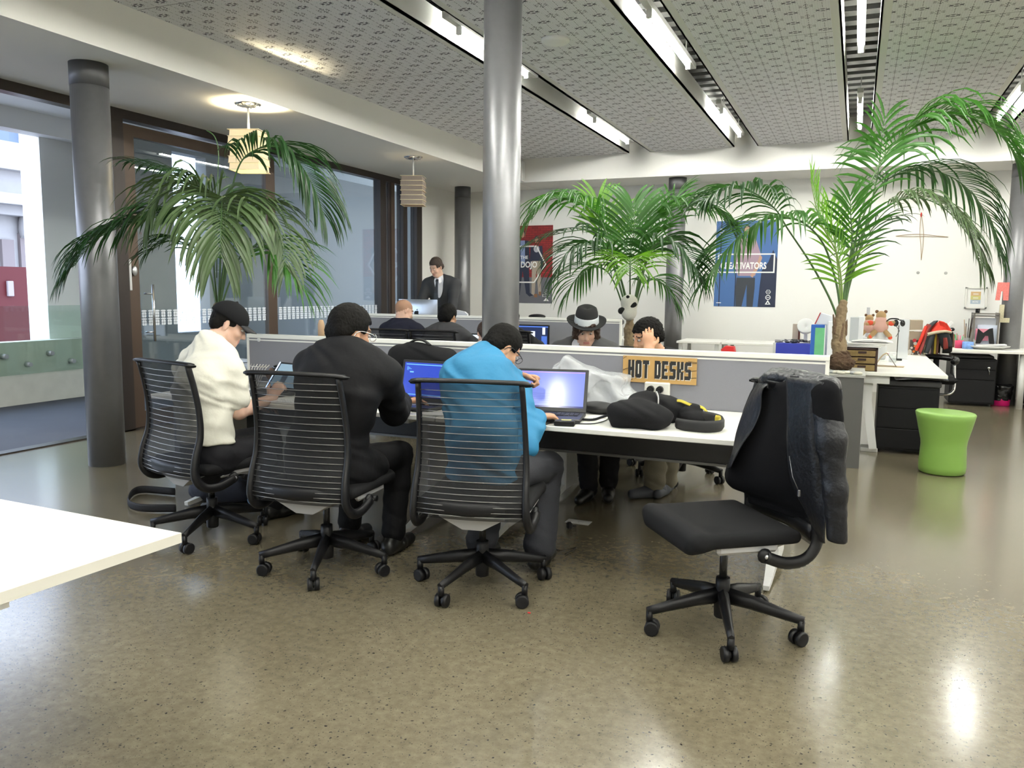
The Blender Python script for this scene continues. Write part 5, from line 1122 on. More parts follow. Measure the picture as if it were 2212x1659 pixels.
# crumpled shoulder bag with a strap loop on the floor
fb = P(440, 1085, z=0); t = empty('floor_bag', (fb[0], fb[1]+.10, 0), 0, 'dark blue grey cloth bag on the floor behind the first chair', 'bag')
S = SDF(); S.ell((fb[0], fb[1]+.10, .085), (.17, .15, .11), k=.03); S.ell((fb[0]+.15, fb[1]+.14, .07), (.14, .12, .09), k=.05); S.cut((0, 0, .001), (0, 0, -1), .004); S.build('bag_body', mat('slate_cloth', (.030, .034, .050), .85, bump=.3, bscale=200), t, h=.009, root=t, wr=wrinkle(.012, (15, 12, 22), 4.4), wamp=.012)
l1, l2, l3, l4, l5 = P(378, 1062, z=.03), P(300, 1058, z=.03), P(277, 1082, z=.03), P(300, 1096, z=.03), P(380, 1098, z=.03)
strap([l1, l2, l3, l4, l5], .05, mat('dark_webbing', (.010, .010, .013), .8), 'strap', t, .006)
bb_ = P(552, 1083, z=0); t = empty('fallen_bottle', (bb_[0], bb_[1], 0), 0, 'small clear blue bottle lying on the floor beside the first chair', 'bottle')
m = W(t); e = nrm(P(562, 1065, z=0)-P(535, 1092, z=0)); m.tube([bb_-e*.10+A(0, 0, .03), bb_-e*.09+A(0, 0, .03), bb_+e*.05+A(0, 0, .03), bb_+e*.08+A(0, 0, .03), bb_+e*.10+A(0, 0, .03)], [.022, .03, .03, .013, .012], 16); m.build('bottle_body', mat('blue_clear_plastic', (.30, .50, .75), .1, alpha=.6)); m = W(t); m.cyl(bb_+e*.10+A(0, 0, .03), bb_+e*.118+A(0, 0, .03), .014, None, 14); m.build('bottle_cap', mat('blue_ring', (.02, .04, .35), .4))
m = MB(); rd = P(1143, 1325, z=0); m.ell((rd[0], rd[1], .003), (.008, .005, .003)); solo(m, 'red_scrap', mat('red_plastic', (.55, .02, .02), .5), rd, 'tiny red scrap lying on the concrete floor', 'scrap')
# ---------------------------------------------------------------- leather jacket over the fourth chair
LEA = mat('black_leather', (.007, .0075, .010), .38, spec=.4, bump=.35, bscale=55, var=.2, vscale=12); LIN = mat('jacket_lining', (.0035, .0035, .0045), .95, spec=.15)
ch = chairs['c4']; jt = empty('leather_jacket', (ch.location[0]+.2, ch.location[1]+.1, .42), 0, 'black leather jacket draped over the back of the empty chair, sleeve hanging down', 'jacket')
cz = ch.rotation_euler[2]; Lc = lambda x, y, z: A(ch.location[0], ch.location[1], 0)+rotz(cz) @ A(x, y, z)   # chair frame: +y forward, +x its right
def panel(name, L_, R_2, yl, yr, m_, root, nv=16, nu=30, bulge=.02, fold=.006, th=.005, fr=(11, 4)):
    a = smooth_path([P(x, y, y=yl+(yr-yl)*0) for x, y in L_], 6); b = smooth_path([P(x, y, y=yr) for x, y in R_2], 6); mm = W(root)
    def fn(u, v):
        i = u*(len(a)-1); k_ = int(min(i, len(a)-2)); j = u*(len(b)-1); l_ = int(min(j, len(b)-2)); p_ = lerp(lerp(a[k_], a[k_+1], i-k_), lerp(b[l_], b[l_+1], j-l_), v)
        return p_-_f*(bulge*math.sin(PI*v)+fold*math.sin(v*fr[0]+u*fr[1]+.6*math.sin(u*9))*math.sin(PI*v)**.5+fold*.6*math.sin(u*31+v*5)*max(0, 1-u*3))
    mm.grid(fn, nu, nv, thick=th); return mm.build(name, m_)
panel('inner_lining', [(1640, 832), (1638, 885), (1614, 928), (1586, 970), (1566, 1025), (1580, 1052), (1612, 1066), (1618, 1086)], [(1712, 822), (1706, 880), (1706, 940), (1708, 1000), (1718, 1050), (1740, 1088), (1762, 1118), (1778, 1140)], 3.60, 3.34, LIN, jt, bulge=-.01, fold=.003)
panel('left_front', [(1652, 808), (1628, 843), (1606, 890), (1591, 935), (1583, 975), (1572, 1010)], [(1700, 826), (1650, 838), (1644, 885), (1628, 925), (1602, 962), (1576, 1012)], 3.60, 3.50, LEA, jt, bulge=.012, fold=.004)
panel('right_front', [(1698, 814), (1701, 880), (1700, 950), (1704, 1010), (1715, 1055), (1738, 1100), (1773, 1170)], [(1780, 826), (1768, 872), (1773, 940), (1786, 1010), (1792, 1070), (1784, 1120), (1777, 1170)], 3.27, 3.13, LEA, jt, nv=22, bulge=.030, fold=.007)
panel('back_outer', [(1640, 815), (1612, 870), (1592, 940), (1580, 1010), (1590, 1050)], [(1820, 842), (1815, 900), (1806, 980), (1800, 1060), (1796, 1100)], 3.80, 3.40, LEA, jt, bulge=-.05, fold=.01)
cl = [(1648, 814), (1665, 806), (1700, 808), (1740, 816), (1772, 824), (1786, 832)]
QL = mat('quilted_leather', (.014, .015, .018), .32, bump=1.0, bscale=30, var=.3, vscale=20)
def collar():
    S = SDF(); pf_ = smooth_path([P(x, y+9, y=3.60-.27*(i/5)) for i, (x, y) in enumerate(cl)], 3); pb_ = [p_+A(.03, .10, .004) for p_ in pf_]
    for i in range(len(pf_)-1):
        S.cap(pf_[i], pf_[i+1], .020, k=.02); S.cap(pb_[i], pb_[i+1], .022, k=.02); S.cap(lerp(pf_[i], pb_[i], .5), lerp(pf_[i+1], pb_[i+1], .5), .024, k=.03)
    S.build('quilted_yoke', QL, jt, h=.008, root=jt, wr=wrinkle(.004, (60, 55, 40), 2), wamp=.004)
collar()
panel('collar_fold', [(1655, 838), (1668, 846), (1686, 852), (1700, 840), (1708, 818)], [(1656, 822), (1672, 824), (1688, 826), (1700, 818), (1716, 806)], 3.52, 3.46, LEA, jt, nu=14, nv=6, bulge=.015, fold=.002)
panel('lapel', [(1708, 812), (1712, 840), (1704, 880), (1701, 920)], [(1724, 812), (1735, 845), (1722, 890), (1706, 930)], 3.36, 3.33, LEA, jt, nu=14, nv=6, bulge=.03, fold=.004)
S = SDF(); sh_ = P(1778, 848, y=3.26)
a1, a2, a3, a4 = P(1782, 856, y=3.16), P(1794, 950, y=3.13), P(1804, 1060, y=3.12), P(1808, 1172, y=3.13)
S.cap(a1, a2, .052, .052, k=.03, flat=(.75, (.4, .9, 0))); S.cap(a2, a3, .052, .043, k=.03, flat=(.75, (.4, .9, 0))); S.cap(a3, a4, .043, .039, k=.02, flat=(.75, (.4, .9, 0))); S.cut(a4+A(0, 0, .0), (0, 0, -1), .008)
S.build('sleeve', LEA, jt, h=.007, root=jt, wr=wrinkle(.0018, (10, 12, 50), 1.1), wamp=.0018)
S = SDF(); S.cap(P(1782, 853, y=3.16), P(1790, 905, y=3.145), .057, .055, k=.02, flat=(.76, (.4, .9, 0))); S.build('sleeve_cuff_lining', LIN, jt, h=.008, root=jt)
m = W(jt); m.tube([P(1705, 985, y=3.10), P(1712, 1030, y=3.09), P(1724, 1058, y=3.08)], .0018, 6); m.box(P(1726, 1066, y=3.075), (.010, .005, .026), None, 0, .003); m.build('zip', mat('dull_zip', (.16, .16, .17), .35, metal=.8))
# ================================================================= palms
def leaf_mat(name, col, tr=.35):
    if name in _M: return _M[name]
    m = mat(name, col, .38, spec=.45, var=.25, vscale=9); n = m.node_tree; b = n.nodes['Principled BSDF']; o = n.nodes['Material Output']
    t = n.nodes.new('ShaderNodeBsdfTranslucent'); t.inputs[0].default_value = (col[0]*1.6, min(1, col[1]*1.8), col[2]*.8, 1); mx = n.nodes.new('ShaderNodeMixShader'); mx.inputs[0].default_value = tr
    n.links.new(b.outputs[0], mx.inputs[1]); n.links.new(t.outputs[0], mx.inputs[2]); n.links.new(mx.outputs[0], o.inputs[0]); return m
LD = leaf_mat('leaf_dark_green', (.014, .048, .012)); LM = leaf_mat('leaf_mid_green', (.030, .105, .014)); LY = leaf_mat('leaf_yellow_green', (.095, .220, .016), .4); LG = leaf_mat('leaf_grey_green', (.055, .090, .036), .2)
STEM = mat('petiole_green', (.045, .10, .025), .4); STEMY = mat('petiole_yellow', (.14, .22, .04), .4)
TRUNK = mat('palm_trunk', (.20, .145, .085), .9, bump=1.0, bscale=60, var=.45, vscale=40, stretch=(1, 1, .4)); FIBRE = mat('root_fibre', (.070, .040, .022), 1.0, bump=1.0, bscale=150, var=.5, vscale=90)
def frond(root, pts, leafm, n=30, L=.42, start=.30, droop=.9, wid=.019, facing=None, stemm=None, seed=0, sweep=.55, tipL=.45, lift=.25, r0=.008):
    """rachis points in world space, leaflets in two rows that hang under their own weight"""
    L *= 1.5; droop *= 1.2; wid *= 1.12
    rnd = random.Random(seed*7+int(L*1000)+n); pth = smooth_path(pts, 10); N = len(pth)
    cum = [0.0]
    for i in range(1, N): cum.append(cum[-1]+np.linalg.norm(pth[i]-pth[i-1]))
    tot = cum[-1]
    def at_(t):
        s = t*tot; i = 0
        while i < N-2 and cum[i+1] < s: i += 1
        return lerp(pth[i], pth[i+1], (s-cum[i])/max(1e-6, cum[i+1]-cum[i])), nrm(pth[min(N-1, i+1)]-pth[i])
    m = W(root); m.tube(pth, [r0*(1-.75*i/(N-1)) for i in range(N)], 6, 1)
    for i in range(n):
        t = start+(1-start)*(i+.5)/n; p, T = at_(min(.995, t)); up = A(0, 0, 1) if facing is None else A(facing); sd = np.cross(T, up)
        if np.linalg.norm(sd) < .2: sd = np.cross(T, -_f)
        sd = nrm(sd); nn = nrm(np.cross(sd, T)); u = (t-start)/(1-start); le = L*(1-(1-tipL)*u**1.6)*(.55+.45*min(1, u*5))*(.9+.2*rnd.random())
        for g in (-1, 1):
            ang = sweep+.55*u+rnd.uniform(-.08, .08); d = nrm(sd*g*math.cos(ang)+T*math.sin(ang)+nn*(lift+rnd.uniform(-.08, .08))); q = p.copy(); seg = 6; v = []; w0 = wid*(.85+.3*rnd.random()); dr = droop*(.75+.5*rnd.random())
            for k in range(seg+1):
                f_ = k/seg; w_ = w0*(math.sin(PI*min(1, (f_*.86+.14)))**.7)*(.35+.65*min(1, f_*4)); wv = nrm(np.cross(d, nn)+A(1e-6, 0, 0)); fold = nn*w_*.22
                v += [q+wv*w_/2+fold, q, q-wv*w_/2+fold]
                q = q+d*le/seg; d = nrm(d+A(0, 0, -1)*dr*.34*(.4+f_))
                nn = nrm(nn-d*(nn @ d))
            m.add(v, [(3*k+j, 3*k+j+1, 3*k+j+4, 3*k+j+3) for k in range(seg) for j in (0, 1)], 0, True)
            nn = nrm(np.cross(sd, T))
    return m.build('frond', [leafm, stemm or STEM])
def px3(lst): return [P(a, b, d=d) for a, b, d in lst]
def trunk(root, pts, rads, name='trunk'):
    S = SDF()
    for i in range(len(pts)-1): S.cap(pts[i], pts[i+1], rads[i], rads[i+1], k=.02)
    S.build(name, TRUNK, root, h=.008, root=root, wr=wrinkle(.006, (60, 50, 90), 2), wamp=.006)
# --- left palm by the glass door
b0 = P(468, 700, d=5.85); rt_ = empty('potted_palm', (b0[0], b0[1], .70), 0, 'dark green palm with drooping fronds rising behind the man in the cap', 'palm')
pbx = MB(); pbx.bx((b0[0]-.24, b0[1]-.20, 0), (b0[0]+.20, b0[1]+.32, .70), 0); pbx.bx((b0[0]-.25, b0[1]-.21, .70), (b0[0]+.21, b0[1]+.33, .715), 0); solo(pbx, 'planter_box', mat('planter_grey', (.085, .085, .083), .45), (b0[0], b0[1], 0), 'dark grey planter box behind the man in the cap, under the left palm', 'planter')
trunk(rt_, [A(b0[0], b0[1], .70), A(b0[0], b0[1], 1.0), P(469, 662, d=5.85)], [.05, .035, .028])
D0 = 5.85
FL = [([(470, 668, D0), (452, 580, D0), (425, 500, 5.8), (370, 468, 5.75), (316, 474, 5.7), (260, 491, 5.65), (204, 520, 5.6), (160, 575, 5.55)], LD, 34, .46, .42, 1.0, .022),
      ([(472, 665, D0), (476, 560, D0), (476, 455, 5.8), (428, 408, 5.7), (386, 402, 5.6), (345, 430, 5.5), (325, 470, 5.45)], LG, 26, .46, .42, 1.1, .022),
      ([(474, 668, D0), (488, 560, D0), (484, 455, 5.75), (480, 425, 5.55), (479, 445, 5.3), (477, 494, 5.15), (476, 550, 5.1)], LG, 30, .50, .45, 1.15, .024),
      ([(474, 668, D0), (492, 560, D0), (496, 440, 5.85), (518, 355, 5.8), (557, 322, 5.75), (610, 320, 5.7), (652, 360, 5.65), (682, 415, 5.6), (696, 462, 5.6)], LD, 36, .44, .52, 1.2, .020),
      ([(476, 668, D0), (500, 600, 5.8), (530, 540, 5.6), (582, 540, 5.5), (624, 578, 5.4), (650, 622, 5.4)], LM, 22, .42, .30, .8, .018),
      ([(470, 668, D0), (462, 560, 5.95), (462, 430, 6.0), (400, 386, 6.0), (344, 365, 6.0), (282, 352, 6.0)], LD, 18, .34, .45, .7, .016),
      ([(472, 668, D0), (485, 560, 5.9), (500, 470, 5.7), (545, 440, 5.5), (590, 470, 5.4), (612, 530, 5.35), (618, 580, 5.3)], LG, 24, .36, .45, 1.1, .018),
      ([(468, 668, D0), (455, 590, 5.9), (430, 540, 6.0), (370, 520, 6.0), (320, 545, 6.0)], LD, 14, .30, .45, .9, .016),
      ([(474, 668, D0), (492, 560, 5.95), (498, 480, 6.05), (540, 450, 6.1), (590, 440, 6.1)], LD, 10, .24, .55, .5, .020)]
for i, (pt, lm, n_, L_, st_, dr_, wd_) in enumerate(FL): frond(rt_, px3(pt), lm, int(n_*1.3), L_, st_, dr_, wd_, seed=i+1)
m = W(rt_); m.tube(smooth_path(px3([(468, 600, 5.9), (470, 400, 5.9), (472, 330, 5.9), (464, 296, 5.9), (446, 281, 5.9)]), 8), [.004]*33, 5); m.build('spear', STEM)
# --- middle palm
b0 = P(1361, 760, d=6.95); zb = .72; rt_ = empty('potted_palm', (b0[0], b0[1], .70), 0, 'bright green bushy palm behind the men, right of the black hat', 'palm')
pbx = MB(); pbx.bx((b0[0]-.26, b0[1]-.26, 0), (b0[0]+.26, b0[1]+.30, .715), 0); solo(pbx, 'planter_box', mat('planter_grey', (.085, .085, .083), .45), (b0[0], b0[1], 0), 'dark grey planter box under the middle palm, behind the long screen', 'planter')
trunk(rt_, [A(b0[0], b0[1], .70), P(1361, 745, d=6.95), P(1359, 715, d=6.95), P(1361, 685, d=6.95)], [.055, .050, .042, .028])
D0 = 6.95
FM = [([(1361, 700, D0), (1350, 633, D0), (1325, 549, D0), (1298, 476, D0), (1270, 448, 6.9), (1228, 428, 6.85), (1180, 436, 6.8), (1149, 474, 6.8)], LM, 32, .40, .50, 1.1, .022),
      ([(1361, 700, D0), (1345, 620, 6.8), (1325, 560, 6.6), (1289, 533, 6.5), (1260, 530, 6.4), (1228, 546, 6.3), (1202, 592, 6.3)], LD, 26, .36, .42, 1.1, .020),
      ([(1360, 700, D0), (1345, 660, 6.9), (1327, 611, 6.8), (1305, 581, 6.7), (1274, 580, 6.6), (1245, 602, 6.5), (1226, 640, 6.5)], LM, 22, .33, .45, 1.2, .017),
      ([(1361, 700, D0), (1361, 621, D0), (1362, 549, D0), (1371, 484, 7.0), (1366, 440, 7.1)], LM, 24, .42, .45, .45, .024),
      ([(1362, 700, D0), (1376, 621, D0), (1394, 530, D0), (1415, 475, 6.95), (1457, 448, 6.9), (1506, 445, 6.85), (1550, 462, 6.8), (1576, 492, 6.8)], LM, 34, .42, .45, 1.1, .022),
      ([(1362, 700, D0), (1380, 615, 6.85), (1400, 552, 6.7), (1421, 525, 6.6), (1457, 528, 6.5), (1489, 561, 6.4), (1507, 598, 6.4)], LD, 28, .38, .45, 1.1, .022),
      ([(1363, 700, D0), (1376, 657, D0), (1390, 616, 7.0), (1409, 603, 7.05), (1438, 620, 7.1), (1457, 658, 7.1)], LM, 20, .30, .45, 1.1, .018),
      ([(1361, 700, D0), (1361, 640, 6.9), (1361, 585, 6.7), (1362, 560, 6.4), (1362, 562, 6.2), (1362, 585, 6.05)], LY, 22, .40, .35, .7, .018),
      ([(1361, 700, D0), (1335, 600, 7.1), (1310, 520, 7.2), (1300, 470, 7.25), (1290, 430, 7.3)], LY, 12, .36, .60, .35, .028),
      ([(1362, 700, D0), (1390, 590, 7.1), (1420, 500, 7.2), (1450, 440, 7.3), (1475, 415, 7.3)], LM, 14, .34, .55, .5, .022),
      ([(1361, 700, D0), (1330, 590, 6.9), (1300, 520, 6.8), (1275, 498, 6.8), (1230, 500, 6.7), (1180, 512, 6.7), (1140, 530, 6.7)], LD, 14, .26, .5, .8, .018)]
for i, (pt, lm, n_, L_, st_, dr_, wd_) in enumerate(FM): frond(rt_, px3(pt), lm, n_, L_, st_, dr_, wd_, seed=i+21)
# --- right palm in the tall planter
b0 = P(1815, 797, z=.76); rt_ = empty('potted_palm', (b0[0], b0[1], .755), 0, 'tall arching palm with a bare trunk in the dark planter at the right', 'palm')
D0 = 7.05 if False else float((b0-CO) @ _f)
S = SDF(); S.ell(b0+A(0, 0, .055), (.115, .11, .07), k=.03); S.ell(b0+A(0, 0, .10), (.075, .075, .07), k=.03); S.cut(b0+A(0, 0, -.002), (0, 0, -1), .004); S.build('root_ball', FIBRE, rt_, h=.008, root=rt_, wr=wrinkle(.012, (55, 48, 70), 3), wamp=.012, it=0)
trunk(rt_, [b0+A(0, 0, .08), P(1812, 745, d=D0), P(1812, 712, d=D0), P(1818, 672, d=D0), P(1821, 655, d=D0)], [.062, .058, .050, .042, .034])
S = SDF(); S.cap(P(1805, 720, d=D0-.02), P(1800, 680, d=D0-.02), .02, .008, k=.01); S.cap(P(1825, 722, d=D0-.02), P(1830, 690, d=D0-.03), .02, .006, k=.01); S.cap(P(1813, 750, d=D0-.04), P(1822, 700, d=D0-.05), .02, .01, k=.01); S.build('old_leaf_bases', mat('dry_sheath', (.12, .075, .045), .9, bump=.8, bscale=90), rt_, h=.007, root=rt_)
FR = [([(1814, 700, D0), (1790, 640, D0), (1750, 567, D0), (1702, 495, 6.9), (1674, 451, 6.8), (1627, 416, 6.65), (1572, 408, 6.5), (1522, 434, 6.4)], LD, 30, .42, .55, 1.1, .022),
      ([(1818, 690, D0), (1806, 610, D0), (1780, 530, 6.9), (1740, 484, 6.8), (1700, 470, 6.7), (1655, 474, 6.6), (1608, 502, 6.5), (1565, 545, 6.4), (1530, 604, 6.4)], LM, 40, .44, .38, 1.0, .024),
      ([(1819, 690, D0), (1818, 618, D0), (1806, 545, D0), (1770, 473, D0), (1750, 385, D0)], LY, 28, .34, .22, .4, .020),
      ([(1822, 690, D0), (1828, 618, D0), (1847, 527, D0), (1862, 451, D0), (1891, 372, D0), (1934, 308, 7.0), (2006, 260, 6.9), (2079, 250, 6.8), (2151, 283, 6.7), (2200, 345, 6.7)], LM, 46, .62, .48, 1.1, .028),
      ([(1822, 690, D0), (1832, 620, D0), (1854, 527, D0), (1883, 473, 7.0), (1934, 436, 6.9), (1988, 428, 6.8), (2042, 452, 6.7), (2092, 509, 6.6), (2112, 563, 6.6)], LG, 40, .44, .52, 1.2, .024),
      ([(1821, 690, D0), (1830, 600, 7.3), (1862, 473, 7.4), (1916, 388, 7.5), (2006, 368, 7.55), (2079, 398, 7.6), (2130, 464, 7.6), (2154, 540, 7.6)], LD, 44, .52, .50, 1.2, .024),
      ([(1820, 690, D0), (1826, 610, D0), (1840, 527, 6.9), (1838, 470, 6.85), (1836, 420, 6.85)], LM, 12, .30, .55, .3, .024),
      ([(1822, 690, D0), (1838, 600, 7.2), (1868, 520, 7.3), (1900, 480, 7.3), (1940, 470, 7.3)], LD, 10, .34, .5, .8, .02),
      ([(1817, 690, D0), (1812, 600, 7.2), (1800, 500, 7.3), (1790, 440, 7.35)], LY, 12, .28, .5, .3, .02),
      ([(1824, 690, D0), (1832, 630, D0), (1862, 520, D0), (1895, 380, 7.2), (1905, 300, 7.2), (1912, 250, 7.2)], LM, 12, .34, .62, .5, .026)]
for i, (pt, lm, n_, L_, st_, dr_, wd_) in enumerate(FR): frond(rt_, px3(pt), lm, n_, L_, st_, dr_, wd_, seed=i+41, r0=.010, stemm=STEMY if lm is LY else None)
# pebbles on the planter
PEB = [mat('pebble_pale', (.50, .48, .40), .5), mat('pebble_grey', (.30, .31, .31), .5)]
rr_ = random.Random(5); proto_p = None; q0 = [(-.60+.085*i, 7.03+.05*(i % 2)) for i in range(8)]+[(b0[0]-.10+.04*i, 7.05+.035*rr_.random()) for i in range(7)]
for i, (x, y) in enumerate(q0):
    m = MB(); m.ell((0, 0, .012), (.034+.010*rr_.random(), .026, .015), rotz(rr_.random()*3), 12)
    o = m.build('pebble', PEB[i % 2], None, None, 'smooth pebble on the planter rim in front of the right palm', 'pebble', 'pebbles around the right palm'); o.location = (x, y, .754)
# ================================================================= back wall and right hand desks
EX, EZ = A(1, 0, 0), A(0, 0, 1)
def poster(name, x0, x1, z0, z1, label, cols, draw, y=YB-.004):
    """flat printed poster pinned to the back wall; u to the right, v up, both 0..1"""
    m = MB(); m.bx((x0, y-.002, z0), (x1, y+.002, z1), 0); lay = [0]
    def rect(u0, v0, u1, v1, c): lay[0] += 1; yy = y-.0021-.00012*lay[0]; m.add([(x0+(x1-x0)*a, yy, z0+(z1-z0)*b) for a, b in ((u0, v0), (u1, v0), (u1, v1), (u0, v1))], [(0, 1, 2, 3)], c)
    def pol(pts, c): lay[0] += 1; yy = y-.0021-.00012*lay[0]; m.add([(x0+(x1-x0)*a, yy, z0+(z1-z0)*b) for a, b in pts], [tuple(range(len(pts)))], c)
    def txt(s, u, v, hgt, c, width=None, bold=.02): lay[0] += 1; m.text(s, (x0+(x1-x0)*u, y-.0021-.00012*lay[0], z0+(z1-z0)*v), (1, 0, 0), (0, 0, 1), hgt, 0, c, width, bold)
    draw(rect, pol, txt); solo(m, name, cols, ((x0+x1)/2, y, z0), label, 'poster')
PW = mat('poster_white', (.80, .80, .78), .6); PNV = mat('poster_navy', (.018, .022, .045), .5); PSK = mat('poster_skin', (.45, .27, .20), .6); PKH = mat('poster_khaki', (.38, .32, .26), .6); PLB = mat('poster_shirt_blue', (.22, .28, .48), .6); PGR = mat('poster_asphalt', (.13, .13, .15), .6); PBR = mat('poster_boot', (.24, .12, .06), .6); PMO = mat('poster_mortar', (.13, .02, .022), .7)
def brick():
    m = mat('poster_brick_red', (.26, .022, .022), .65); n = m.node_tree; b = n.nodes['Principled BSDF']; tc = n.nodes.new('ShaderNodeTexCoord'); mp = n.nodes.new('ShaderNodeMapping'); mp.inputs['Rotation'].default_value = (PI/2, 0, 0)
    t = n.nodes.new('ShaderNodeTexBrick'); t.inputs['Color1'].default_value = (.30, .025, .025, 1); t.inputs['Color2'].default_value = (.20, .018, .020, 1); t.inputs['Mortar'].default_value = (.10, .015, .018, 1); t.inputs['Scale'].default_value = 1; t.inputs['Brick Width'].default_value = .10; t.inputs['Row Height'].default_value = .035; t.inputs['Mortar Size'].default_value = .003
    n.links.new(tc.outputs['Object'], mp.inputs[0]); n.links.new(mp.outputs[0], t.inputs['Vector']); n.links.new(t.outputs[0], b.inputs['Base Color']); return m
def ell_(cx, cy, rx, ry, n=18): return [(cx+rx*math.cos(2*PI*i/n), cy+ry*math.sin(2*PI*i/n)) for i in range(n)]
def line(pol, a, b, w, c, asp=1.6):
    dx, dy = b[0]-a[0], (b[1]-a[1])*asp; L = math.hypot(dx, dy); nx, ny = -dy/L*w, dx/L*w/asp; pol([(a[0]+nx, a[1]+ny), (b[0]+nx, b[1]+ny), (b[0]-nx, b[1]-ny), (a[0]-nx, a[1]-ny)], c)
def fig(pol, cx, s, top, tc, hair_c, skirt=False, k=1.0):
    pol(ell_(cx, top-.05*s, .050*s, .048*s), hair_c); pol(ell_(cx, top-.062*s, .038*s, .042*s), 4)
    pol([(cx-.13*s, top-.14*s), (cx+.13*s, top-.14*s), (cx+.16*s, top-.42*s), (cx+.11*s, top-.46*s), (cx-.11*s, top-.46*s), (cx-.16*s, top-.42*s)], tc)
def d1(rect, pol, txt):
    rect(0, 0, 1, .335, 2)
    # man and woman standing
    fig(pol, .36, 1.0, .95, 3, 3); pol([(.31, .81), (.41, .81), (.42, .49), (.33, .49)], 5); pol([(.24, .50), (.50, .50), (.53, .13), (.45, .12), (.37, .42), (.31, .10), (.23, .10)], 3); pol([(.44, .13), (.54, .13), (.60, .10), (.52, .085)], 3)
    fig(pol, .66, .95, .87, 3, 3); pol(ell_(.66, .70, .06, .045), 8); pol([(.57, .545), (.75, .545), (.77, .12), (.71, .12), (.665, .44), (.63, .10), (.565, .12)], 6); pol([(.62, .075), (.69, .075), (.69, .12), (.62, .12)], 7); pol([(.72, .10), (.77, .10), (.77, .15), (.72, .15)], 7)
    # white hexagon outline
    hx = [(.22, .745), (.70, .745), (.90, .50), (.70, .255), (.22, .255), (.02, .50)]
    hx = [(.20, .735), (.66, .735), (.86, .50), (.62, .27), (.20, .27), (.02, .50)]
    for i in range(6): line(pol, hx[i], hx[(i+1) % 6], .014, 1)
    txt('THE', .40, .59, .075, 1); txt('BIZ DOJO', .385, .495, .135, 1, .50*.98, .03)
    for r_ in (ell_(.88, .15, .045, .027), ): pol(r_, 1); pol(ell_(.88, .15, .037, .022), 2); rect(.85, .148, .91, .152, 1)
    rect(.80, .085, .96, .115, 1); rect(.81, .089, .95, .111, 2); pol([(.82, .030), (.94, .030), (.88, .072)], 1)
pz0, pz1 = 1.19, 2.47
poster('poster', -5.50, -4.66, pz0, pz1, 'red brick wall poster lettered THE BIZ DOJO beside the central column', [brick(), PW, PGR, PNV, PSK, PLB, PKH, PBR, mat('lace_white', (.5, .5, .55), .6)], d1)
PBL = mat('poster_blue', (.055, .13, .32), .5); PB2 = mat('poster_dark_blue', (.012, .018, .045), .5); PJE = mat('poster_jeans', (.030, .035, .045), .6); PCK = mat('poster_check_shirt', (.34, .24, .30), .7)
def d2(rect, pol, txt):
    for u in (.075, .335): rect(u, .0, u+.018, 1, 2)
    pol([(.72, 0), (1, 0), (1, .55), (.93, .66), (.86, .52), (.76, .42), (.74, .24)], 2)
    pol(ell_(.50, .90, .055, .055), 3); pol(ell_(.50, .885, .043, .048), 4)
    pol([(.38, .80), (.64, .80), (.76, .56), (.70, .48), (.66, .36), (.38, .36), (.30, .52)], 5)
    pol([(.36, .34), (.66, .34), (.66, .22), (.64, .0), (.54, .0), (.53, .26), (.46, .0), (.36, .0), (.35, .20)], 3); pol([(.62, .34), (.72, .46), (.76, .58), (.72, .60), (.66, .46), (.58, .36)], 4)
    for (a, b, c_, d_) in ((.04, .395, .965, .41), (.04, .605, .965, .62), (.04, .395, .062, .62), (.942, .395, .965, .62)): rect(a, b, c_, d_, 1)
    txt('CREATIVATORS', .46, .475, .135, 1, .76*.88, .03)
    for i in range(4): rect(.055, .905-.022*i, .10+.03*((i*7) % 3), .912-.022*i, 1)
    rect(.04, .038, .12, .046, 1)
    pol(ell_(.88, .175, .042, .028, 6), 1); pol(ell_(.88, .175, .032, .020), 2); rect(.855, .172, .905, .178, 1); pol(ell_(.88, .112, .042, .028), 1); pol(ell_(.88, .112, .032, .020), 2); rect(.855, .109, .905, .115, 1); pol([(.835, .03), (.925, .03), (.88, .082)], 1); pol([(.86, .038), (.90, .038), (.88, .06)], 2)
poster('poster', -2.02, -1.12, pz0, pz1, 'blue poster with a white boxed word ending ATORS behind the palms', [PBL, PW, PB2, PJE, PSK, PCK], d2)
# framed quotation, card letters, rubber band star, wall spots
t = empty('picture_frame', (1.50, YB-.02, 1.22), 0, 'small white picture frame with a pastel quotation by the right column', 'picture frame')
m = W(t); a, b = P(2086, 620, y=YB-.01), P(2130, 667, y=YB-.01); x0, x1, z0, z1 = a[0], b[0], b[2], a[2]
for q in (((x0, z0), (x1, z0+.022)), ((x0, z1-.022), (x1, z1)), ((x0, z0), (x0+.022, z1)), ((x1-.022, z0), (x1, z1))): m.bx((q[0][0], YB-.03, q[0][1]), (q[1][0], YB, q[1][1]), 0, .002)
m.build('frame', WHITE); m = W(t); m.bx((x0+.022, YB-.012, z0+.022), (x1-.022, YB-.006, z1-.022)); m.build('mount', mat('mount_white', (.82, .82, .80), .7))
m = W(t); ux, uz = (x1-x0), (z1-z0); cc = [mat('pastel_orange', (.62, .42, .22), .7), mat('pastel_yellow', (.60, .56, .22), .7), mat('pastel_blue', (.42, .50, .58), .7)]
for i, q in enumerate((2, 1, 0)): m.bx((x0+ux*.26, YB-.0135, z0+uz*(.22+.19*i)), (x0+ux*.72, YB-.012, z0+uz*(.41+.19*i)), q)
m.text('MORE', (x0+ux*.49, YB-.0138, z0+uz*.31), EX, EZ, .035, .0, 3, ux*.26, .01)
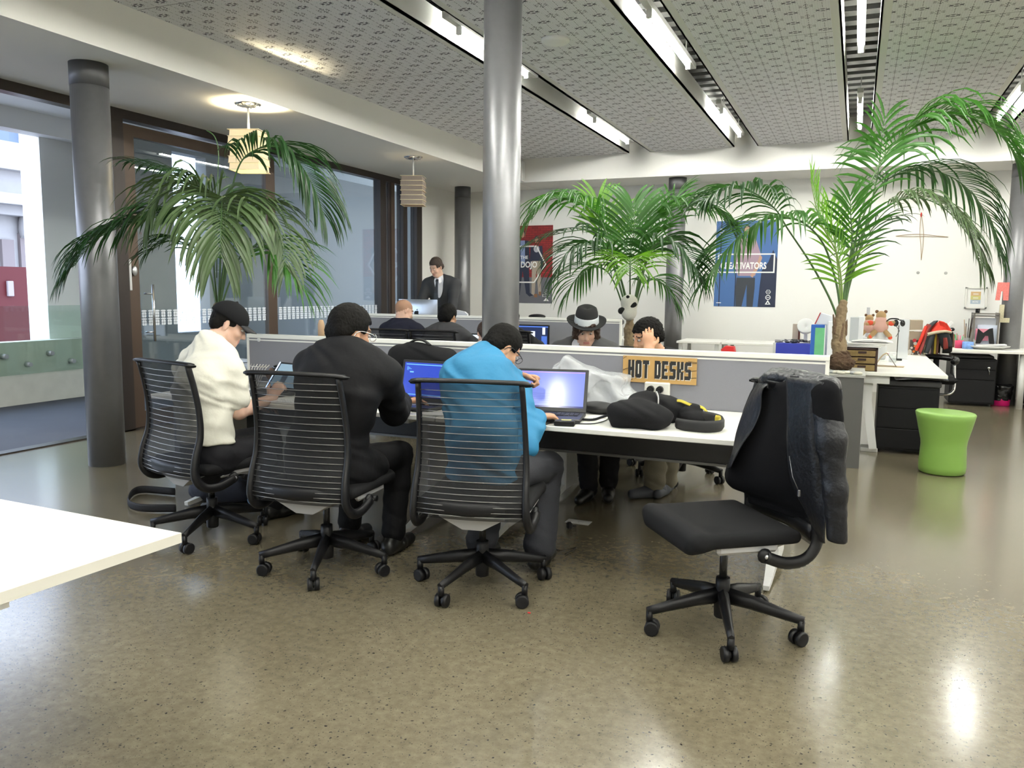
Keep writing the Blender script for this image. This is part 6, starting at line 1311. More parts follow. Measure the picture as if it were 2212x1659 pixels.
for i in (1, 2): m.bx((x0+ux*.37, YB-.0138, z0+uz*(.30+.18*i)), (x0+ux*.61, YB-.0136, z0+uz*(.335+.18*i)), 3)
m.build('print', cc+[PW])
m = MB(); m.cyl((x0+.15, YB-.02, z0-.07), (x0+.15, YB-.02, z0), .012, None, 10); m.cyl((x0+.175, YB-.02, z0-.07), (x0+.175, YB-.02, z0), .012, None, 10); solo(m, 'marker_pair', BLACK, (x0+.16, YB-.02, z0-.07), 'two black markers standing under the small white picture frame', 'markers')
def letter(px0, py0, px1, py1, y, polys, label, m_):
    a, b = P(px0, py0, y=y), P(px1, py1, y=y); w_, h_ = b[0]-a[0], a[2]-b[2]; m = MB()
    for pl in polys: m.prism([(u*w_, v*h_) for u, v in pl], (a[0], y+.012, b[2]), EX, EZ, -.012 if False else .02, 0)
    solo(m, 'card_letter', m_, (a[0], y, b[2]), label, 'letter')
yc = 11.7-.4-.18
letter(2153, 610, 2178, 649, 12.12-.105, [[(0, 0), (.34, 0), (.40, .5), (.55, .5), (.60, 0), (1, 0), (1, 1), (.10, 1)]], 'pink patterned card letter like an upside down U on the right column', mat('pink_pattern', (.62, .17, .15), .7, var=.5, vscale=90))
letter(2157, 658, 2180, 697, 12.12-.105, [[(.08, 0), (1, 0), (1, .26), (.50, .26), (.50, 1), (.12, 1)]], 'pale patterned card letter L on the right column', mat('cream_pattern', (.48, .44, .30), .7, var=.35, vscale=90))
m = MB(); q = lambda x, z: (P(x, z, y=YB-.01))
for pts in (((1990, 458), (1987, 500), (1989, 530), (1990, 562)), ((1990, 458), (1995, 500), (1994, 530), (1990, 562)), ((1935, 510), (1960, 507), (1990, 506), (2048, 512)), ((1935, 510), (1960, 511), (1992, 511), (2048, 512))): m.tube(smooth_path([q(*p) for p in pts], 5), .0035, 5)
m.ell(q(1990, 464), (.012, .012, .03), n=10, m=1); solo(m, 'band_star', [mat('rubber_band', (.36, .25, .14), .6), mat('red_pin', (.6, .02, .02), .4)], q(1990, 510), 'cross of stretched rubber bands pinned to the white back wall', 'decoration')
for i, (x, z) in enumerate(((1983, 589), (2043, 590))): p = P(x, z, y=YB-.003); m = MB(); m.lathe([(.02, 0), (.016, .006), (0, .008)], 14, p, rotx(PI/2)); solo(m, 'wall_hook', mat('hook_grey', (.45, .45, .43), .5), p, ('left' if i == 0 else 'right')+' one of two small grey wall dots right of the right palm trunk', 'wall dot')
# --- low white counter along the back wall, left part
def table(x0, x1, y0, y1, label, z=.72, legs=None, th=.03, cat='desk'):
    t = empty('desk', ((x0+x1)/2, (y0+y1)/2, 0), 0, label, cat); W(t).bx((x0, y0, z-th), (x1, y1, z), 0, .003).build('desktop', WHITE)
    for (x, y) in (legs or ((x0+.05, y0+.05), (x1-.05, y0+.05), (x0+.05, y1-.05), (x1-.05, y1-.05))): W(t).bx((x-.025, y-.025, 0), (x+.025, y+.025, z-th), 0, .004).build('leg', WMET)
    return t
table(-2.30, -1.70, 11.35, 12.1, 'white counter along the back wall behind the middle palm'); table(-1.68, -.76, 11.35, 12.1, 'white counter along the back wall below the blue poster')
table(-3.6, -2.75, 11.35, 12.1, 'white counter along the back wall left of the grey column')
p = P(1160, 686, y=10.6); m = MB(); m.ell((p[0], 10.6, 1.04), (.13, .07, .035)); m.cyl((p[0], 10.6, .55), (p[0], 10.62, 1.03), .025, None, 12); m.lathe([(0, .0), (.25, .0), (.25, .03), (.03, .06), (.025, .5), (.2, .52), (.2, .56), (0, .56)], 20, (p[0], 10.75, 0)); solo(m, 'task_chair', BLACK, (p[0], 10.7, 0), 'black chair whose rounded top peeks over the far grey screen', 'chair')
p = P(1578, 758, y=8.6); m = MB(); m.prism([(0, 0), (.135, .0), (.115, .10), (.03, .105), (-.01, .07)], (p[0]-.07, 8.6, p[2]-.05), EX, EZ, .12, 0); m.bx((p[0]-.08, 8.45, .72), (p[0]+.09, 8.62, p[2]-.05), 1); solo(m, 'red_stapler_box', [mat('red_plastic', (.55, .02, .02), .5), BLACK], (p[0], 8.55, .72), 'bright red plastic holder on the far desk left of the blue box', 'holder')
table(-1.75, -.80, 8.2, 9.6, 'white desk behind the long grey screen, carrying the red holder')
p = P(1330, 717, y=11.4); m = MB(); m.bx((p[0]-.13, 11.4, .92), (p[0]+.10, 11.5, 1.00), 0, .02); m.bx((p[0]-.06, 11.42, .72), (p[0]+.04, 11.48, .93), 0); solo(m, 'desk_phone', mat('phone_black', (.04, .04, .045), .5), (p[0], 11.45, .72), 'dark telephone block on the back counter behind the middle palm trunk', 'telephone')
# toy bear hanging in the middle palm, plain black and white plush ball figure
p = P(1359, 660, d=6.72); t = empty('plush_toy', p, 0, 'round black and white plush toy hanging among the middle palm stems', 'toy')
S = SDF(); S.ell(p+A(0, 0, .03), (.072, .06, .062), k=.03); S.ell(p+A(.0, 0, -.055), (.066, .055, .070), k=.04); S.build('plush_body', mat('plush_white', (.62, .60, .54), .95, bump=.5, bscale=200), t, h=.007, root=t)
S = SDF(); S.cap(p+A(-.06, -.022, -.045), p+A(.055, -.034, .010), .028, .020, k=.01); S.ell(p+A(.0, -.05, .072), (.016, .014, .014), k=.004); S.build('black_patches', mat('plush_black', (.008, .008, .008), .95), t, h=.006, root=t)
# --- desktop computer in front of the standing man
ic = P(902, 666, y=9.25); t = empty('desktop_computer', (ic[0], 9.25, HD), 0, 'silver all in one computer seen from behind, in front of the standing man', 'computer')
m = MB(); hw, h0, h1 = .285, .19, .55; ALU = mat('silver_aluminium', (.62, .64, .68), .32, metal=.85)
m.box((0, .012, (h0+h1)/2), (hw*2, .012, h1-h0), None, 0, .004); m.grid(lambda u, v: (hw*(2*u-1), .006-.035*(1-(2*u-1)**2)*(1-(2*v-1)**2)**.6, h0+(h1-h0)*v), 16, 10); m.build('case', ALU, t)
m = MB(); m.tube([(0, -.01, .28), (0, -.04, .12), (0, -.02, .01)], .09, 4, flat=(1, .06)); m.box((0, .0, .006), (.20, .18, .010), None, 0, .003); m.build('stand', ALU, t)
m = MB(); ap = [(.0, .030), (.012, .034), (.024, .030), (.032, .020), (.027, .010), (.026, .0), (.032, -.012), (.024, -.028), (.013, -.034), (.004, -.030), (-.006, -.031), (-.016, -.034), (-.026, -.026), (-.033, -.006), (-.031, .014), (-.022, .028), (-.010, .032)]
m.prism(ap, (0, -.031, .37), EX, EZ, .003, 0); m.prism([(.0, .040), (.004, .050), (.014, .058), (.014, .048), (.008, .040)], (0, -.031, .37), EX, EZ, .003, 0); m.build('fruit_emblem', BLACK, t)
p = P(1000, 676, y=9.4); m = MB(); m.prism([(-.07, 0), (.08, 0), (.08, .10), (.04, .13), (-.07, .15)], (p[0], 9.4, .99), EX, EZ, .04, 0); m.bx((p[0]-.02, 9.37, .72), (p[0]+.03, 9.40, 1.0)); solo(m, 'white_device', mat('device_white', (.55, .56, .60), .5), (p[0], 9.4, .72), 'pale angled device standing right of the silver computer', 'device')
# lit monitors in the second row
def monitor(px, py, y, w_, h_, label, mm, z0=None, extra=()):
    p = P(px, py, y=y); t = empty('monitor', (p[0], y, HD), 0, label, 'monitor'); zc = p[2]-HD
    m = MB(); m.box((0, 0, zc), (w_, .03, h_), None, 0, .006); m.cyl((0, .02, .01), (0, .02, zc), .02, None, 10); m.box((0, .02, .006), (.22, .16, .012), None, 0, .004); m.build('case', BLACK, t)
    m = MB(); m.add([(-w_/2+.015, -.016, zc-h_/2+.015), (w_/2-.015, -.016, zc-h_/2+.015), (w_/2-.015, -.016, zc+h_/2-.015), (-w_/2+.015, -.016, zc+h_/2-.015)], [(0, 1, 2, 3)], 0); ms = [mm]
    for (a, b, c_, d_, em) in extra:
        if em not in ms: ms.append(em)
        m.add([(-w_/2+w_*u, -.0165, zc-h_/2+h_*v) for u, v in ((a, b), (c_, b), (c_, d_), (a, d_))], [(0, 1, 2, 3)], ms.index(em))
    m.build('display', ms, t); return t
SN = screen_mat('screen_navy', (.010, .020, .070), 1.0); SWH = screen_mat('screen_white_box', (.75, .85, 1.0), .9); SBB = screen_mat('screen_mid_blue', (.06, .14, .50), 1.0)
monitor(1137, 735, 8.62, .56, .36, 'black monitor with a navy screen and white box right of the column', SN, extra=[(.0, .92, .98, .96, SBB), (.50, .50, .70, .80, SWH), (.84, .1, .96, .65, SBB), (.86, .70, .92, .93, SWH)])
monitor(1040, 745, 8.5, .42, .26, 'small monitor whose bright top edge shows left of the column', SWH)
m = MB(); p = P(1035, 742, y=5.5); h_ = p[2]-HD; m.prism([(0, 0), (.14, .0), (.14, h_+.035), (0, h_-.03)], (p[0]-.10, 5.5, HD), EX, EZ, .03, 0); solo(m, 'white_folder', mat('note_paper', (.75, .74, .72), .7), (p[0], 5.5, HD), 'white slant topped folder standing just left of the column base', 'folder')
# --- desk block running away from the planter
t = empty('desk', (.0, 9.2, 0), 0, 'long white desk behind the planter, covered with papers and baskets', 'desk')
W(t).bx((-.70, 7.72, HD-.03), (.745, 10.58, HD), 0, .003).build('desktop', [WHITE])
b = W(t); 
for y in (7.80, 10.5):
    pass
b.tube([(.20, 7.80, .03), (.13, 7.83, .45), (.12, 7.85, HD-.03)], [.045, .055, .07], 4); b.bx((.10, 7.80, .0), (.24, 7.98, .035), 0, .004); b.bx((-.6, 7.76, HD-.10), (.3, 7.80, HD-.03)); b.build('leg_frame', WMET); b = W(t); b.cyl((.6, 10.5, 0), (.6, 10.5, HD-.03), .03).build('leg', WMET)
ct = empty('drawer_cabinet', (.46, 8.1, 0), 0, 'black mobile drawer cabinet under the right desk, left of the green stool', 'cabinet')
W(ct).bx((.215, 7.82, .03), (.70, 8.35, .60), 0, .004).build('carcass', mat('cabinet_black', (.005, .005, .006), .5, spec=.25)); W(ct).bx((.205, 7.80, .60), (.71, 8.36, .655), 0, .01).build('cushion_top', mat('cabinet_top', (.030, .030, .032), .6))
for i in range(3): c_ = W(ct); c_.bx((.22, 7.81, .05+.18*i), (.695, 7.82, .22+.18*i), 0, .003); c_.build('drawer_front', mat('cabinet_black', (.005, .005, .006), .5, spec=.25))
for x, y in ((.25, 7.87), (.66, 7.87), (.25, 8.3), (.66, 8.3)): c_ = W(ct); c_.cyl((x-.01, y, .016), (x+.01, y, .016), .016, None, 12); c_.build('castor', BLACK)
m = MB(); m.grid(lambda u, v: (.34+.42*u, 7.70+.24*v+.10*u, .665+.015*math.sin(3*u)), 8, 6, thick=.012); solo(m, 'black_folder', BLACKG, (.5, 7.9, .655), 'black folder sticking out under the edge of the right desk', 'folder')
# wall desk, cabinet and bin at the far right
t = empty('desk', (1.6, 12.2, 0), 0, 'white wall desk at the far right under the picture frame', 'desk'); W(t).bx((.70, 11.52, HD-.035), (4.2, 12.35, HD), 0, .003).build('desktop', WHITE)
p = P(2190, 876, z=0); 
for (x, y) in ((p[0], 11.62), (.78, 11.6), (4.1, 11.6), (.78, 12.3), (4.1, 12.3)): W(t).cyl((x, y, 0), (x, y, HD-.035), .036, .036, 16).build('leg', WMET)
ct = empty('drawer_cabinet', (1.15, 11.85, 0), 0, 'black drawer pedestal with keys in its lock under the wall desk', 'cabinet')
a = P(2042, 872, z=0); b = P(2142, 876, z=0); W(ct).bx((a[0]+.02, 11.66, .03), (b[0], 12.2, .60), 0, .006).build('carcass', mat('cabinet_black', (.005, .005, .006), .5, spec=.25))
for (z0, z1) in ((.05, .33), (.34, .46), (.47, .58)): c_ = W(ct); c_.bx((a[0]+.03, 11.645, z0), (b[0]-.01, 11.66, z1), 0, .003); c_.build('drawer_front', mat('cabinet_black', (.005, .005, .006), .5, spec=.25))
kx = P(2136, 795, y=11.64); c_ = W(ct); c_.ell(kx, (.018, .01, .018)); c_.tube([kx, kx+A(.008, -.01, -.05), kx+A(.01, 0, -.09)], .005, 6); c_.build('keys', CHROME)
c_ = W(ct); c_.bx((a[0]+.03, 11.7, .605), (b[0]-.03, 12.1, .64), 0, .01); c_.build('seat_pad', mat('pad_grey', (.035, .035, .037), .7))
bp = P(2163, 878, z=0); t = empty('waste_bin', (bp[0], bp[1]+.12, 0), 0, 'magenta waste bin lined with a black sack under the wall desk', 'bin')
W(t).lathe([(.10, 0), (.105, .005), (.125, .22), (0.12, .22), (.1, .02), (0, .02)], 24, (bp[0], bp[1]+.12, 0)).build('bin_body', mat('magenta_plastic', (.62, .010, .16), .4))
S = SDF(); S.cap((bp[0], bp[1]+.12, .12), (bp[0], bp[1]+.12, .25), .122, .140, k=.01); S.cut((0, 0, .07), (0, 0, -1), .006); S.cut((0, 0, .265), (0, 0, 1), .01); S.build('bin_liner', mat('bin_sack_black', (.006, .006, .007), .25), t, h=.010, root=t, wr=wrinkle(.008, (30, 25, 40)), wamp=.008)
m = MB(); bq = P(2225, 870, z=0); m.bx((bq[0]-.12, 11.75, 0), (bq[0]+.5, 12.2, .5), 0, .02); solo(m, 'dark_bag', BAGB, (bq[0], 11.9, 0), 'dark bag standing on the floor at the right picture edge', 'bag')
# office chair with a red and black striped jacket
cp = P(2000, 850, d=9.1); t = empty('armchair', (cp[0]+.0, cp[1], 0), 0, 'black office chair with padded arm and chrome tube at the long desk', 'chair')
q = lambda px, py, d=9.6: P(px, py, d=d-.5)
m = W(t); m.tube(smooth_path([q(1998, 769, 9.7), (q(2030, 771, 9.6)), q(2060, 775, 9.5)], 5), .040, 12, flat=(1, .8)); m.ell(q(2062, 779, 9.5), (.05, .06, .05)); m.build('arm_pad', BLACKG)
m = W(t); m.tube(smooth_path([q(2062, 785, 9.5), q(2062, 830, 9.5), q(2058, 846, 9.5), q(2045, 852, 9.52), q(2020, 852, 9.6), q(1980, 852, 9.7)], 5), .014, 10); m.build('arm_tube', CHROME)
cx, cy = cp[0]+.06, cp[1]+.02; m = W(t); m.box((cx, cy, .47), (.46, .46, .09), None, 0, .04); m.build('seat', FAB)
bk_ = P(2026, 738, d=9.22); m = W(t); m.box(bk_, (.30, .05, .26), rotx(.08), 0, .03); m.box((bk_[0], bk_[1]+.03, .58), (.06, .03, .24), None, 0, .008); m.build('backrest', FAB)
m = W(t); m.cyl((cx, cy, .06), (cx, cy, .43), .03, None, 12)
for i in range(5): a_ = i*2*PI/5; m.tube([(cx, cy, .12), (cx+.3*math.cos(a_), cy+.3*math.sin(a_), .07)], [.03, .018], 6); m.ell((cx+.3*math.cos(a_), cy+.3*math.sin(a_), .03), .029)
m.build('star_base', BLACK)
RED = mat('red_knit', (.60, .035, .018), .85, bump=.4, bscale=200); BLK = mat('dark_knit', (.016, .020, .024), .85); CRM = mat('cream_stripe', (.42, .36, .26), .85); BRN = mat('maroon_knit', (.20, .025, .020), .85)
t = empty('striped_jacket', q(2015, 730), 0, 'red and black striped jacket hung over the office chair back', 'jacket')
def sheet(name, L_, R_2, dl, dr, m_, nv=10, th=.012, fold=.006):
    a = smooth_path([P(x, y, d=dl-.5) for x, y in L_], 4); b = smooth_path([P(x, y, d=dr-.5) for x, y in R_2], 4); mm = W(t)
    def fn(u, v):
        i = u*(len(a)-1); k_ = int(min(i, len(a)-2)); j = u*(len(b)-1); l_ = int(min(j, len(b)-2)); p_ = lerp(lerp(a[k_], a[k_+1], i-k_), lerp(b[l_], b[l_+1], j-l_), v); return p_-_f*(.035*math.sin(PI*v)+fold*math.sin(v*17+u*5))
    mm.grid(fn, 16, nv, thick=th); return mm.build(name, m_)
sheet('red_body', [(2003, 722), (2012, 706), (2022, 698), (2036, 695)], [(2020, 722), (2032, 718), (2040, 716), (2050, 716)], 9.55, 9.42, RED); sheet('red_body', [(2028, 693), (2030, 702), (2030, 710), (2032, 717)], [(2044, 700), (2050, 707), (2053, 712), (2054, 718)], 9.48, 9.44, RED)
sheet('dark_stripe', [(1984, 764), (1994, 735), (2004, 706), (2018, 694)], [(1990, 764), (2000, 735), (2009, 710), (2026, 693)], 9.58, 9.5, BLK, 4); sheet('red_sleeve', [(1979, 757), (1988, 735), (1996, 712), (2004, 700)], [(1988, 766), (1997, 745), (2004, 722), (2012, 706)], 9.6, 9.5, BRN, 6); sheet('cream_trim', [(1976, 755), (1988, 728), (1999, 704)], [(1980, 757), (1991, 731), (2002, 706)], 9.58, 9.56, RED, 3)
sheet('dark_lining', [(1996, 762), (2004, 735), (2012, 722)], [(2004, 764), (2014, 740), (2020, 722)], 9.5, 9.45, BLK, 4); sheet('cream_hem', [(2003, 720), (2020, 716), (2040, 714), (2053, 716)], [(2003, 725), (2020, 721), (2040, 718), (2053, 720)], 9.42, 9.40, CRM, 3)
sheet('dark_lower', [(2024, 720), (2028, 735), (2036, 752)], [(2050, 720), (2054, 735), (2056, 748)], 9.46, 9.42, BLK, 6); sheet('red_lower', [(2038, 730), (2038, 742), (2040, 755)], [(2044, 730), (2045, 742), (2046, 752)], 9.40, 9.39, BRN, 3)
# --- clutter on the long desk
def on(px, py, z=HD): return P(px, py, z=z)
m = MB(); a = P(1675, 764, y=9.3); zt = P(1675, 741, y=9.3)[2]; b_ = P(1757, 764, y=9.3); pz = min(a[2], b_[2])
m.bx((a[0], 9.3, HD), (b_[0], 9.5, zt), 0); m.bx((a[0]-.03, 9.3, HD), (a[0], 9.5, zt), 1); 
rk = random.Random(3)
for i in range(46): m.box((a[0]+rk.random()*(b_[0]-a[0]), 9.36+rk.random()*.1, zt+.012+rk.random()*.02), (.04*rk.random()+.02, .03, .012), rotz(rk.random()*3) @ rotx(rk.random()), rk.choice((1, 2, 3)))
solo(m, 'blue_box', [mat('cobalt_box', (.030, .045, .36), .5), mat('bits_pale', (.55, .55, .52), .5), mat('bits_grey', (.16, .16, .17), .5), mat('bits_dark', (.03, .03, .035), .5)], (a[0], 9.4, HD), 'cobalt blue box filled with loose bits on the far desk', 'box')
def slab(px0, px1, py0, py1, y, dep, m_, name, label, cat, lean=0.0, extra=None):
    a, b = P(px0, py1, y=y), P(px1, py0, y=y); z0 = HD; m = MB(); R = rotx(lean); c = A((a[0]+b[0])/2, y+dep/2, (z0+b[2])/2); m.box(c, (b[0]-a[0], dep, b[2]-z0), R, 0, .003); ms = [m_]
    if extra: ms += extra(m, a, b, y)
    return solo(m, name, ms, (c[0], c[1], z0), label, cat)
GRB = mat('green_folder', (.13, .42, .20), .5, var=.25, vscale=9); BLB = mat('blue_folder', (.02, .10, .40), .5); WFD = mat('white_folder', (.72, .73, .76), .5)
slab(1749, 1785, 702, 770, 8.75, .10, BLB, 'magazine_file', 'blue magazine file holding a green folder, left of the right palm trunk', 'magazine file', 0, lambda m, a, b, y: (m.bx((a[0]+.04, y-.004, HD+.005), (b[0]-.012, y, b[2]-.03), 1), m.bx((b[0]-.012, y-.005, HD), (b[0], y-.001, b[2]), 2), [GRB, WFD])[-1])
slab(1785, 1803, 695, 770, 8.72, .16, WFD, 'magazine_file', 'white magazine file just left of the right palm trunk', 'magazine file')
a = P(1762, 700, y=8.95); m = MB(); m.prism([(0, 0), (.30, 0), (.27, .05), (.045, .115)], (a[0], 9.1, a[2]), EX, EZ, .16, 0); m.prism([(-.012, 0), (0, 0), (.045, .115), (.036, .118)], (a[0], 9.105, a[2]), EX, EZ, .17, 1); m.bx((a[0], 8.95, HD), (a[0]+.27, 9.1, a[2])); solo(m, 'tilted_binder', [WFD, mat('red_spine', (.42, .03, .03), .5)], (a[0]+.1, 9.05, HD), 'white binder with red spine leaning above the blue file', 'binder')
m = MB(); p = P(1793, 688, y=9.3); m.ell((p[0], 9.3, p[2]-.02), (.075, .05, .05)); m.bx((p[0]-.05, 9.26, HD), (p[0]+.05, 9.34, p[2]-.03)); solo(m, 'grey_lamp_head', mat('lamp_grey', (.20, .20, .21), .5), (p[0], 9.3, HD), 'rounded grey object behind the tilted binder', 'object')
m = MB(); p = P(1722, 700, y=9.6); m.bx((p[0]-.045, 9.6, HD), (p[0]+.035, 9.68, p[2]+.0), 0); m.bx((p[0]+.015, 9.595, HD+.1), (p[0]+.035, 9.6, p[2]), 1); solo(m, 'small_carton', [mat('carton_beige', (.50, .42, .34), .7), mat('carton_dark', (.12, .04, .03), .7)], (p[0], 9.64, HD), 'small beige carton standing behind the blue box', 'carton')
m = MB(); p = P(1740, 712, y=9.5); m.lathe([(0, 0), (.085, .01), (.09, .05), (.085, .055), (0, .02)], 20, (p[0], 9.55, p[2]+.02), rotx(1.1)); m.bx((p[0]-.02, 9.58, HD), (p[0]+.02, 9.62, p[2]+.03)); solo(m, 'white_bowl', WMET, (p[0], 9.6, HD), 'white dish propped up between carton and blue file', 'dish')
m = MB(); p = on(1778, 768); p = P(1778, 770, y=8.5); m.lathe([(.028, 0), (.028, .055), (.03, .06), (.028, .065), (0, .07)], 16, (p[0], 8.5, HD)); solo(m, 'small_jar', [mat('jar_dark', (.05, .045, .06), .4)], (p[0], 8.5, HD), 'small dark jar with white lid before the green folder', 'jar')
# wicker drawers
WIC = mat('wicker', (.26, .175, .065), .7, bump=1.0, bscale=120, var=.3, vscale=70, stretch=(1, 1, 3)); WID = mat('wicker_dark', (.035, .016, .012), .7)
a, b = P(1830, 802, y=7.80), P(1891, 802, y=7.80); zt = P(1860, 752, y=7.80)[2]; t = empty('wicker_drawers', ((a[0]+b[0])/2, 7.95, HD), 0, 'three drawer wicker chest on the right desk beside the palm trunk', 'drawers')
m = W(t); m.bx((a[0]-.02, 7.81, HD), (b[0]+.01, 8.12, zt)); m.bx((b[0]-.005, 7.795, HD), (b[0]+.012, 8.12, zt)); m.bx((a[0]-.02, 7.795, zt-.012), (b[0]+.012, 8.12, zt)); m.build('chest_frame', WID)
for i in range(3):
    z0 = HD+.006+i*(zt-HD-.015)/3; z1 = z0+(zt-HD-.015)/3-.012; c_ = W(t); c_.bx((a[0]-.015, 7.785, z0), (b[0]-.008, 7.82, z1), 0, .004); dw = c_.build('drawer', WIC); c_ = W(t); xm = (a[0]+b[0])/2-.0; c_.bx((xm-.034, 7.782, (z0+z1)/2-.0), (xm+.034, 7.786, (z0+z1)/2+.020)); c_.build('handle_slot', WID, parent=t)
m = MB(); 
for i in range(3): m.box(((a[0]+b[0])/2+.02*i, 7.97, zt+.010+.014*i), (.30+.02*i, .24, .012), rotz(.05*i), 0, .002)
m.grid(lambda u, v: ((a[0]+.02)+.34*u, 7.86+.22*v, zt+.05+.02*math.sin(u*3)), 6, 3, thick=.004); solo(m, 'paper_stack', mat('note_paper', (.75, .74, .72), .7), ((a[0]+b[0])/2, 7.97, zt), 'loose stack of white papers on top of the wicker drawers', 'papers')
slab(1850, 1867, 684, 745, 8.9, .20, WFD, 'magazine_file', 'pale grey magazine file right of the palm trunk', 'magazine file', 0, lambda m, a, b, y: (m.bx((a[0]-.07, y-.01, HD), (a[0]+.01, y+.2, b[2]-.01), 1), [mat('file_grey', (.45, .47, .50), .5)])[-1])
slab(1868, 1880, 664, 745, 9.7, .05, mat('device_white', (.55, .56, .60), .5), 'file_board', 'tall narrow pale board behind the beige plush toys', 'panel')
def toy(px, py, y, label, s=1.0):
    p = P(px, py, y=y); t = empty('plush_toy', (p[0], y, p[2]-.10*s), 0, label, 'toy'); FU = mat('beige_plush', (.40, .26, .13), .95, bump=.5, bscale=200); q = lambda x, y_, z: p+A(x, y_, z)*s
    S = SDF(); S.ell(q(0, 0, .0), (.075*s, .06*s, .075*s), k=.03); S.ell(q(.0, 0, .105), (.050*s, .045*s, .052*s), k=.02); S.cap(q(-.05, -.02, .03), q(-.13, -.04, .02), .022*s, .020*s, k=.01); S.cap(q(.05, -.02, .03), q(.12, -.04, .04), .022*s, .020*s, k=.01); S.cap(q(-.04, -.03, -.05), q(-.10, -.07, -.12), .026*s, .024*s, k=.01); S.cap(q(.04, -.03, -.05), q(.09, -.07, -.10), .026*s, .024*s, k=.01); S.build('plush_body', FU, t, h=.009, root=t)
    S = SDF(); S.cap(q(0, -.005, -.005), q(0, -.005, .045), .076*s, .060*s, k=.02); S.build('knitted_vest', mat('pink_vest', (.55, .33, .28), .9), t, h=.009, root=t)
    m = W(t)
    for sx in (-1, 1): m.ell(q(sx*.042, 0, .148), (.018*s, .012*s, .018*s), n=10, m=0); m.ell(q(sx*.10, -.035, .03), (.034*s, .026*s, .026*s), n=10, m=1); m.ell(q(sx*.095, -.07, -.115), (.022*s, .026*s, .022*s), n=10, m=1)
    m.build('trim', [mat('ear_brown', (.12, .06, .03), .9), mat('red_mitt', (.60, .07, .03), .8)]); return t
pt = P(1902, 735, y=9.30); m = MB(); m.lathe([(.05, HD), (.062, HD+.02), (.072, P(1902, 716, y=9.3)[2]+.0), (.066, P(1902, 716, y=9.3)[2]), (0, P(1902, 720, y=9.3)[2])], 24, (pt[0], 9.3, 0)); solo(m, 'white_pot', mat('pot_white', (.62, .63, .64), .4), (pt[0], 9.3, HD), 'white round pot carrying the larger beige plush toy', 'pot')
toy(1902, 704, 9.28, 'larger beige plush toy with red mitts sitting on a white pot'); m = MB(); p = P(1877, 706, y=9.6); m.bx((p[0]-.09, 9.54, HD), (p[0]+.07, 9.70, p[2]-.115)); solo(m, 'white_carton', WFD, (p[0], 9.6, HD), 'white carton under the smaller beige plush toy', 'carton')
toy(1877, 706, 9.6, 'smaller beige plush toy half hidden behind the larger one', .85)
m = MB(); p = P(1877, 730, y=9.0); rk = random.Random(9)
for i in range(90): a_ = rk.random()*6.28; e_ = rk.random(); d_ = A(math.cos(a_)*e_, math.sin(a_)*e_, 1-.5*e_); o_ = A(p[0]+rk.uniform(-.04, .04), 9.0, HD+.05); m.box(o_+d_*.05*rk.random()+A(0, 0, .02), (.022, .010, .003), rotz(a_) @ rotx(rk.random()*2), 0)
m.lathe([(.03, HD), (.038, HD+.05), (0, HD+.05)], 16, (p[0], 9.0, 0), m=1); solo(m, 'small_plant', [mat('plant_blue_green', (.06, .13, .09), .6), BLACK], (p[0], 9.0, HD), 'small bushy blue green plant beside the plush toys', 'plant')
m = MB(); p = P(1935, 698, y=9.25); m.tube(smooth_path([p+A(-.10, 0, .0), p+A(-.06, 0, .04), p+A(0, 0, .045), p+A(.05, 0, .03)], 5), .008, 8); m.tube(smooth_path([p+A(-.10, .02, -.02), p+A(-.05, .03, -.005), p+A(0, .02, -.01)], 5), .006, 8); m.ell(p+A(.0, 0, .0), (.028, .02, .036)); m.ell(p+A(.065, .01, .0), (.024, .02, .034)); m.tube([p+A(.03, 0, -.02), (p[0]+.03, 9.27, HD+.02)], .004, 6); m.tube([p+A(.0, 0, -.02), p+A(.04, .02, -.08), p+A(.01, 0, -.14)], .003, 5); m.box((p[0]+.03, 9.27, HD+.01), (.10, .08, .02), None, 0, .004); solo(m, 'headphones', BLACKG, (p[0]+.03, 9.27, HD), 'black headphones resting on a stand right of the plush toys', 'headphones')
m = MB(); p = P(1930, 740, y=9.0); m.lathe([(0, 0), (.034, 0), (.038, .10), (.035, .10), (.031, .006), (0, .006)], 24, (p[0], 9.0, HD)); solo(m, 'drinking_glass', mat('clear_tumbler', (.8, .85, .85), .05, alpha=.30, spec=.9), (p[0], 9.0, HD), 'clear drinking glass on the long desk below the headphones', 'glass')
m = MB(); a, b = P(1948, 745, y=9.5), P(1963, 690, y=9.5); m.bx((a[0]-.04, 9.45, HD), (b[0]+.01, 9.49, b[2])); solo(m, 'acrylic_holder', mat('clear_acrylic', (.8, .86, .95), .1, alpha=.35, spec=.8), (a[0], 9.47, HD), 'clear acrylic brochure holder on the long desk', 'holder')
a, b = P(1963, 748, y=10.2), P(1990, 692, y=10.2); m = MB(); m.bx((a[0], 10.2, HD), (b[0]+.02, 10.42, b[2]), 0); m.add([(a[0]+.01, 10.199, HD+.005), (b[0]+.01, 10.199, HD+.005), (b[0]+.01, 10.199, HD+.17), (a[0]+.01, 10.199, HD+.17)], [(0, 1, 2, 3)], 1)
rk = random.Random(2); xm = (a[0]+b[0])/2+.01
for i, (dx, dz, r_, c_) in enumerate(((-.05, .03, .022, 2), (.05, .03, .022, 2), (-.035, .08, .014, 2), (0, .13, .02, 2), (.015, .06, .015, 3), (-.01, .04, .014, 3), (.05, .085, .018, 4), (-.01, .165, .02, 4), (0, .10, .014, 3), (.03, .12, .012, 2), (-.02, .015, .01, 2))): m.prism(ell_(0, 0, r_, r_*1.5 if i < 2 else r_, 10), (xm+dx, 10.1985-.0002*i, HD+dz), EX, EZ, .0002, c_)
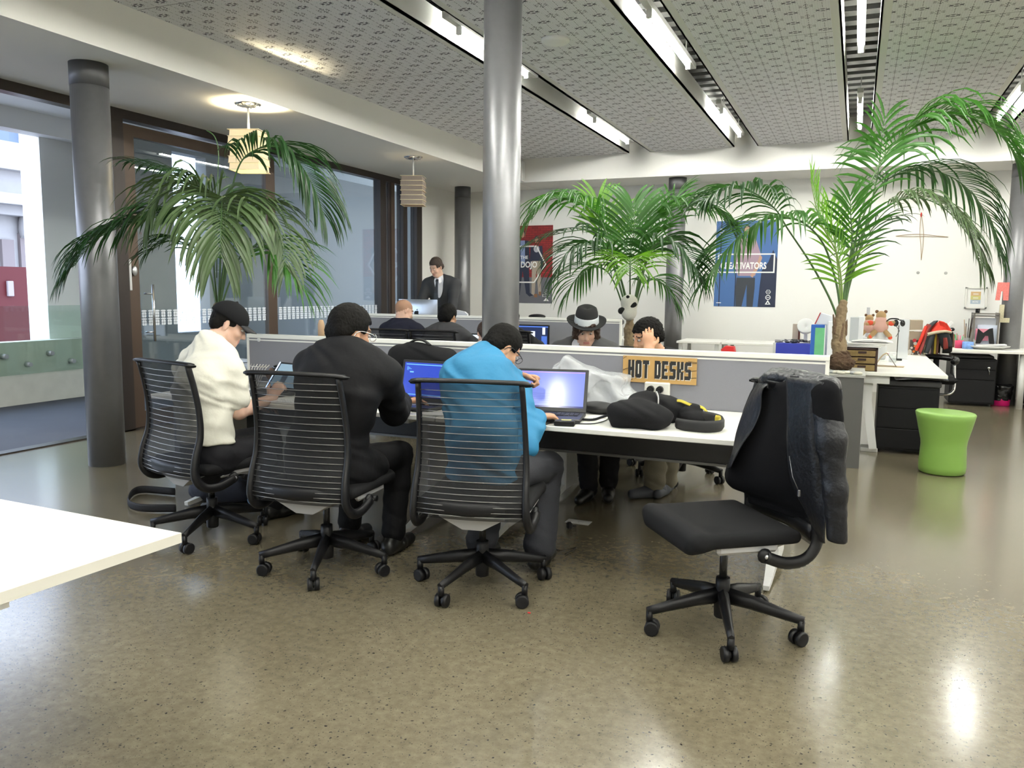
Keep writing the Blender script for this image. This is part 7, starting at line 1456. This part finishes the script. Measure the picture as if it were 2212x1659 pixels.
solo(m, 'printed_box', [mat('box_tan', (.34, .28, .21), .7), mat('box_print_dark', (.06, .045, .04), .6), mat('print_white', (.70, .68, .62), .6), mat('print_orange', (.75, .20, .04), .6), mat('print_red', (.45, .03, .04), .6)], (xm, 10.25, HD), 'box with a dark print of white and orange blobs on the long desk', 'box')
bk = [('cream', (.60, .55, .38)), ('white', (.72, .72, .74)), ('pale_pink', (.55, .40, .40)), ('dark', (.04, .03, .03)), ('yellow', (.65, .50, .06)), ('brown', (.15, .06, .04))]
x = b[0]+.05
for i, (n_, c_) in enumerate(bk): m = MB(); h_ = .25-.012*(i % 3); m.bx((x, 10.25, HD), (x+.022, 10.42, HD+h_), 0, .002); solo(m, 'book', mat('book_'+n_, c_, .6), (x+.011, 10.33, HD), n_.replace('_', ' ')+' book standing in the row beside the printed box', 'book', 'books beside the printed box'); x += .025
m = MB(); m.box((b[0]+.10, 10.3, HD+.285), (.42, .24, .012), roty(-.06), 0, .003); m.box((b[0]+.08, 10.28, HD+.268), (.30, .20, .014), roty(.03), 0, .003); m.bx((b[0]+.22, 10.3, HD), (b[0]+.24, 10.4, HD+.28)); solo(m, 'paper_stack', mat('note_paper', (.75, .74, .72), .7), (b[0]+.1, 10.3, HD+.26), 'white papers lying across the printed box and books', 'papers')
for i, (px, py, sx, sy, r_, cm, nm_) in enumerate(((1905, 764, .30, .08, .1, mat('pink_paper', (.60, .20, .22), .7), 'pink strip of paper near the middle of the long desk'), (1925, 768, .22, .03, -.05, mat('yellow_paper', (.62, .55, .15), .7), 'thin yellow paper strip on the long desk'), (1905, 778, .20, .16, .05, PW, 'printed white sheet right of the wicker drawers'), (1910, 766, .22, .10, -.1, PW, 'white sheet beyond the printed one on the long desk'), (1968, 766, .20, .02, .0, mat('olive_strip', (.40, .36, .12), .7), 'olive ruler lying before the printed box'))):
    p = on(px, py); m = MB(); m.box(p+A(0, 0, .002), (sx, sy, .003), rotz(r_), 0)
    solo(m, 'paper_sheet', cm, p, nm_, 'paper')
p = on(1915, 792); m = MB(); m.grid(lambda u, v: (p[0]-.10+.10*u, p[1]-.02+.10*v, HD+.125*math.sin(u*PI/2)), 8, 3, thick=.006, m=0); m.grid(lambda u, v: (p[0]+.0+.085*u, p[1]-.02+.10*v, HD+.125*(1-u)), 6, 3, thick=.006, m=1); m.box(p+A(.02, .03, .003), (.26, .14, .004), rotz(-.1), 0); solo(m, 'folded_card', [mat('tan_card', (.42, .32, .20), .7), mat('dark_card', (.10, .08, .08), .7)], p, 'folded tan card tent standing at the front edge of the right desk', 'card')
# wall desk clutter
def cup(px, py, y, r, h_, label, m_, name='pen_cup', pens=0, pm=None, tall=.16):
    p = P(px, py, y=y); m = MB(); m.lathe([(0, 0), (r, 0), (r, h_), (r*.92, h_), (r*.9, .01), (0, .01)], 20, (p[0], y, HD)); rk = random.Random(px)
    for i in range(pens): a_ = rk.random()*6.28; m.tube([(p[0]+.4*r*math.cos(a_), y+.4*r*math.sin(a_), HD+.01), (p[0]+r*1.1*math.cos(a_), y+r*1.1*math.sin(a_), HD+h_+tall*(.4+.6*rk.random()))], .005, 5, 1+i % max(1, len(pm or [1])))
    return solo(m, name, [m_]+(pm or []), (p[0], y, HD), label, name.replace('_', ' '))
cup(2088, 735, 12.0, .045, .13, 'jar of paint brushes on the wall desk', mat('clear_tumbler', (.8, .85, .85), .05, alpha=.30), 'brush_jar', 9, [mat('brush_wood', (.25, .16, .08), .6), mat('brush_dark', (.04, .03, .03), .6)], .28)
cup(2072, 740, 11.85, .05, .10, 'cup of pink and red pens on the wall desk', mat('cup_red', (.55, .05, .12), .5), 'pen_cup', 8, [mat('pen_pink', (.7, .08, .2), .5), mat('pen_green', (.05, .35, .12), .5)], .10)
cup(2091, 742, 11.75, .065, .09, 'blue and white mug on the wall desk', mat('mug_blue_white', (.16, .30, .62), .4, var=.5, vscale=30), 'mug')
cup(2053, 735, 12.0, .05, .17, 'brown and cream tin on the wall desk', mat('tin_brown', (.20, .09, .05), .5, var=.4, vscale=20), 'tin')
a, b = P(2098, 742, y=12.0), P(2158, 676, y=12.0); t = empty('paper_tray', ((a[0]+b[0])/2, 12.0, HD), 0, 'smoked paper tray rack stuffed with papers and a black arch shape', 'paper tray'); m = W(t)
for zz in (HD+.03, b[2]-.02, b[2]-.05): m.bx((a[0], 11.9, zz), (b[0], 12.2, zz+.012))
for xx in (a[0], b[0]-.012): m.bx((xx, 11.9, HD), (xx+.012, 12.2, b[2]))
m.build('tray_frame', mat('smoked_plastic', (.16, .14, .12), .3, alpha=.85))
for i, (u0, v0, u1, v1, c_, nm_) in enumerate(((.08, .25, .9, .85, (.66, .68, .74), 'white_papers'), (.18, .12, .95, .66, (.60, .66, .78), 'blue_white_papers'), (.10, .22, .62, .55, (.68, .24, .32), 'pink_papers'))):
    m = W(t); w_, h_ = b[0]-a[0], b[2]-HD; m.bx((a[0]+w_*u0, 11.98-.03*i, HD+h_*v0), (a[0]+w_*u1, 11.99-.03*i, HD+h_*v1)); m.build(nm_, mat(nm_, c_, .7))
m = W(t); w_, h_ = b[0]-a[0], b[2]-HD; m.prism([(.12*w_, .14*h_), (.30*w_, .14*h_), (.48*w_, .36*h_), (.60*w_, .36*h_), (.66*w_, .14*h_), (.86*w_, .14*h_), (.76*w_, .58*h_), (.62*w_, .56*h_), (.40*w_, .44*h_), (.18*w_, .56*h_)], (a[0], 11.90, HD), EX, EZ, .01); m.build('black_arch', BLACK)
m = MB(); p = P(2132, 745, y=11.75); m.lathe([(0, .0), (.12, .0), (.26, .035), (.27, .045), (.24, .045), (0, .02)], 28, (p[0], 11.8, HD), sx=1, sy=.6); m.box((p[0]+.04, 11.78, HD+.055), (.34, .18, .015), roty(-.05), 0, .004); solo(m, 'oval_platter', WMET, (p[0], 11.8, HD), 'white oval platter with papers at the front of the wall desk', 'platter')
m = MB(); p = P(2040, 722, y=12.1); 
for i in range(3): m.bx((p[0]-.12+.06*i, 12.0, HD), (p[0]-.07+.06*i, 12.2, HD+.20-.03*i), i)
solo(m, 'folders', [mat('teal_folder', (.12, .36, .40), .6), mat('check_folder', (.20, .28, .36), .6), mat('cream_folder', (.60, .55, .42), .6)], (p[0], 12.1, HD), 'teal and cream folders behind the striped jacket', 'folders')
m = MB(); p = P(2050, 703, y=11.9); m.box(p, (.05, .05, .12), roty(.7), 0, .01); m.ell(p+A(.04, 0, -.05), (.03, .03, .025), m=1); m.tube([p+A(-.02, 0, -.04), (p[0]-.05, 11.95, HD)], .01, 6, 0); m.lathe([(0, 0), (.06, 0), (.06, .01), (0, .015)], 16, (p[0]-.05, 11.95, HD)); solo(m, 'desk_lamp', [WMET, BLACK], (p[0]-.05, 11.95, HD), 'small white desk lamp with black tip behind the striped jacket', 'lamp')
# things left behind the first bench, beside the man's cap
m = MB(); p = P(525, 745, y=5.2); m.tube(smooth_path([(p[0]-.10, 5.2, .78), (p[0]-.12, 5.2, .92), (p[0]-.06, 5.2, 1.0), (p[0], 5.2, 1.03)], 5), .022, 10); m.lathe([(0, 0), (.09, 0), (.09, .02), (0, .03)], 20, (p[0]-.10, 5.2, HD)); solo(m, 'silver_lamp', BRUSH, (p[0]-.1, 5.2, HD), 'curved silver lamp arm beside the left end of the grey screen', 'lamp')
m = MB(); p = P(505, 765, y=5.25); m.box((p[0], 5.3, HD+.03), (.30, .22, .06), rotz(.2), 0, .02); m.box((p[0]-.02, 5.3, HD+.075), (.24, .18, .02), rotz(-.2), 0, .005); solo(m, 'magazine_pile', mat('magazine_blue_grey', (.35, .40, .50), .5, var=.3, vscale=12), (p[0], 5.3, HD), 'pile of pale blue magazines behind the white t-shirt', 'magazines')
m = MB(); p = P(694, 714, y=6.6); m.lathe([(0, 0), (.035, 0), (.033, .2), (.02, .24), (0, .245)], 16, (p[0], 6.6, .85)); m.bx((p[0]-.25, 6.45, 0), (p[0]+.35, 6.9, .85), 1); solo(m, 'wooden_skittle', [mat('light_wood', (.50, .33, .20), .6), mat('cabinet_grey', (.30, .30, .31), .5)], (p[0], 6.6, 0), 'pale wooden peg standing on a low grey cabinet behind the screen', 'peg')
